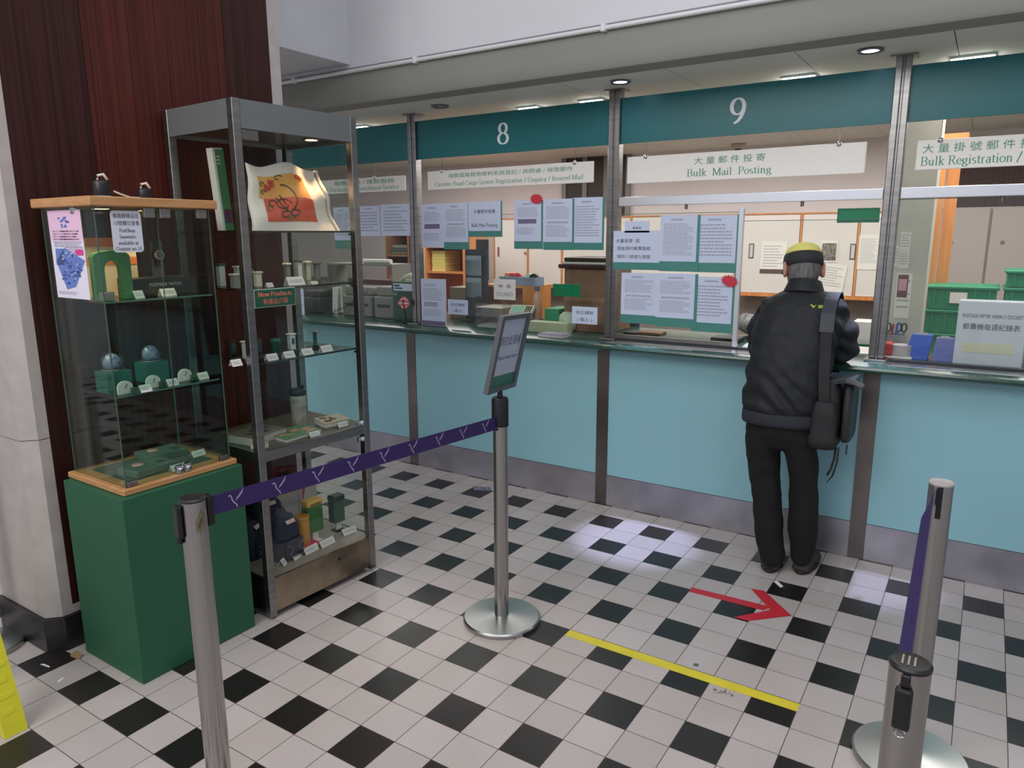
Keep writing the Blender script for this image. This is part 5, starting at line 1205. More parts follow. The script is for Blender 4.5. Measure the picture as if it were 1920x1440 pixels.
# hair, cap, glasses
M_hair = mat('grey_hair', (84, 84, 86), .8, c2=(126, 124, 122), nscale=60, stretch=(1, 1, .2), bump=.3, bscale=90)
def part_shell(H, rows, f_back, f_front): 
    mb = MB(H); mb.rings([[(rx*(f_back if math.sin(a) < -.12 else min(f_front, .99))*math.cos(a), cy+ry*(f_back if math.sin(a) < -.12 else min(f_front, .99))*math.sin(a), z) for a in [2*PI*j/44 for j in range(44)]] for z, cy, rx, ry in rows]); return mb
obj('hair', part_shell(HC_, [(-.088, -.012, .034, .050), (-.075, -.004, .056, .080), (-.05, 0, .064, .092), (-.02, 0, .070, .098), (.01, -.002, .0735, .101), (.04, -.004, .076, .102)], 1.06, .8), M_hair, cust, True)
M_capd = mat('cap_charcoal', (44, 48, 50), .8, bump=.15, bscale=150); M_capy = mat('cap_yellow', (226, 220, 118), .8, bump=.1, bscale=120)
cap = obj('cap', MB(HC_).rings([ell((0, -.004, z), rx, ry, 40) for z, rx, ry in ((.004, .078, .103), (.006, .086, .110), (.03, .088, .113), (.056, .085, .109), (.062, .082, .105), (.060, .075, .098))], False), M_capd, cust, True)
obj('crown', MB(HC_).rings([ell((0, -.004, z), rx, ry, 40) for z, rx, ry in ((.058, .080, .103), (.064, .0815, .1045), (.078, .077, .099), (.094, .066, .086), (.108, .046, .062), (.116, .02, .03), (.118, .004, .004))], False), M_capy, cap, True)
mb = MB(HC_); mb.rings([[(.078*math.sin(a), .08+(.03+k*.055)*math.cos(a), .014-k*.012-.010*abs(math.sin(a)))for a in [-PI/2+PI*j/16 for j in range(17)]] for k in (0, .5, 1)], False); obj('visor', mb, M_capd, cap, True)
face_bits(HC_, cust, M_hair)
mb = MB(HC_)
for s in (-1, 1):
    mb.tube([(s*.033+.026*math.cos(a), .108-.004*abs(math.cos(a)), -.004+.020*math.sin(a)) for a in [2*PI*j/18 for j in range(19)]], .0016, 6)
    mb.tube([(s*.058, .100, .002), (s*.078, .05, .002), (s*.080, -.01, -.002)], .0018, 6)
mb.tube([(-.008, .11, .0), (.008, .11, .0)], .0016, 6); obj('glasses', mb, mat('glasses_metal', (120, 112, 104), .3, .8), cust, True)
# shoulder bag
M_bag = mat('bag_black', (30, 29, 31), .7, bump=.15, bscale=60); M_bagf = mat('bag_flap', (44, 46, 46), .6, bump=.1, bscale=50); M_pad = mat('strap_pad', (50, 53, 62), .55, bump=.1, bscale=80)
bag = thing('shoulder_bag', 'black shoulder bag hanging at the right side of the customer with loose straps', 'bag', (.775, 1.08, .63))
mb = MB()
mb.rings([[(.752+.052*k*math.cos(a)**1 if 0 else .752+math.copysign(.054*k*abs(math.cos(a))**.5, math.cos(a)), 1.085+math.copysign(.125*k*abs(math.sin(a))**.4, math.sin(a)), z) for a in [2*PI*j/32 for j in range(32)]] for z, k in ((.640, .5), (.644, .8), (.665, 1), (.80, 1.02), (.91, .95), (.945, .85), (.952, .5))])
obj('body', mb, M_bag, bag, True)
mb = MB(); mb.rings([[(.746+math.copysign(.062*k*abs(math.cos(a))**.6, math.cos(a)), .968+math.copysign(.034*k*abs(math.sin(a))**.6, math.sin(a)), z) for a in [2*PI*j/28 for j in range(28)]] for z, k in ((.646, .5), (.652, .85), (.675, 1), (.70, 1.0), (.71, .9), (.80, .86), (.86, .7), (.865, .4))]); obj('end_pocket', mb, M_bag, bag, True)
mb = MB(); mb.rings([[(.832+math.copysign(.020*k*abs(math.cos(a))**.5, math.cos(a)), 1.10+math.copysign(.115*k*abs(math.sin(a))**.4, math.sin(a)), z) for a in [2*PI*j/32 for j in range(32)]] for z, k in ((.672, .5), (.678, .85), (.70, 1), (.85, 1.02), (.935, .95), (.958, .8), (.962, .5))]); obj('outer_pocket', mb, M_bagf, bag, True)
mb = MB(); mb.ribbon([(.78, .99, .953), (.82, .985, .962), (.855, .99, .955), (.885, 1.02, .935), (.888, 1.03, .925)], (0, .10, 0), (0, 0, .006)); obj('flap', mb, M_bagf, bag)
mb = MB(); mb.ribbon([(.716, 1.30, 1.00), (.716, 1.29, 1.18), (.716, 1.25, 1.285), (.716, 1.20, 1.325), (.716, 1.14, 1.328), (.717, 1.075, 1.30), (.718, 1.03, 1.25), (.721, .998, 1.17)], (.058, 0, 0), (0, .010, .006)); obj('strap_pad', mb, M_pad, bag)
mb = MB(); mb.ribbon([(.722, .998, 1.175), (.726, .985, 1.08), (.732, .965, .98), (.74, .955, .90), (.745, .955, .84)], (.046, 0, 0), (0, .004, 0)); obj('strap', mb, M_bag, bag); mb = MB(); mb.ribbon([(.716, 1.30, 1.0), (.73, 1.24, .95)], (.046, 0, 0), (0, .004, 0)); obj('strap', mb, M_bag, bag)
for k, pts in enumerate((((.800, 1.0, .655), (.798, .995, .60), (.788, .99, .55), (.775, .99, .52)), ((.812, 1.0, .655), (.811, .995, .59), (.797, .99, .52), (.775, .99, .485)))):
    obj('loose_strap', MB().tube(pts, [(.004, .0018)]*4 if k else [(.005, .002)]*4, 8), M_bag, bag, True)
obj('zip_pull', MB().box(.843, .849, .985, .991, .63, .675, .001, 1), M_bag, bag)

# clerk sitting behind the counter, nearly hidden
cx = at(1496, 600, 2.2).x
clerk = thing('person', 'seated clerk in pale grey shirt behind counter 9, almost hidden by the customer', 'person', (cx, 2.25, 0))
M_shirt = mat('clerk_grey_shirt', (150, 148, 146), .8, c2=(96, 96, 98), nscale=7, stretch=(6, 1, 1))
HK = head_frame((cx, 2.13, 1.19), PI, math.radians(38))
mb = MB(); head_shape(mb, HK); limb(mb, [(cx, 2.24, 1.03, .055), (cx, 2.19, 1.12, .052), (cx, 2.15, 1.18, .05)])
trunk(mb, [(.46, cx, 2.38, .14, .10), (.7, cx, 2.34, .14, .10), (.9, cx, 2.29, .15, .10), (1.0, cx, 2.26, .13, .09), (1.06, cx, 2.25, .06, .05)])
sl = at(1396, 606, 2.03)
for s in (-1, 1):
    ex = cx+s*(cx-sl.x+.0)
    pts = [(cx+s*.15, 2.25, 1.0, .042), (cx+s*.22, 2.18, 1.05, .04), (ex, 2.06, 1.055, .036), (cx+s*.17, 1.90, 1.03, .03), (cx+s*.10, 1.80, 1.022, .026)]
    limb(mb, pts); hand(mb, pts[-1][:3], s, (-.4*s, -1, 0))
    limb(mb, [(cx+s*.09, 2.36, .48, .07), (cx+s*.11, 2.62-.3*1, .47, .06), (cx+s*.11, 2.22, .44, .055), (cx+s*.11, 2.22, .2, .05), (cx+s*.11, 2.2, .06, .04)])
fuse('body', mb, .008, M_skin, clerk, 3)
mb = MB(); trunk(mb, [(.44, cx, 2.38, .15, .11), (.47, cx, 2.38, .165, .125), (.7, cx, 2.34, .165, .12), (.9, cx, 2.29, .18, .12), (1.0, cx, 2.26, .17, .105), (1.05, cx, 2.25, .10, .07), (1.07, cx, 2.25, .06, .05)])
for s in (-1, 1):
    ex = cx+s*(cx-sl.x+.0)
    limb(mb, [(cx+s*.15, 2.25, .99, .062), (cx+s*.22, 2.18, 1.05, .06), (ex, 2.06, 1.062, .055), (cx+s*.18, 1.92, 1.042, .045)])
fuse('shirt', mb, .010, M_shirt, clerk, 3, lambda p: .012*mnoise.noise(p*11))
mb = MB()
for s in (-1, 1): limb(mb, [(cx+s*.09, 2.40, .47, .085), (cx+s*.11, 2.25, .46, .075), (cx+s*.11, 2.22, .40, .068), (cx+s*.11, 2.22, .2, .06), (cx+s*.11, 2.21, .08, .055)])
fuse('trousers', mb, .010, M_trouser, clerk, 3)
for s in (-1, 1): obj('shoe', MB().rings([[(cx+s*.11+.045*math.cos(a)*k, 2.16+.12*math.sin(a)*k, z) for a in [2*PI*j/20 for j in range(20)]] for z, k in ((.001, 1), (.03, 1), (.06, .8), (.075, .4))]), M_shoe, clerk, True)
obj('hair', part_shell(HK, [(-.07, -.004, .05, .075), (-.04, 0, .066, .096), (.0, 0, .073, .102), (.04, -.004, .076, .104), (.08, -.004, .068, .092), (.106, -.004, .044, .06), (.12, -.004, .012, .02)], 1.06, .99), mat('dark_hair', (30, 27, 26), .7), clerk, True)
face_bits(HK, clerk, mat('dark_hair', (30, 27, 26), .7))
t = thing('stool', 'office stool under the hidden clerk', 'stool', (cx, 2.4, 0))
obj('seat', MB().lathe([(.16, .35), (.18, .36), (.18, .375), (.15, .385), (.003, .386)], (cx, 2.42, 0), 28), M_black, t, True); obj('column', MB().cyl((cx, 2.42, .03), (cx, 2.42, .35), .025), M_steel2, t, True)
for k in range(5): a = k*2*PI/5+.3; obj('leg', MB().tube([(cx, 2.42, .05), (cx+.22*math.cos(a), 2.42+.22*math.sin(a), .025)], [.02, .014], 8), M_black, t)
# ------------------------------------------------------------------ the office behind the counter
DZ = CT+.0005
M_odoor = mat('cabinet_white', (222, 214, 208), .5, noise=.02, nscale=2); M_oak = mat('orange_wood', (198, 124, 66), .4, c2=(214, 144, 84), nscale=3, stretch=(10, 10, .8))
M_brownw = mat('brown_wood', (118, 82, 60), .5, c2=(142, 100, 74), nscale=3, stretch=(8, 8, .8)); M_grey = mat('machine_grey', (128, 128, 122), .5); M_dgrey = mat('machine_dark', (52, 54, 56), .5)
M_beige = mat('machine_beige', (196, 192, 172), .45); M_brown = mat('cardboard_brown', (134, 102, 82), .8, noise=.08, nscale=4); M_maroon = mat('maroon_file', (96, 56, 50), .6); M_yel2 = mat('yellow_paper', (220, 204, 118), .7)
M_gsign = mat('bright_green_sign', (0, 128, 84), .4); M_pblue = mat('basket_blue', (136, 152, 178), .5); M_crate = mat('crate_green', (32, 130, 92), .45)
def span(px0, py0, px1, py1, y): A, B = at(px0, py0, y), at(px1, py1, y); return A.x, B.x, B.z, A.z
# wall cupboards with sliding doors
def cupboard(x0, x1, z0, z1, yf, yb, doors, label, handles, mid=True):
    t = thing('wall_cupboard', label, 'cupboard', ((x0+x1)/2, (yf+yb)/2, z0), group='white sliding door cupboards on the back wall')
    mb = MB(); mb.box(x0, x1, yf+.03, yb, z0, z1); obj('carcass', mb, M_odoor, t)
    mb = MB(); mb.box(x0, x1, yf, yf+.0295, z0, z0+.03); mb.box(x0, x1, yf, yf+.0295, z1-.012, z1); obj('rail', mb, M_oak, t)
    e = [x0]+doors+[x1]
    for a, c in zip(e, e[1:]): 
        d = obj('door', MB().box(a+.018, c-.006, yf+.008, yf+.027, z0+.032, z1-.014), M_odoor, t)
        obj('stile', MB().box(a, a+.016, yf+.0, yf+.0275, z0+.0305, z1-.0125), M_oak, t)
        for h in handles:
            if a < h < c:
                mb = MB(); mb.box(h-.022, h+.022, yf+.0045, yf+.0079, z0+(z1-z0)*.46, z0+(z1-z0)*.64); obj('handle', mb, M_steel2, d)
                obj('handle_recess', MB().box(h-.013, h+.013, yf+.0040, yf+.0044, z0+(z1-z0)*.475, z0+(z1-z0)*.625), mat('recess_pale', (206, 200, 190), .4), d)
    return t
yf = 4.2
x0, x1, z0, z1 = span(1392, 398, 1650, 566, yf); xm, xr_ = at(1499, 450, yf).x, at(1607, 450, yf).x
cupboard(x0, x1+.25, 1.05, 1.765, yf, 4.5498, [xm, xr_], 'white sliding door cupboard with orange wood frame behind the customer', [at(1408, 477, yf).x, at(1598, 480, yf).x])
x0b = at(925, 480, yf).x
cupboard(x0b, x0-.05, 1.05, 1.765, yf, 4.5498, [at(988, 480, yf).x, at(1052, 480, yf).x, at(1180, 480, yf).x], 'white cupboard with orange bottom rail behind the notices of counters 8 and 9', [])
for k, (px, py) in enumerate(((985, 474),)): 
    q = at(px, py, yf); o = obj('knob', MB().ball((q.x, yf-.008, q.z), .012), M_steel2, [o for o in bpy.data.objects if o.name.startswith('wall_cupboard')][1], True)
q = at(934, 472, yf); o = obj('door_tag', MB().box(q.x-.012, q.x+.012, yf+.0035, yf+.0075, q.z-.05, q.z+.05), mat('tag_red', (150, 84, 70), .5), [o for o in bpy.data.objects if o.name.startswith('wall_cupboard')][1])
struct('low_wall', MB().box(-6.5, at(1715, 500, 4.2).x, 4.40, 4.5499, .0, 1.048), mat('cupboard_shade_grey', (136, 126, 116), .7), 'lower back wall, coloured grey brown for the shade under the cupboards', 'wall')  # the grey brown puts the cupboards' shadow into the wall colour
# papers on the cupboard doors
def wallpaper(tl, br, y, label, m=None, rows=8, foot=None, head=None, tilt=0, group='papers on the cupboard doors', cat='paper'):
    A, B = at(*tl, y), at(*br, y); t = thing('posted_paper', label, cat, ((A.x+B.x)/2, y, B.z), group=group)
    c = Vector(((A.x+B.x)/2, y, (A.z+B.z)/2)); w, h = B.x-A.x, A.z-B.z; M_ = Matrix.Translation(c) @ Matrix.Rotation(tilt, 4, 'Y')
    obj('sheet', MB(M_).box(-w/2, w/2, -.0016, 0, -h/2, h/2), m or M_paperw, t)
    mb = MB(M_); textlines(mb, (-w*.4, -.0022, h*.4), (1, 0, 0), (0, 0, 1), w*.8, h*.72, rows, .3, int(A.x*99)); obj('print', mb, mat('faint_print', (172, 166, 164), .8), t)
    if foot: obj('dark_foot', MB(M_).box(-w/2, w/2, -.0028, -.0018, -h/2, -h/2+h*foot), mat('foot_dark', (84, 64, 60), .6), t)
    if head:
        mb = MB(M_); mb.box(-w*.42, w*.42, -.0030, -.0026, -h*.42, h*.4); obj('picture', mb, mat('picture_dark', (70, 64, 64), .6, c2=(150, 144, 142), nscale=45), t)
    return t
wallpaper((1428, 453), (1472, 513), yf+.0045, 'white calendar sheet with a dark foot on the cupboard left of the cap', foot=.13)
wallpaper((1540, 452), (1569, 492), yf+.0045, 'small dark picture sheet on the cupboard right of the cap', head=True, rows=1)
wallpaper((1534, 494), (1582, 548), yf+.002, 'white paper pinned askew on the cupboard right of the cap', tilt=.12)
wallpaper((1612, 440), (1646, 506), yf+.0045, 'tall list sheet on the cupboard beside the right post', rows=18)
# dark doorway, strip of dark boards on the back wall
x0, x1, z0, z1 = span(1060, 296, 1177, 430, 4.54)
t = thing('wall_panel', 'dark brown panel with grey frames on the back wall between the signs of counters 8 and 9', 'panel', ((x0+x1)/2, 4.54, z0))
obj('panel', MB().box(x0, x1, 4.525, 4.5497, 1.77, z1), mat('panel_dark', (52, 40, 36), .5), t)
for k in range(4): x = x0+(x1-x0)*k/3; obj('mullion', MB().box(x-.025, x+.025, 4.51, 4.5245, 1.77, z1), M_grey, t)
# shelf units at the left part of the office
def shelf_unit(x0, x1, y0, y1, z0, z1, levels, label, m):
    t = thing('shelf_unit', label, 'shelf', ((x0+x1)/2, (y0+y1)/2, z0), group='wooden shelf units of the office')
    for a in (x0, x1-.022): obj('side', MB().box(a, a+.022, y0, y1, z0, z1), m, t)
    obj('back', MB().box(x0+.0225, x1-.0225, y1-.012, y1, z0, z1), m, t)
    for z in levels+[z1-.02]: obj('shelf', MB().box(x0+.0225, x1-.0225, y0+.002, y1-.0125, z, z+.018), m, t)
    return t
y = 3.3
x0, x1, _, _ = span(795, 440, 856, 520, y); zs = at(820, 509, y).z
shelf_unit(x0, x1+.1, y, y+.4, 0.001, 1.66, [.4, .8, zs-.018, zs+.23], 'orange brown shelf unit with a yellow stack behind counter 8', M_oak)
a0, a1, b0, b1 = span(809, 470, 835, 509, y+.05)
for k in range(7):
    h = (b1-zs)/7; o = obj('paper_ream', MB().box(a0+.003*(k % 3), a1-.004*(k % 2), y+.05, y+.3, zs+.0005+h*k, zs+h*(k+1)-.001), M_yel2)
    tag(o, 'pale yellow ream in the yellow stack on the orange brown shelf', 'ream', 'yellow reams on the shelf')
x0, x1, _, _ = span(735, 440, 778, 540, 3.6)
zs = at(750, 478, 3.6).z
shelf_unit(x0-.1, at(767, 480, 3.6).x, 3.6, 3.98, .001, 1.75, [.4, .85, zs-.018], 'brown shelf unit with slanting files behind the remittance counter', M_brownw)
a = at(742, 520, 3.62); xr2 = at(766, 520, 3.62).x-.03
for k in range(4):
    M_ = Matrix.Translation((xr2-.20+.042*k, 3.63, .8685)) @ Matrix.Rotation(math.radians(-12), 4, 'Y')
    o = obj('box_file', MB(M_).box(-.018, .018, 0, .26, .0085, .30), mat('file_%d' % (k % 2), ((176, 140, 124), (160, 112, 98))[k % 2], .7)); tag(o, 'slanting pinkish brown file on the brown shelf unit', 'file', 'slanting files on the brown shelf')
for k in range(3):
    o = obj('folder', MB().box(x0-.06+.01*k, xr2, 3.64, 3.9, zs+.0005+k*.035, zs+.033+k*.035, .004, 1), mat('folder_%d' % k, ((88, 92, 74), (66, 70, 62), (108, 112, 100))[k], .7)); tag(o, ['lowest dark green folder in the pile on the brown shelf', 'middle dark folder in the pile on the brown shelf', 'topmost grey green folder in the pile on the brown shelf'][k], 'folder')
x0, x1, z0, z1 = span(767, 430, 794, 535, 3.58)
t = thing('tall_cupboard', 'tall cream steel cupboard beside the post left of counter 8', 'cupboard', ((x0+x1)/2, 3.8, 0))
obj('body', MB().box(x0+.03, x1+.08, 3.58, 4.0, .001, 1.78), mat('cupboard_cream', (216, 206, 194), .5), t)
for k in range(4): obj('door_handle', MB().box(x0+.10, x0+.14, 3.572, 3.5795, 1.2+k*.1, 1.215+k*.1), M_grey, t)

def deskbox(name, px0, py0, px1, py1, y, d, m, label, cat, z=None, bev=.004, group=None):
    x0, x1, z0, z1 = span(px0, py0, px1, py1, y)
    if z is not None: z0 = z
    o = obj(name, MB().box(x0, x1, y, y+d, z0, z1, bev, 2), m); tag(o, label, cat, group); return o
# remittance counter
def printer(px0, py0, px1, py1, y, d, label, m):
    x0, x1, z0, z1 = span(px0, py0, px1, py1, y); t = thing('printer', label, 'printer', ((x0+x1)/2, y+d/2, DZ), group='printers on the remittance counter')
    h = z1-DZ
    obj('body', MB().box(x0, x1, y, y+d, DZ, DZ+h*.7, .012, 2), m, t); obj('lid', MB().box(x0+.01, x1-.01, y+.02, y+d, DZ+h*.7+.0005, z1, .012, 2), m, t)
    obj('slot', MB().box(x0+.03, x1-.03, y-.002, y-.0003, DZ+h*.35, DZ+h*.45), M_dgrey, t); return t
printer(700, 537, 738, 592, 1.56, .24, 'grey office printer beside the beige scanner', M_grey)
printer(640, 536, 697, 592, 1.57, .24, 'grey office printer behind the frame of the tall case', M_grey)
printer(563, 544, 600, 592, 1.57, .24, 'dark low printer seen through the tall case', M_dgrey)
t = thing('barcode_scanner', 'beige upright scanner with bent head on the remittance counter', 'scanner', at(762, 595, 1.60))
q = at(762, 595, 1.60); zt = at(760, 520, 1.6).z; t.location.z = DZ
obj('base', MB().box(q.x-.065, q.x+.065, 1.56, 1.68, DZ, DZ+.03, .006, 2), M_beige, t); obj('column', MB().box(q.x-.045, q.x+.01, 1.60, 1.66, DZ+.0305, zt-.06, .008, 2), M_beige, t)
obj('body', MB().box(q.x-.0, q.x+.065, 1.595, 1.665, zt-.0595-.04, zt-.01, .012, 2), M_beige, t)
obj('head', MB().tube([(q.x-.075, 1.63, zt-.035), (q.x-.02, 1.63, zt-.005), (q.x+.03, 1.63, zt+.006), (q.x+.06, 1.63, zt-.012)], [.014, .02, .026, .02], 12), M_beige, t, True)
# organiser with files, roll on top
x0, x1, z0, z1 = span(612, 493, 735, 500, 1.82)
t = thing('desk_organiser', 'grey desk shelf with maroon files on the remittance counter', 'organiser', ((x0+x1)/2, 1.93, DZ))
obj('top', MB().box(x0, x1, 1.82, 2.04, z1-.014, z1), M_grey, t)
for a in (x0, x1-.012): obj('side', MB().box(a, a+.012, 1.82, 2.04, DZ, z1-.0145), M_grey, t)
obj('shelf', MB().box(x0+.0125, x1-.0125, 1.83, 2.04, DZ+.12, DZ+.13), M_grey, t)
for k in range(3):
    o = obj('file', MB().box(x0+.22+.004*k, x1-.03, 1.84, 2.02, DZ+.1305+.042*k, DZ+.171+.042*k, .003, 1), M_maroon); tag(o, ['lowest maroon file under the grey desk shelf', 'middle maroon file under the grey desk shelf', 'top maroon file under the grey desk shelf'][k], 'file')
q = at(705, 487, 1.86); o = obj('paper_roll', MB().cyl((at(679, 487, 1.86).x, 1.88, z1+.0185), (at(730, 487, 1.86).x, 1.88, z1+.0185), .018), M_card, smooth=40); tag(o, 'white paper roll lying on the grey desk shelf', 'roll')
for k in range(2):
    x0, x1, z0, z1 = span(620+8*k, 538, 632+8*k, 578, 1.64); o = obj('paper_bundle', MB(Matrix.Translation((x0, 1.645+.02*k, DZ)) @ Matrix.Rotation(math.radians(4-8*k), 4, 'Y')).box(0, x1-x0, 0, .012, .006, z1-DZ), M_card); tag(o, ['left white paper bundle standing upright seen through the tall case', 'right white paper bundle standing upright seen through the tall case'][k], 'paper')
mb = MB(); A, B = at(606, 592, 1.53), at(690, 545, 1.55)
pts = []
for i in range(90):
    s = i/89; c = Vector((A.x+(B.x-A.x)*s, 1.53+.02*s, DZ+.016+(B.z-DZ-.016)*s**1.6)); a = i*1.1
    pts.append(c+Vector((0, .009*math.cos(a), .009*math.sin(a))))
o = obj('coiled_cord', mb.tube(pts, .003, 6), M_dgrey, smooth=True); tag(o, 'dark coiled cord rising from the remittance counter behind the tall case', 'cord')
x0, x1, z0, z1 = span(737, 531, 777, 547, 1.49)
t = thing('counter_name_plate', 'green name plate with white label on the remittance counter', 'sign', ((x0+x1)/2, 1.49, DZ))
obj('plate', MB().box(x0-.02, x1+.01, 1.495, 1.503, z0-.01, z1+.012), mat('plate_dark_green', (28, 92, 70), .4), t); obj('label', MB().box(x0, x1-.015, 1.4935, 1.4948, z0+.002, z1), M_paper, t)
mb = MB(); textlines(mb, (x0+.008, 1.4930, z1-.006), (1, 0, 0), (0, 0, 1), .05, .018, 1, .8, 1, 0); textlines(mb, (x0+.008, 1.4930, z1-.027), (1, 0, 0), (0, 0, 1), .075, .014, 1, .8, 2, 0); obj('print', mb, M_dark, t)
obj('stand', MB().box(x0-.02, x1+.01, 1.504, 1.55, DZ, z0-.03, .004, 1), mat('stand_green', (40, 84, 68), .5), t); obj('neck', MB().box(x0+.02, x1-.03, 1.5035, 1.52, z0-.0295, z1-.01), mat('stand_green', (40, 84, 68), .5), t)
# round red sign on a stick
q = at(758, 568, 1.40); b = atz(762, 606, CT)
t = thing('round_sign', 'round red and white sign on a thin black stand at the counter edge', 'sign', (b.x, b.y, CT))
r = .043; c = Vector((q.x, 1.40, q.z))
obj('disc', MB().cyl(c+Vector((0, -.002, 0)), c+Vector((0, .002, 0)), r, n=36), mat('sign_pink_red', (214, 90, 106), .5), t)
obj('white_ring', MB().rings([[c+Vector((rr*math.cos(a), -.0032, rr*math.sin(a))) for a in [2*PI*j/36 for j in range(36)]] for rr in (r*.62, r*.8)], False), M_card, t)
mb = MB(); mb.box(c.x-.052, c.x+.052, 1.3945, 1.3965, c.z-.016, c.z+.013); obj('band', mb, mat('sign_pink_red', (214, 90, 106), .5), t)
mb = MB(); textlines(mb, (c.x-.043, 1.3938, c.z+.006), (1, 0, 0), (0, 0, 1), .086, .016, 1, .75, 4, 0); obj('lettering', mb, M_card, t)
obj('stick', MB().tube([c+Vector((-.01, -.008, .02)), c+Vector((.005, -.008, -.03)), Vector((b.x, b.y, CT+.012))], .0032, 8), M_black, t, True); obj('foot', MB().box(b.x-.03, b.x+.02, b.y-.012, b.y+.014, DZ, DZ+.013, .004, 2), M_black, t)

# counter 8
x0, x1, z0, z1 = span(866, 476, 898, 536, 1.70)
t = thing('leaflet_stand', 'clear acrylic leaflet stand with grey leaflets on counter 8', 'stand', ((x0+x1)/2, 1.74, DZ))
z0 = 1.16
obj('back', MB().box(x0-.02, x1+.03, 1.765, 1.772, DZ, z1+.03), M_dgrey, t)
for k in range(2):
    zz = z0+(z1-z0)*.5*k; l = obj('pocket', MB().box(x0, x1, 1.73, 1.733, zz, zz+(z1-z0)*.36), M_acry, t); obj('leaflet', MB().box(x0+.006, x1-.012, 1.738, 1.745, zz+.004, zz+(z1-z0)*.46), mat('leaflet_%d' % k, ((150, 166, 172), (178, 190, 204))[k], .5), l)
obj('foot', MB().box(x0-.02, x1+.03, 1.70, 1.7645, DZ, DZ+.012), M_dgrey, t)
x0, x1, z0, z1 = span(880, 448, 920, 518, 2.45)
t = thing('desk', 'office desk behind counter 8 carrying the black monitor', 'desk', ((x0+x1)/2, 2.5, 0))
obj('top', MB().box(x0-.5, x1+.5, 2.2, 2.85, .72, .75), M_oak, t)
for a in (x0-.48, x1+.45): obj('side', MB().box(a, a+.03, 2.22, 2.83, .001, .7195), M_oak, t)
t = thing('monitor', 'black computer monitor seen from behind at counter 8', 'monitor', ((x0+x1)/2, 2.45, .75))
M_ = Matrix.Translation(((x0+x1)/2, 2.48, 0)) @ Matrix.Rotation(math.radians(-38), 4, 'Z'); w = (x1-x0)*.62
obj('screen', MB(M_).box(-w, w, -.015, .02, z0-.03, z1, .008, 2), M_black, t); obj('neck', MB(M_).box(-.03, .03, -.006, .012, .7625, z0-.0305), M_black, t); obj('foot', MB(M_).box(-.09, .09, -.07, .07, .7505, .762, .004, 1), M_black, t)
deskbox('drawer_box', 843, 538, 890, 598, 1.86, .17, mat('box_grey_brown', (138, 124, 108), .6), 'grey brown box behind the hand written slip on counter 8', 'box', z=DZ)
x0, x1, z0, z1 = span(891, 578, 942, 606, 1.53)
t = thing('acrylic_tray', 'clear acrylic tray box with papers on counter 8', 'tray', ((x0+x1)/2, 1.63, DZ))
mb = MB(); obj('left_wall', MB().box(x0, x0+.003, 1.53, 1.76, DZ, 1.19), M_acry, t); obj('right_wall', MB().box(x1, x1+.003, 1.53, 1.76, DZ, 1.19), M_acry, t); obj('front_wall', MB().box(x0+.0035, x1-.0005, 1.53, 1.533, DZ+.008, 1.12), M_acry, t)
obj('shelf', MB().box(x0+.0035, x1-.0005, 1.534, 1.76, 1.12, 1.1235), mat('acrylic_edge', (206, 202, 190), .3), t)
for k in range(3):
    o = obj('paper_sheets', MB(Matrix.Translation(((x0+x1)/2-.03, 1.62+.006*k, DZ+.0045*k)) @ Matrix.Rotation(.06*k, 4, 'Z')).box(-.075, .075, -.08, .08, .0005, .004), M_paperw); tag(o, ['lowest paper pile at the foot of the acrylic tray', 'middle paper pile at the foot of the acrylic tray', 'top paper pile at the foot of the acrylic tray'][k], 'paper')
# wooden hutch with baskets on top
x0, x1, z0, z1 = span(900, 533, 1001, 580, 1.80)
t = thing('wooden_hutch', 'orange wooden box shelf under the blue baskets at counter 8', 'shelf', ((x0+x1)/2, 1.9, DZ))
zt = z1
obj('top', MB().box(x0, x1, 1.80, 2.03, zt-.016, zt), M_oak, t)
for a in (x0, x1-.09): obj('side', MB().box(a, a+(.016 if a == x0 else .09), 1.80, 2.03, DZ, zt-.0165), M_oak, t)
obj('back', MB().box(x0+.0165, x1-.0905, 2.015, 2.03, DZ, zt-.0165), M_oak, t)
def basket(px0, px1, y, label, stuff):
    a0, a1 = at(px0, 520, y).x, at(px1, 520, y).x; h = .055
    t = thing('basket', label, 'basket', ((a0+a1)/2, y+.06, zt+.0005), group='blue baskets on the wooden shelf')
    mb = MB(); z_ = zt+.0005
    mb.box(a0+.008, a1-.008, y+.008, y+.112, z_, z_+.004)
    for q in ((a0, a1, y, y+.006), (a0, a1, y+.114, y+.12), (a0, a0+.006, y+.0065, y+.1135), (a1-.006, a1, y+.0065, y+.1135)): mb.box(*q, z_, z_+h)
    obj('tub', mb, M_pblue, t)
    obj('rim', MB().box(a0-.004, a1+.004, y-.004, y-.0003, z_+h-.008, z_+h+.002, .001, 1), M_pblue, t)
    for k, (cat, m, lb) in enumerate(stuff):
        c = Vector((a0+.02+(a1-a0-.04)*(k+.5)/len(stuff), y+.06, z_+.0045))
        if cat == 'pad': o = obj('ink_pad', MB().box(c.x-.02, c.x+.02, c.y-.03, c.y+.03, c.z, c.z+.075, .004, 1), m)
        else: o = obj('tape_roll', MB().cyl((c.x, c.y-.012, c.z+.04), (c.x, c.y+.012, c.z+.04), .036), m, smooth=40)
        tag(o, lb, 'stationery')
M_redb = mat('pad_red', (206, 60, 70), .5); M_orb = mat('pad_orange', (226, 140, 80), .5)
basket(937, 972, 1.84, 'pale blue basket with red and orange things on the wooden shelf', (('pad', M_orb, 'orange pad in the left blue basket'), ('pad', M_redb, 'red pad in the left blue basket'), ('roll', M_redb, 'red roll at the right of the left blue basket')))
basket(974, 1003, 1.81, 'blue grey basket with rolls right of the other basket', (('roll', M_card, 'white roll in the right blue grey basket'), ('roll', M_dgrey, 'dark roll in the right blue grey basket')))
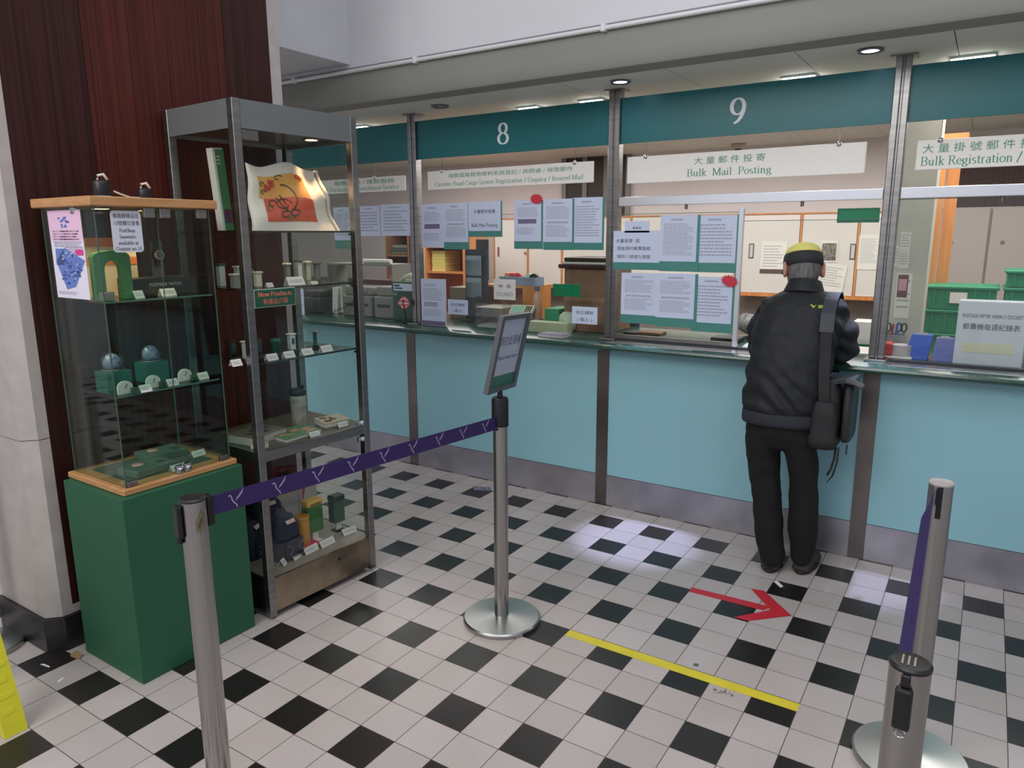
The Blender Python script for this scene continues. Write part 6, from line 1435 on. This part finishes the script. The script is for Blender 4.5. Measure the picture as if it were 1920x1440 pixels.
# water bottle
q = at(1007, 575, 1.73); c = Vector((q.x, 1.73, DZ)); zt2 = at(1007, 536, 1.73).z-DZ
t = thing('water_bottle', 'plastic bottle with pinkish drink and blue grey cap at counter 8', 'bottle', c)
obj('bottle', MB().lathe([(.028, 0), (.031, .006), (.031, zt2*.62), (.027, zt2*.75), (.016, zt2*.86), (.016, zt2*.88)], c, 24), mat('bottle_pink', (196, 150, 132), .2), t, True); obj('cap', MB().lathe([(.019, zt2*.885), (.019, zt2), (.002, zt2)], c, 20), mat('bottle_cap', (96, 106, 130), .4), t)
# scale
q = at(968, 583, 1.56); M_ = Matrix.Translation((q.x, 1.60, DZ)) @ Matrix.Rotation(math.radians(8), 4, 'Z')
t = thing('postal_scale', 'postal scale with tilted green display facing the hall on counter 8', 'scale', (q.x, 1.6, DZ))
obj('body', MB(M_).box(-.07, .09, .05, .2, .0, .055, .006, 2), M_grey, t); Mt = M_ @ Matrix.Translation((0, .03, q.z-DZ)) @ Matrix.Rotation(math.radians(-52), 4, 'X')
obj('display_head', MB(Mt).box(-.082, .082, -.006, .02, -.045, .045, .006, 2), M_beige, t); obj('display', MB(Mt).box(-.066, .018, -.0075, -.0063, -.03, .03), mat('display_mint', (140, 190, 170), .3), t)
mb = MB(Mt)
for i in range(3):
    for j in range(3): mb.box(.028+.016*i, .040+.016*i, -.0085, -.0063, -.028+.021*j, -.012+.021*j)
obj('keys', mb, M_dgrey, t); obj('arm', MB(M_).box(-.02, .02, .05, .07, .0555, q.z-DZ-.02), M_grey, t)
x0, x1, z0, z1 = span(1002, 578, 1048, 592, 1.66)
deskbox('green_tray', 1021, 578, 1048, 590, 1.70, .2, mat('tray_green', (60, 150, 110), .4), 'bright green shallow box beside the water bottle', 'tray', z=DZ)
rnd = random.Random(5); q = at(1056, 575, 1.58); mb = MB(); mb.lathe([(.03, 0), (.055, .02), (.058, .06), (.045, .10), (.02, .125), (.006, .13)], (q.x, 1.64, DZ), 22)
for v in mb.bm.verts:
    n_ = mnoise.noise_vector(v.co*22)*.016; n_.z = n_.z if v.co.z > DZ+.01 else 0; v.co += n_
o = obj('plastic_bag', mb, mat('bag_pale_green', (186, 204, 186), .4), smooth=True); tag(o, 'crumpled pale green plastic bag on the counter left of the brown box', 'bag')
deskbox('low_box', 990, 602, 1062, 632, 1.49, .08, mat('box_cream_green', (170, 178, 148), .5), 'long cream green low box on the counter behind the waiting sign', 'box', z=DZ)
# brown box with tray on top
x0, x1, z0, z1 = span(1058, 503, 1131, 600, 1.66)
t = thing('cardboard_box', 'large brown cardboard box beside the post right of counter 8', 'box', ((x0+x1)/2, 1.8, DZ))
obj('carton', MB().box(x0, x1+.04, 1.66, 1.98, DZ, z1, .004, 1), M_brown, t); obj('tape', MB().box(x0+.0, x1+.04, 1.6585, 1.6597, DZ+(z1-DZ)*.48, DZ+(z1-DZ)*.55), mat('carton_tape', (150, 118, 90), .4), t)
t = thing('letter_tray', 'dark maroon tray holding white paper on the large brown box', 'tray', ((x0+x1)/2, 1.8, z1))
obj('tray', MB().box(x0-.03, x1+.04, 1.63, 1.96, z1+.0005, z1+.028, .008, 2), mat('tray_maroon', (66, 40, 40), .35), t); obj('upper_tray', MB().box(x0-.005, x1+.04, 1.66, 1.96, z1+.041, z1+.068, .008, 2), mat('tray_maroon', (66, 40, 40), .35), t)
obj('paper', MB().box(x0-.0, x1+.03, 1.64, 1.95, z1+.0285, z1+.0405), M_card, t)
def green_plate(px0, py0, px1, py1, y, label):
    x0, x1, z0, z1 = span(px0, py0, px1, py1, y); t = thing('green_plate', label, 'sign', ((x0+x1)/2, y, z0), group='blank green plates of the counters')
    obj('plate', MB().box(x0, x1, y, y+.006, z0, z1, .001, 1), M_gsign, t); mb = MB(); 
    for q in ((x0, x1, z0, z0+.006), (x0, x1, z1-.006, z1), (x0, x0+.005, z0+.0062, z1-.0062), (x1-.005, x1, z0+.0062, z1-.0062)): mb.box(q[0], q[1], y-.003, y-.0003, q[2], q[3])
    obj('rim', mb, M_gsign, t); return t
green_plate(1037, 532, 1087, 557, SY+.0045, 'blank green plate on the glass of counter 8 before the brown box')
green_plate(1571, 391, 1648, 417, SY+.035, 'blank green plate hung under the rail of counter 9 beside the right post')
# stand and papers beside the post, left of the sliding pane
q = atz(1096, 618, DZ); 
for k in range(3):
    o = obj('paper_pile', MB(Matrix.Translation((q.x, 1.37, DZ+.0072*k)) @ Matrix.Rotation(.05-.05*k, 4, 'Z')).box(-.085, .085, -.055, .055, .0, .007, .001, 1), mat('pile_%d' % k, ((176, 172, 180), (206, 202, 208), (150, 146, 160))[k], .7)); tag(o, ['lowest pile of grey paper below the hand written slip', 'middle pile of white paper below the hand written slip', 'top pile of grey paper below the hand written slip'][k], 'paper')
# counter 9: chair with a dark jacket and white towel, drawer blocks
q = at(1146, 560, 2.3)
t = thing('office_chair', 'office chair hung with a dark blue jacket behind the left of the sliding pane', 'chair', (q.x, 2.35, 0))
mb = MB(); mb.rings([[(q.x+math.copysign(.20*k*abs(math.cos(a))**.5, math.cos(a)), 2.35+.06*math.sin(a), z) for a in [2*PI*j/28 for j in range(28)]] for z, k in ((.72, .7), (.76, .9), (1.0, 1), (1.22, .95), (1.30, .7), (1.32, .4))]); obj('backrest', mb, mat('chair_navy', (46, 54, 70), .7), t, True)
obj('seat', MB().lathe([(.2, .44), (.22, .46), (.22, .5), (.18, .52), (.003, .52)], (q.x, 2.6, 0), 28), mat('chair_navy', (46, 54, 70), .7), t, True); obj('column', MB().cyl((q.x, 2.6, .06), (q.x, 2.6, .44), .025), M_black, t)
obj('back_bar', MB().tube([(q.x, 2.55, .46), (q.x, 2.42, .5), (q.x, 2.40, .75)], .015, 8), M_black, t)
for k in range(5): a = k*2*PI/5; obj('leg', MB().tube([(q.x, 2.6, .07), (q.x+.27*math.cos(a), 2.6+.27*math.sin(a), .02)], [.022, .014], 8), M_black, t)
x0, x1, z0, z1 = span(1152, 538, 1168, 632, 2.02)
o = obj('towel', MB().ribbon([((x0+x1)/2, 2.02, DZ+.002), ((x0+x1)/2+.002, 2.0, DZ+.09), ((x0+x1)/2-.004, 2.01, DZ+.2), ((x0+x1)/2, 2.03, z1)], (x1-x0, 0, 0), (0, .006, 0)), M_card); tag(o, 'white towel hanging behind the left edge of the sliding pane', 'towel')
for k, (a, c) in enumerate(((1168, 1192), (1196, 1236))): deskbox('wooden_block', a, 622, c, 644, 1.70+.02*k, .12, (M_dgrey, M_brown)[k], ['dark block on the counter below the notices of the sliding pane', 'brown block on the counter below the notices of the sliding pane'][k], 'box', z=DZ)
deskbox('dark_block', 1332, 632, 1384, 650, 1.66, .12, M_dgrey, 'dark block below the right notice of the sliding pane', 'box', z=DZ)
o = obj('form_sheet', MB(Matrix.Translation((at(1399, 640, 1.56).x+.03, 1.60, DZ)) @ Matrix.Rotation(.1, 4, 'Z')).box(-.05, .05, -.1, .1, .0, .002), M_paper); tag(o, 'white form lying on the counter left of the customer', 'paper')
o = obj('form_stack', MB().box(at(1606, 640, 1.6).x-.08, at(1634, 640, 1.6).x, 1.55, 1.80, DZ, DZ+.012), M_card); tag(o, 'white form stack lying on the counter beside the right post', 'paper')
x0, x1, z0, z1 = span(1600, 602, 1636, 634, 1.9)
t = thing('paper_box', 'white carton with green edge behind the right post at counter 9', 'box', ((x0+x1)/2, 1.95, DZ))
obj('carton', MB().box(x0, x1, 1.88, 2.04, DZ+.0125, z1, .002, 1), M_paperw, t); obj('green_edge', MB().box(x0, x1, 1.879, 2.04, DZ, DZ+.012), M_gsign, t)
# right hand counter: pillar with papers, door, crates, stationery
y = 2.15
x0, x1, _, _ = span(1668, 300, 1728, 600, y)
struct('pillar', MB().box(x0, x1, y, y+.22, .0, 2.3685), mat('pillar_pale', (196, 192, 180), .7, noise=.04), 'pale grey pillar behind the right post', 'pillar')
PG = 'papers taped to the pale pillar'
for tl, br, lb in (((1690, 435), (1706, 470), 'upper small printed slip on the pale pillar'), ((1686, 470), (1703, 503), 'second printed slip on the pale pillar'), ((1683, 512), (1703, 597), 'long white strip with a pink picture on the pale pillar'), ((1672, 460), (1682, 500), 'narrow pale note at the left edge of the pale pillar')):
    t = wallpaper(tl, br, y-.0005, lb, M_card, 5, group=PG)
    if 'pink' in lb:
        A, B = at(1685, 515, y), at(1700, 558, y); obj('pink_picture', MB().box(A.x, B.x, y-.0034, y-.0028, B.z, A.z), mat('strip_dark', (110, 70, 76), .6), t); A, B = at(1686, 523, y), at(1699, 545, y); obj('pink_square', MB().box(A.x, B.x, y-.0042, y-.0036, B.z, A.z), mat('strip_pink', (206, 150, 164), .6), t)
y = 3.0
x0, x1, z0, z1 = span(1727, 300, 1768, 620, y)
d = thing('door_1', 'orange wooden sliding door panels beside the pale pillar', 'door', ((x0+x1)/2, y, 0)); d['kind'] = 'structure'
w = (x1-x0)/3
for k in range(3): obj('leaf', MB().box(x0+w*k, x0+w*(k+1)-.008, y+.035*k, y+.03+.035*k, .002, 2.12), M_oak, d)
obj('head_frame', MB().box(x0-.02, x1+.02, y-.01, y+.14, 2.125, 2.19), M_oak, d)
obj('pull', MB().box(x0+.012, x0+.035, y-.02, y-.0003, 1.26, 1.40, .004, 1), M_beige, d)
y = 4.2
x0, x1, z0, z1 = span(1768, 358, 2050, 520, y)
t = thing('locker', 'grey steel lockers along the wall behind the green crates', 'locker', ((x0+x1)/2, 4.3, 0))
xl = [x0, at(1853, 450, y).x, at(1950, 450, y).x, x1]
obj('carcass', MB().box(x0, x1, y+.021, 4.5496, .001, 1.78), mat('locker_grey', (164, 154, 148), .5), t)
for a, c in zip(xl, xl[1:]):
    q_ = obj('door', MB().box(a+.008, c-.008, y, y+.0205, .03, 1.77, .003, 1), mat('locker_door', (172, 160, 154), .5), t); obj('lock', MB().cyl((a+.09, y-.006, 1.52), (a+.09, y-.0003, 1.52), .014), M_steel2, q_)
x0, x1, z0, z1 = span(1783, 300, 2050, 352, 4.5)
t = thing('dark_blind', 'dark brown slatted blind above the lockers', 'blind', ((x0+x1)/2, 4.5, z0)); n = 28
for k in range(n): obj('slat', MB().box(x0+(x1-x0)*k/n+.002, x0+(x1-x0)*(k+1)/n-.002, 4.53, 4.5495, 1.785, 2.2), mat('blind_brown', (70, 46, 42), .6), t)
# green crates
def crate(x, y, z, w, d, h, label, tagc):
    t = thing('crate', label, 'crate', (x, y+d/2, z), group='stacked green plastic crates')
    mb = MB(); b = .008
    for q in ((x-w/2, x+w/2, y, y+b), (x-w/2, x+w/2, y+d-b, y+d), (x-w/2, x-w/2+b, y+b+.0005, y+d-b-.0005), (x+w/2-b, x+w/2, y+b+.0005, y+d-b-.0005)): mb.box(*q, z+.004, z+h-.02)
    mb.box(x-w/2+b+.001, x+w/2-b-.001, y+b+.001, y+d-b-.001, z+.0005, z+.008); obj('tub', mb, M_crate, t)
    obj('rim', MB().box(x-w/2-.012, x+w/2+.012, y-.012, y+d+.012, z+h-.0195, z+h-.0005, .004, 1), M_crate, t)
    mb = MB()
    for k in range(5): xx = x-w/2+w*(k+.5)/5; mb.box(xx-.006, xx+.006, y-.008, y-.0003, z+.01, z+h-.021)
    obj('ribs', mb, M_crate, t)
    if tagc: obj('card_holder', MB().box(x-.06, x+.03, y-.010, y-.0085, z+h*.3, z+h*.75), tagc, t)
y = 2.75
xa, xb = at(1805, 560, y).x, at(1925, 540, y).x; w = .375; xa = at(1802, 560, y).x; xb = xa+w+.02
st = [(xa, 4, ['lowest', 'second', 'third', 'topmost']), (xb, 4, ['lowest', 'second', 'third', 'topmost'])]
ztop = at(1805, 537, y).z
tb_ = thing('trolley', 'low steel trolley under the stacked green crates', 'trolley', ((xa+xb)/2, y+.2, 0)); hz = ztop-4*.145
obj('deck', MB().box(xa-w/2, xb+w/2+.04, y-.01, y+.37, hz-.03, hz-.0005), M_grey, tb_)
for a in (xa-w/2+.03, xb+w/2): 
    for b_ in (y+.02, y+.34): obj('leg', MB().cyl((a, b_, .001), (a, b_, hz-.0305), .015), M_grey, tb_)
for s, (x, n, nm) in enumerate(st):
    for k in range(n): crate(x, y, hz+k*.145+(.0 if s == 0 else .0), w-.02, .35, .145, '%s green crate of the %s stack behind the file box' % (nm[k], ('left', 'right')[s]), [None, M_card, None, M_card][k] if s == 0 else [None, None, None, M_card][k])
crate(xb, y, hz+4*.145, w-.02, .35, .10, 'shallow green crate on top of the right stack', M_card)
# file box
x0, x1, z0, z1 = span(1799, 563, 1916, 688, 1.52)
t = thing('file_box', 'white postage meter weekly docket box on the right counter', 'box', ((x0+x1)/2, 1.6, DZ))
obj('box', MB().box(x0, x1, 1.525, 1.62, DZ, z1, .006, 2), mat('file_box_white', (200, 204, 214), .45), t); obj('yellow_strip', MB().box(x0+(x1-x0)*.12, x1-(x1-x0)*.14, 1.5235, 1.5247, DZ+.06, DZ+.105), mat('strip_cream', (206, 204, 178), .5), t)
mb = MB(); xc = (x0+x1)/2; letters(mb, 'POSTAGE METER WEEKLY DOCKET', (xc, 1.5238, z1-.068), (1, 0, 0), (0, 0, 1), .016, 'sans', (x1-x0)*.86); letters(mb, '郵費機每週紀錄表', (xc, 1.5238, z1-.118), (1, 0, 0), (0, 0, 1), .022, 'sans', (x1-x0)*.82); obj('lettering', mb, mat('stencil_grey', (74, 74, 96), .6), t)
# stationery on the right counter
def tape_dispenser(px, py, y, m, rollm, label, yaw, s=1.0, tip=0.0):
    q = atz(px, py, DZ); M_ = Matrix.Translation((q.x, y, DZ)) @ Matrix.Rotation(yaw, 4, 'Z')
    t = thing('tape_dispenser', label, 'tape dispenser', (q.x, y, DZ), group='tape dispensers on the right counter')
    pr = [(-.07, 0), (.07, 0), (.075, .03), (.05, .075), (.02, .085), (-.02, .05), (-.05, .05), (-.066, .07), (-.074, .03)]
    obj('body', MB(M_).prism([(a*s, -.03*s, b*s+.0) for a, b in pr], (0, .06*s, 0)), m, t); obj('tape_roll', MB(M_).cyl((.03*s, -.032*s, .055*s), (.03*s, .032*s, .055*s), .034*s), rollm, t, 40)
    obj('cutter', MB(M_).box(-.072*s, -.058*s, -.02*s, .02*s, .0705*s, .078*s), M_chrome, t)
q = atz(1682, 672, DZ)
t = thing('tape_dispenser', 'red tape dispenser with a big pale roll lying beside the right post', 'tape dispenser', (q.x, 1.56, DZ), group='tape dispensers on the right counter')
obj('base', MB().box(q.x-.075, q.x+.065, 1.53, 1.63, DZ, DZ+.012, .004, 1), M_card, t); obj('cheek', MB().box(q.x-.07, q.x-.025, 1.54, 1.62, DZ+.0125, DZ+.075, .01, 2), mat('dispenser_red', (206, 56, 50), .4), t); obj('tape_roll', MB().lathe([(.025, .0125), (.047, .0125), (.047, .066), (.025, .066)], (q.x+.012, 1.58, DZ), 32), mat('roll_pale', (186, 176, 178), .5), t, 40)
M_dbl = mat('dispenser_blue', (40, 84, 190), .4); M_dvi = mat('dispenser_violet', (98, 110, 176), .4)
def wedge(px, y, w0, w1, h, d, m, label, lean):
    q = atz(px, 680, DZ); q.y = y; x = at(px, 660, y).x
    t = thing('tape_dispenser', label, 'tape dispenser', (x, y+d/2, DZ), group='tape dispensers on the right counter')
    obj('body', MB().rings([[(x-w0+lean*0, y, DZ), (x+w0, y, DZ), (x+w0, y+d, DZ), (x-w0, y+d, DZ)], [(x-w1+lean, y+.01, DZ+h), (x+w1+lean, y+.01, DZ+h), (x+w1+lean, y+d*.7, DZ+h), (x-w1+lean, y+d*.7, DZ+h)]]), m, t)
    obj('tape_roll', MB().cyl((x-w1*.5+lean, y+d*.85, DZ+h*.62), (x+w1*.5+lean, y+d*.85, DZ+h*.62), h*.36), M_card, t, 40); obj('cutter', MB().box(x-w1*.5+lean, x+w1*.5+lean, y+.012, y+.03, DZ+h+.0004, DZ+h+.012), M_chrome, t)
wedge(1716, 1.56, .052, .044, .12, .1, M_dbl, 'bright blue tape dispenser standing left of the violet one', .022)
wedge(1769, 1.555, .048, .036, .11, .1, M_dvi, 'violet blue tape dispenser left of the file box', 0)
q = at(1672, 640, 1.72)
t = thing('pen_holder', 'clear grey pen holder with scissors beside the right post', 'pen holder', (q.x, 1.75, DZ))
zt = at(1672, 627, 1.72).z
mb = MB()
for qd_ in ((q.x-.06, q.x+.06, 1.70, 1.704), (q.x-.06, q.x+.06, 1.796, 1.80), (q.x-.06, q.x-.056, 1.7045, 1.7955), (q.x+.056, q.x+.06, 1.7045, 1.7955)): mb.box(*qd_, DZ+.0045, zt)
mb.box(q.x-.06, q.x+.06, 1.70, 1.80, DZ, DZ+.004); obj('holder', mb, mat('holder_grey', (150, 152, 152), .4, noise=.15, nscale=30), t)
for k, (dx, c_, lb) in enumerate(((-.035, (60, 56, 54), 'dark handled scissors in the grey pen holder'), (.01, (60, 100, 190), 'blue pen in the grey pen holder'), (.035, (50, 48, 50), 'black ring handled scissors in the grey pen holder'), (-.01, (206, 60, 66), 'red pen in the grey pen holder'), (-.045, (226, 200, 60), 'yellow marker in the grey pen holder'))):
    x, y_ = q.x+dx, 1.735+.008*k; m = mat('pen_%d' % k, c_, .4)
    if 'scissors' in lb:
        t2 = thing('scissors', lb, 'scissors', (x, y_, DZ+.0045)); obj('blades', MB().box(x-.006, x+.006, y_-.002, y_+.002, DZ+.0048, zt+.01), M_chrome, t2)
        for s in (-1, 1): obj('handle', MB().tube([(x+s*.012+.011*math.cos(a), y_, zt+.034+.022*math.sin(a)) for a in [2*PI*j/16 for j in range(17)]], .0045, 8), m, t2, True)
    else: o = obj('pen', MB().cyl((x, y_, DZ+.0048), (x+.006, y_, zt+.05), .006), m, smooth=40); tag(o, lb, 'pen')
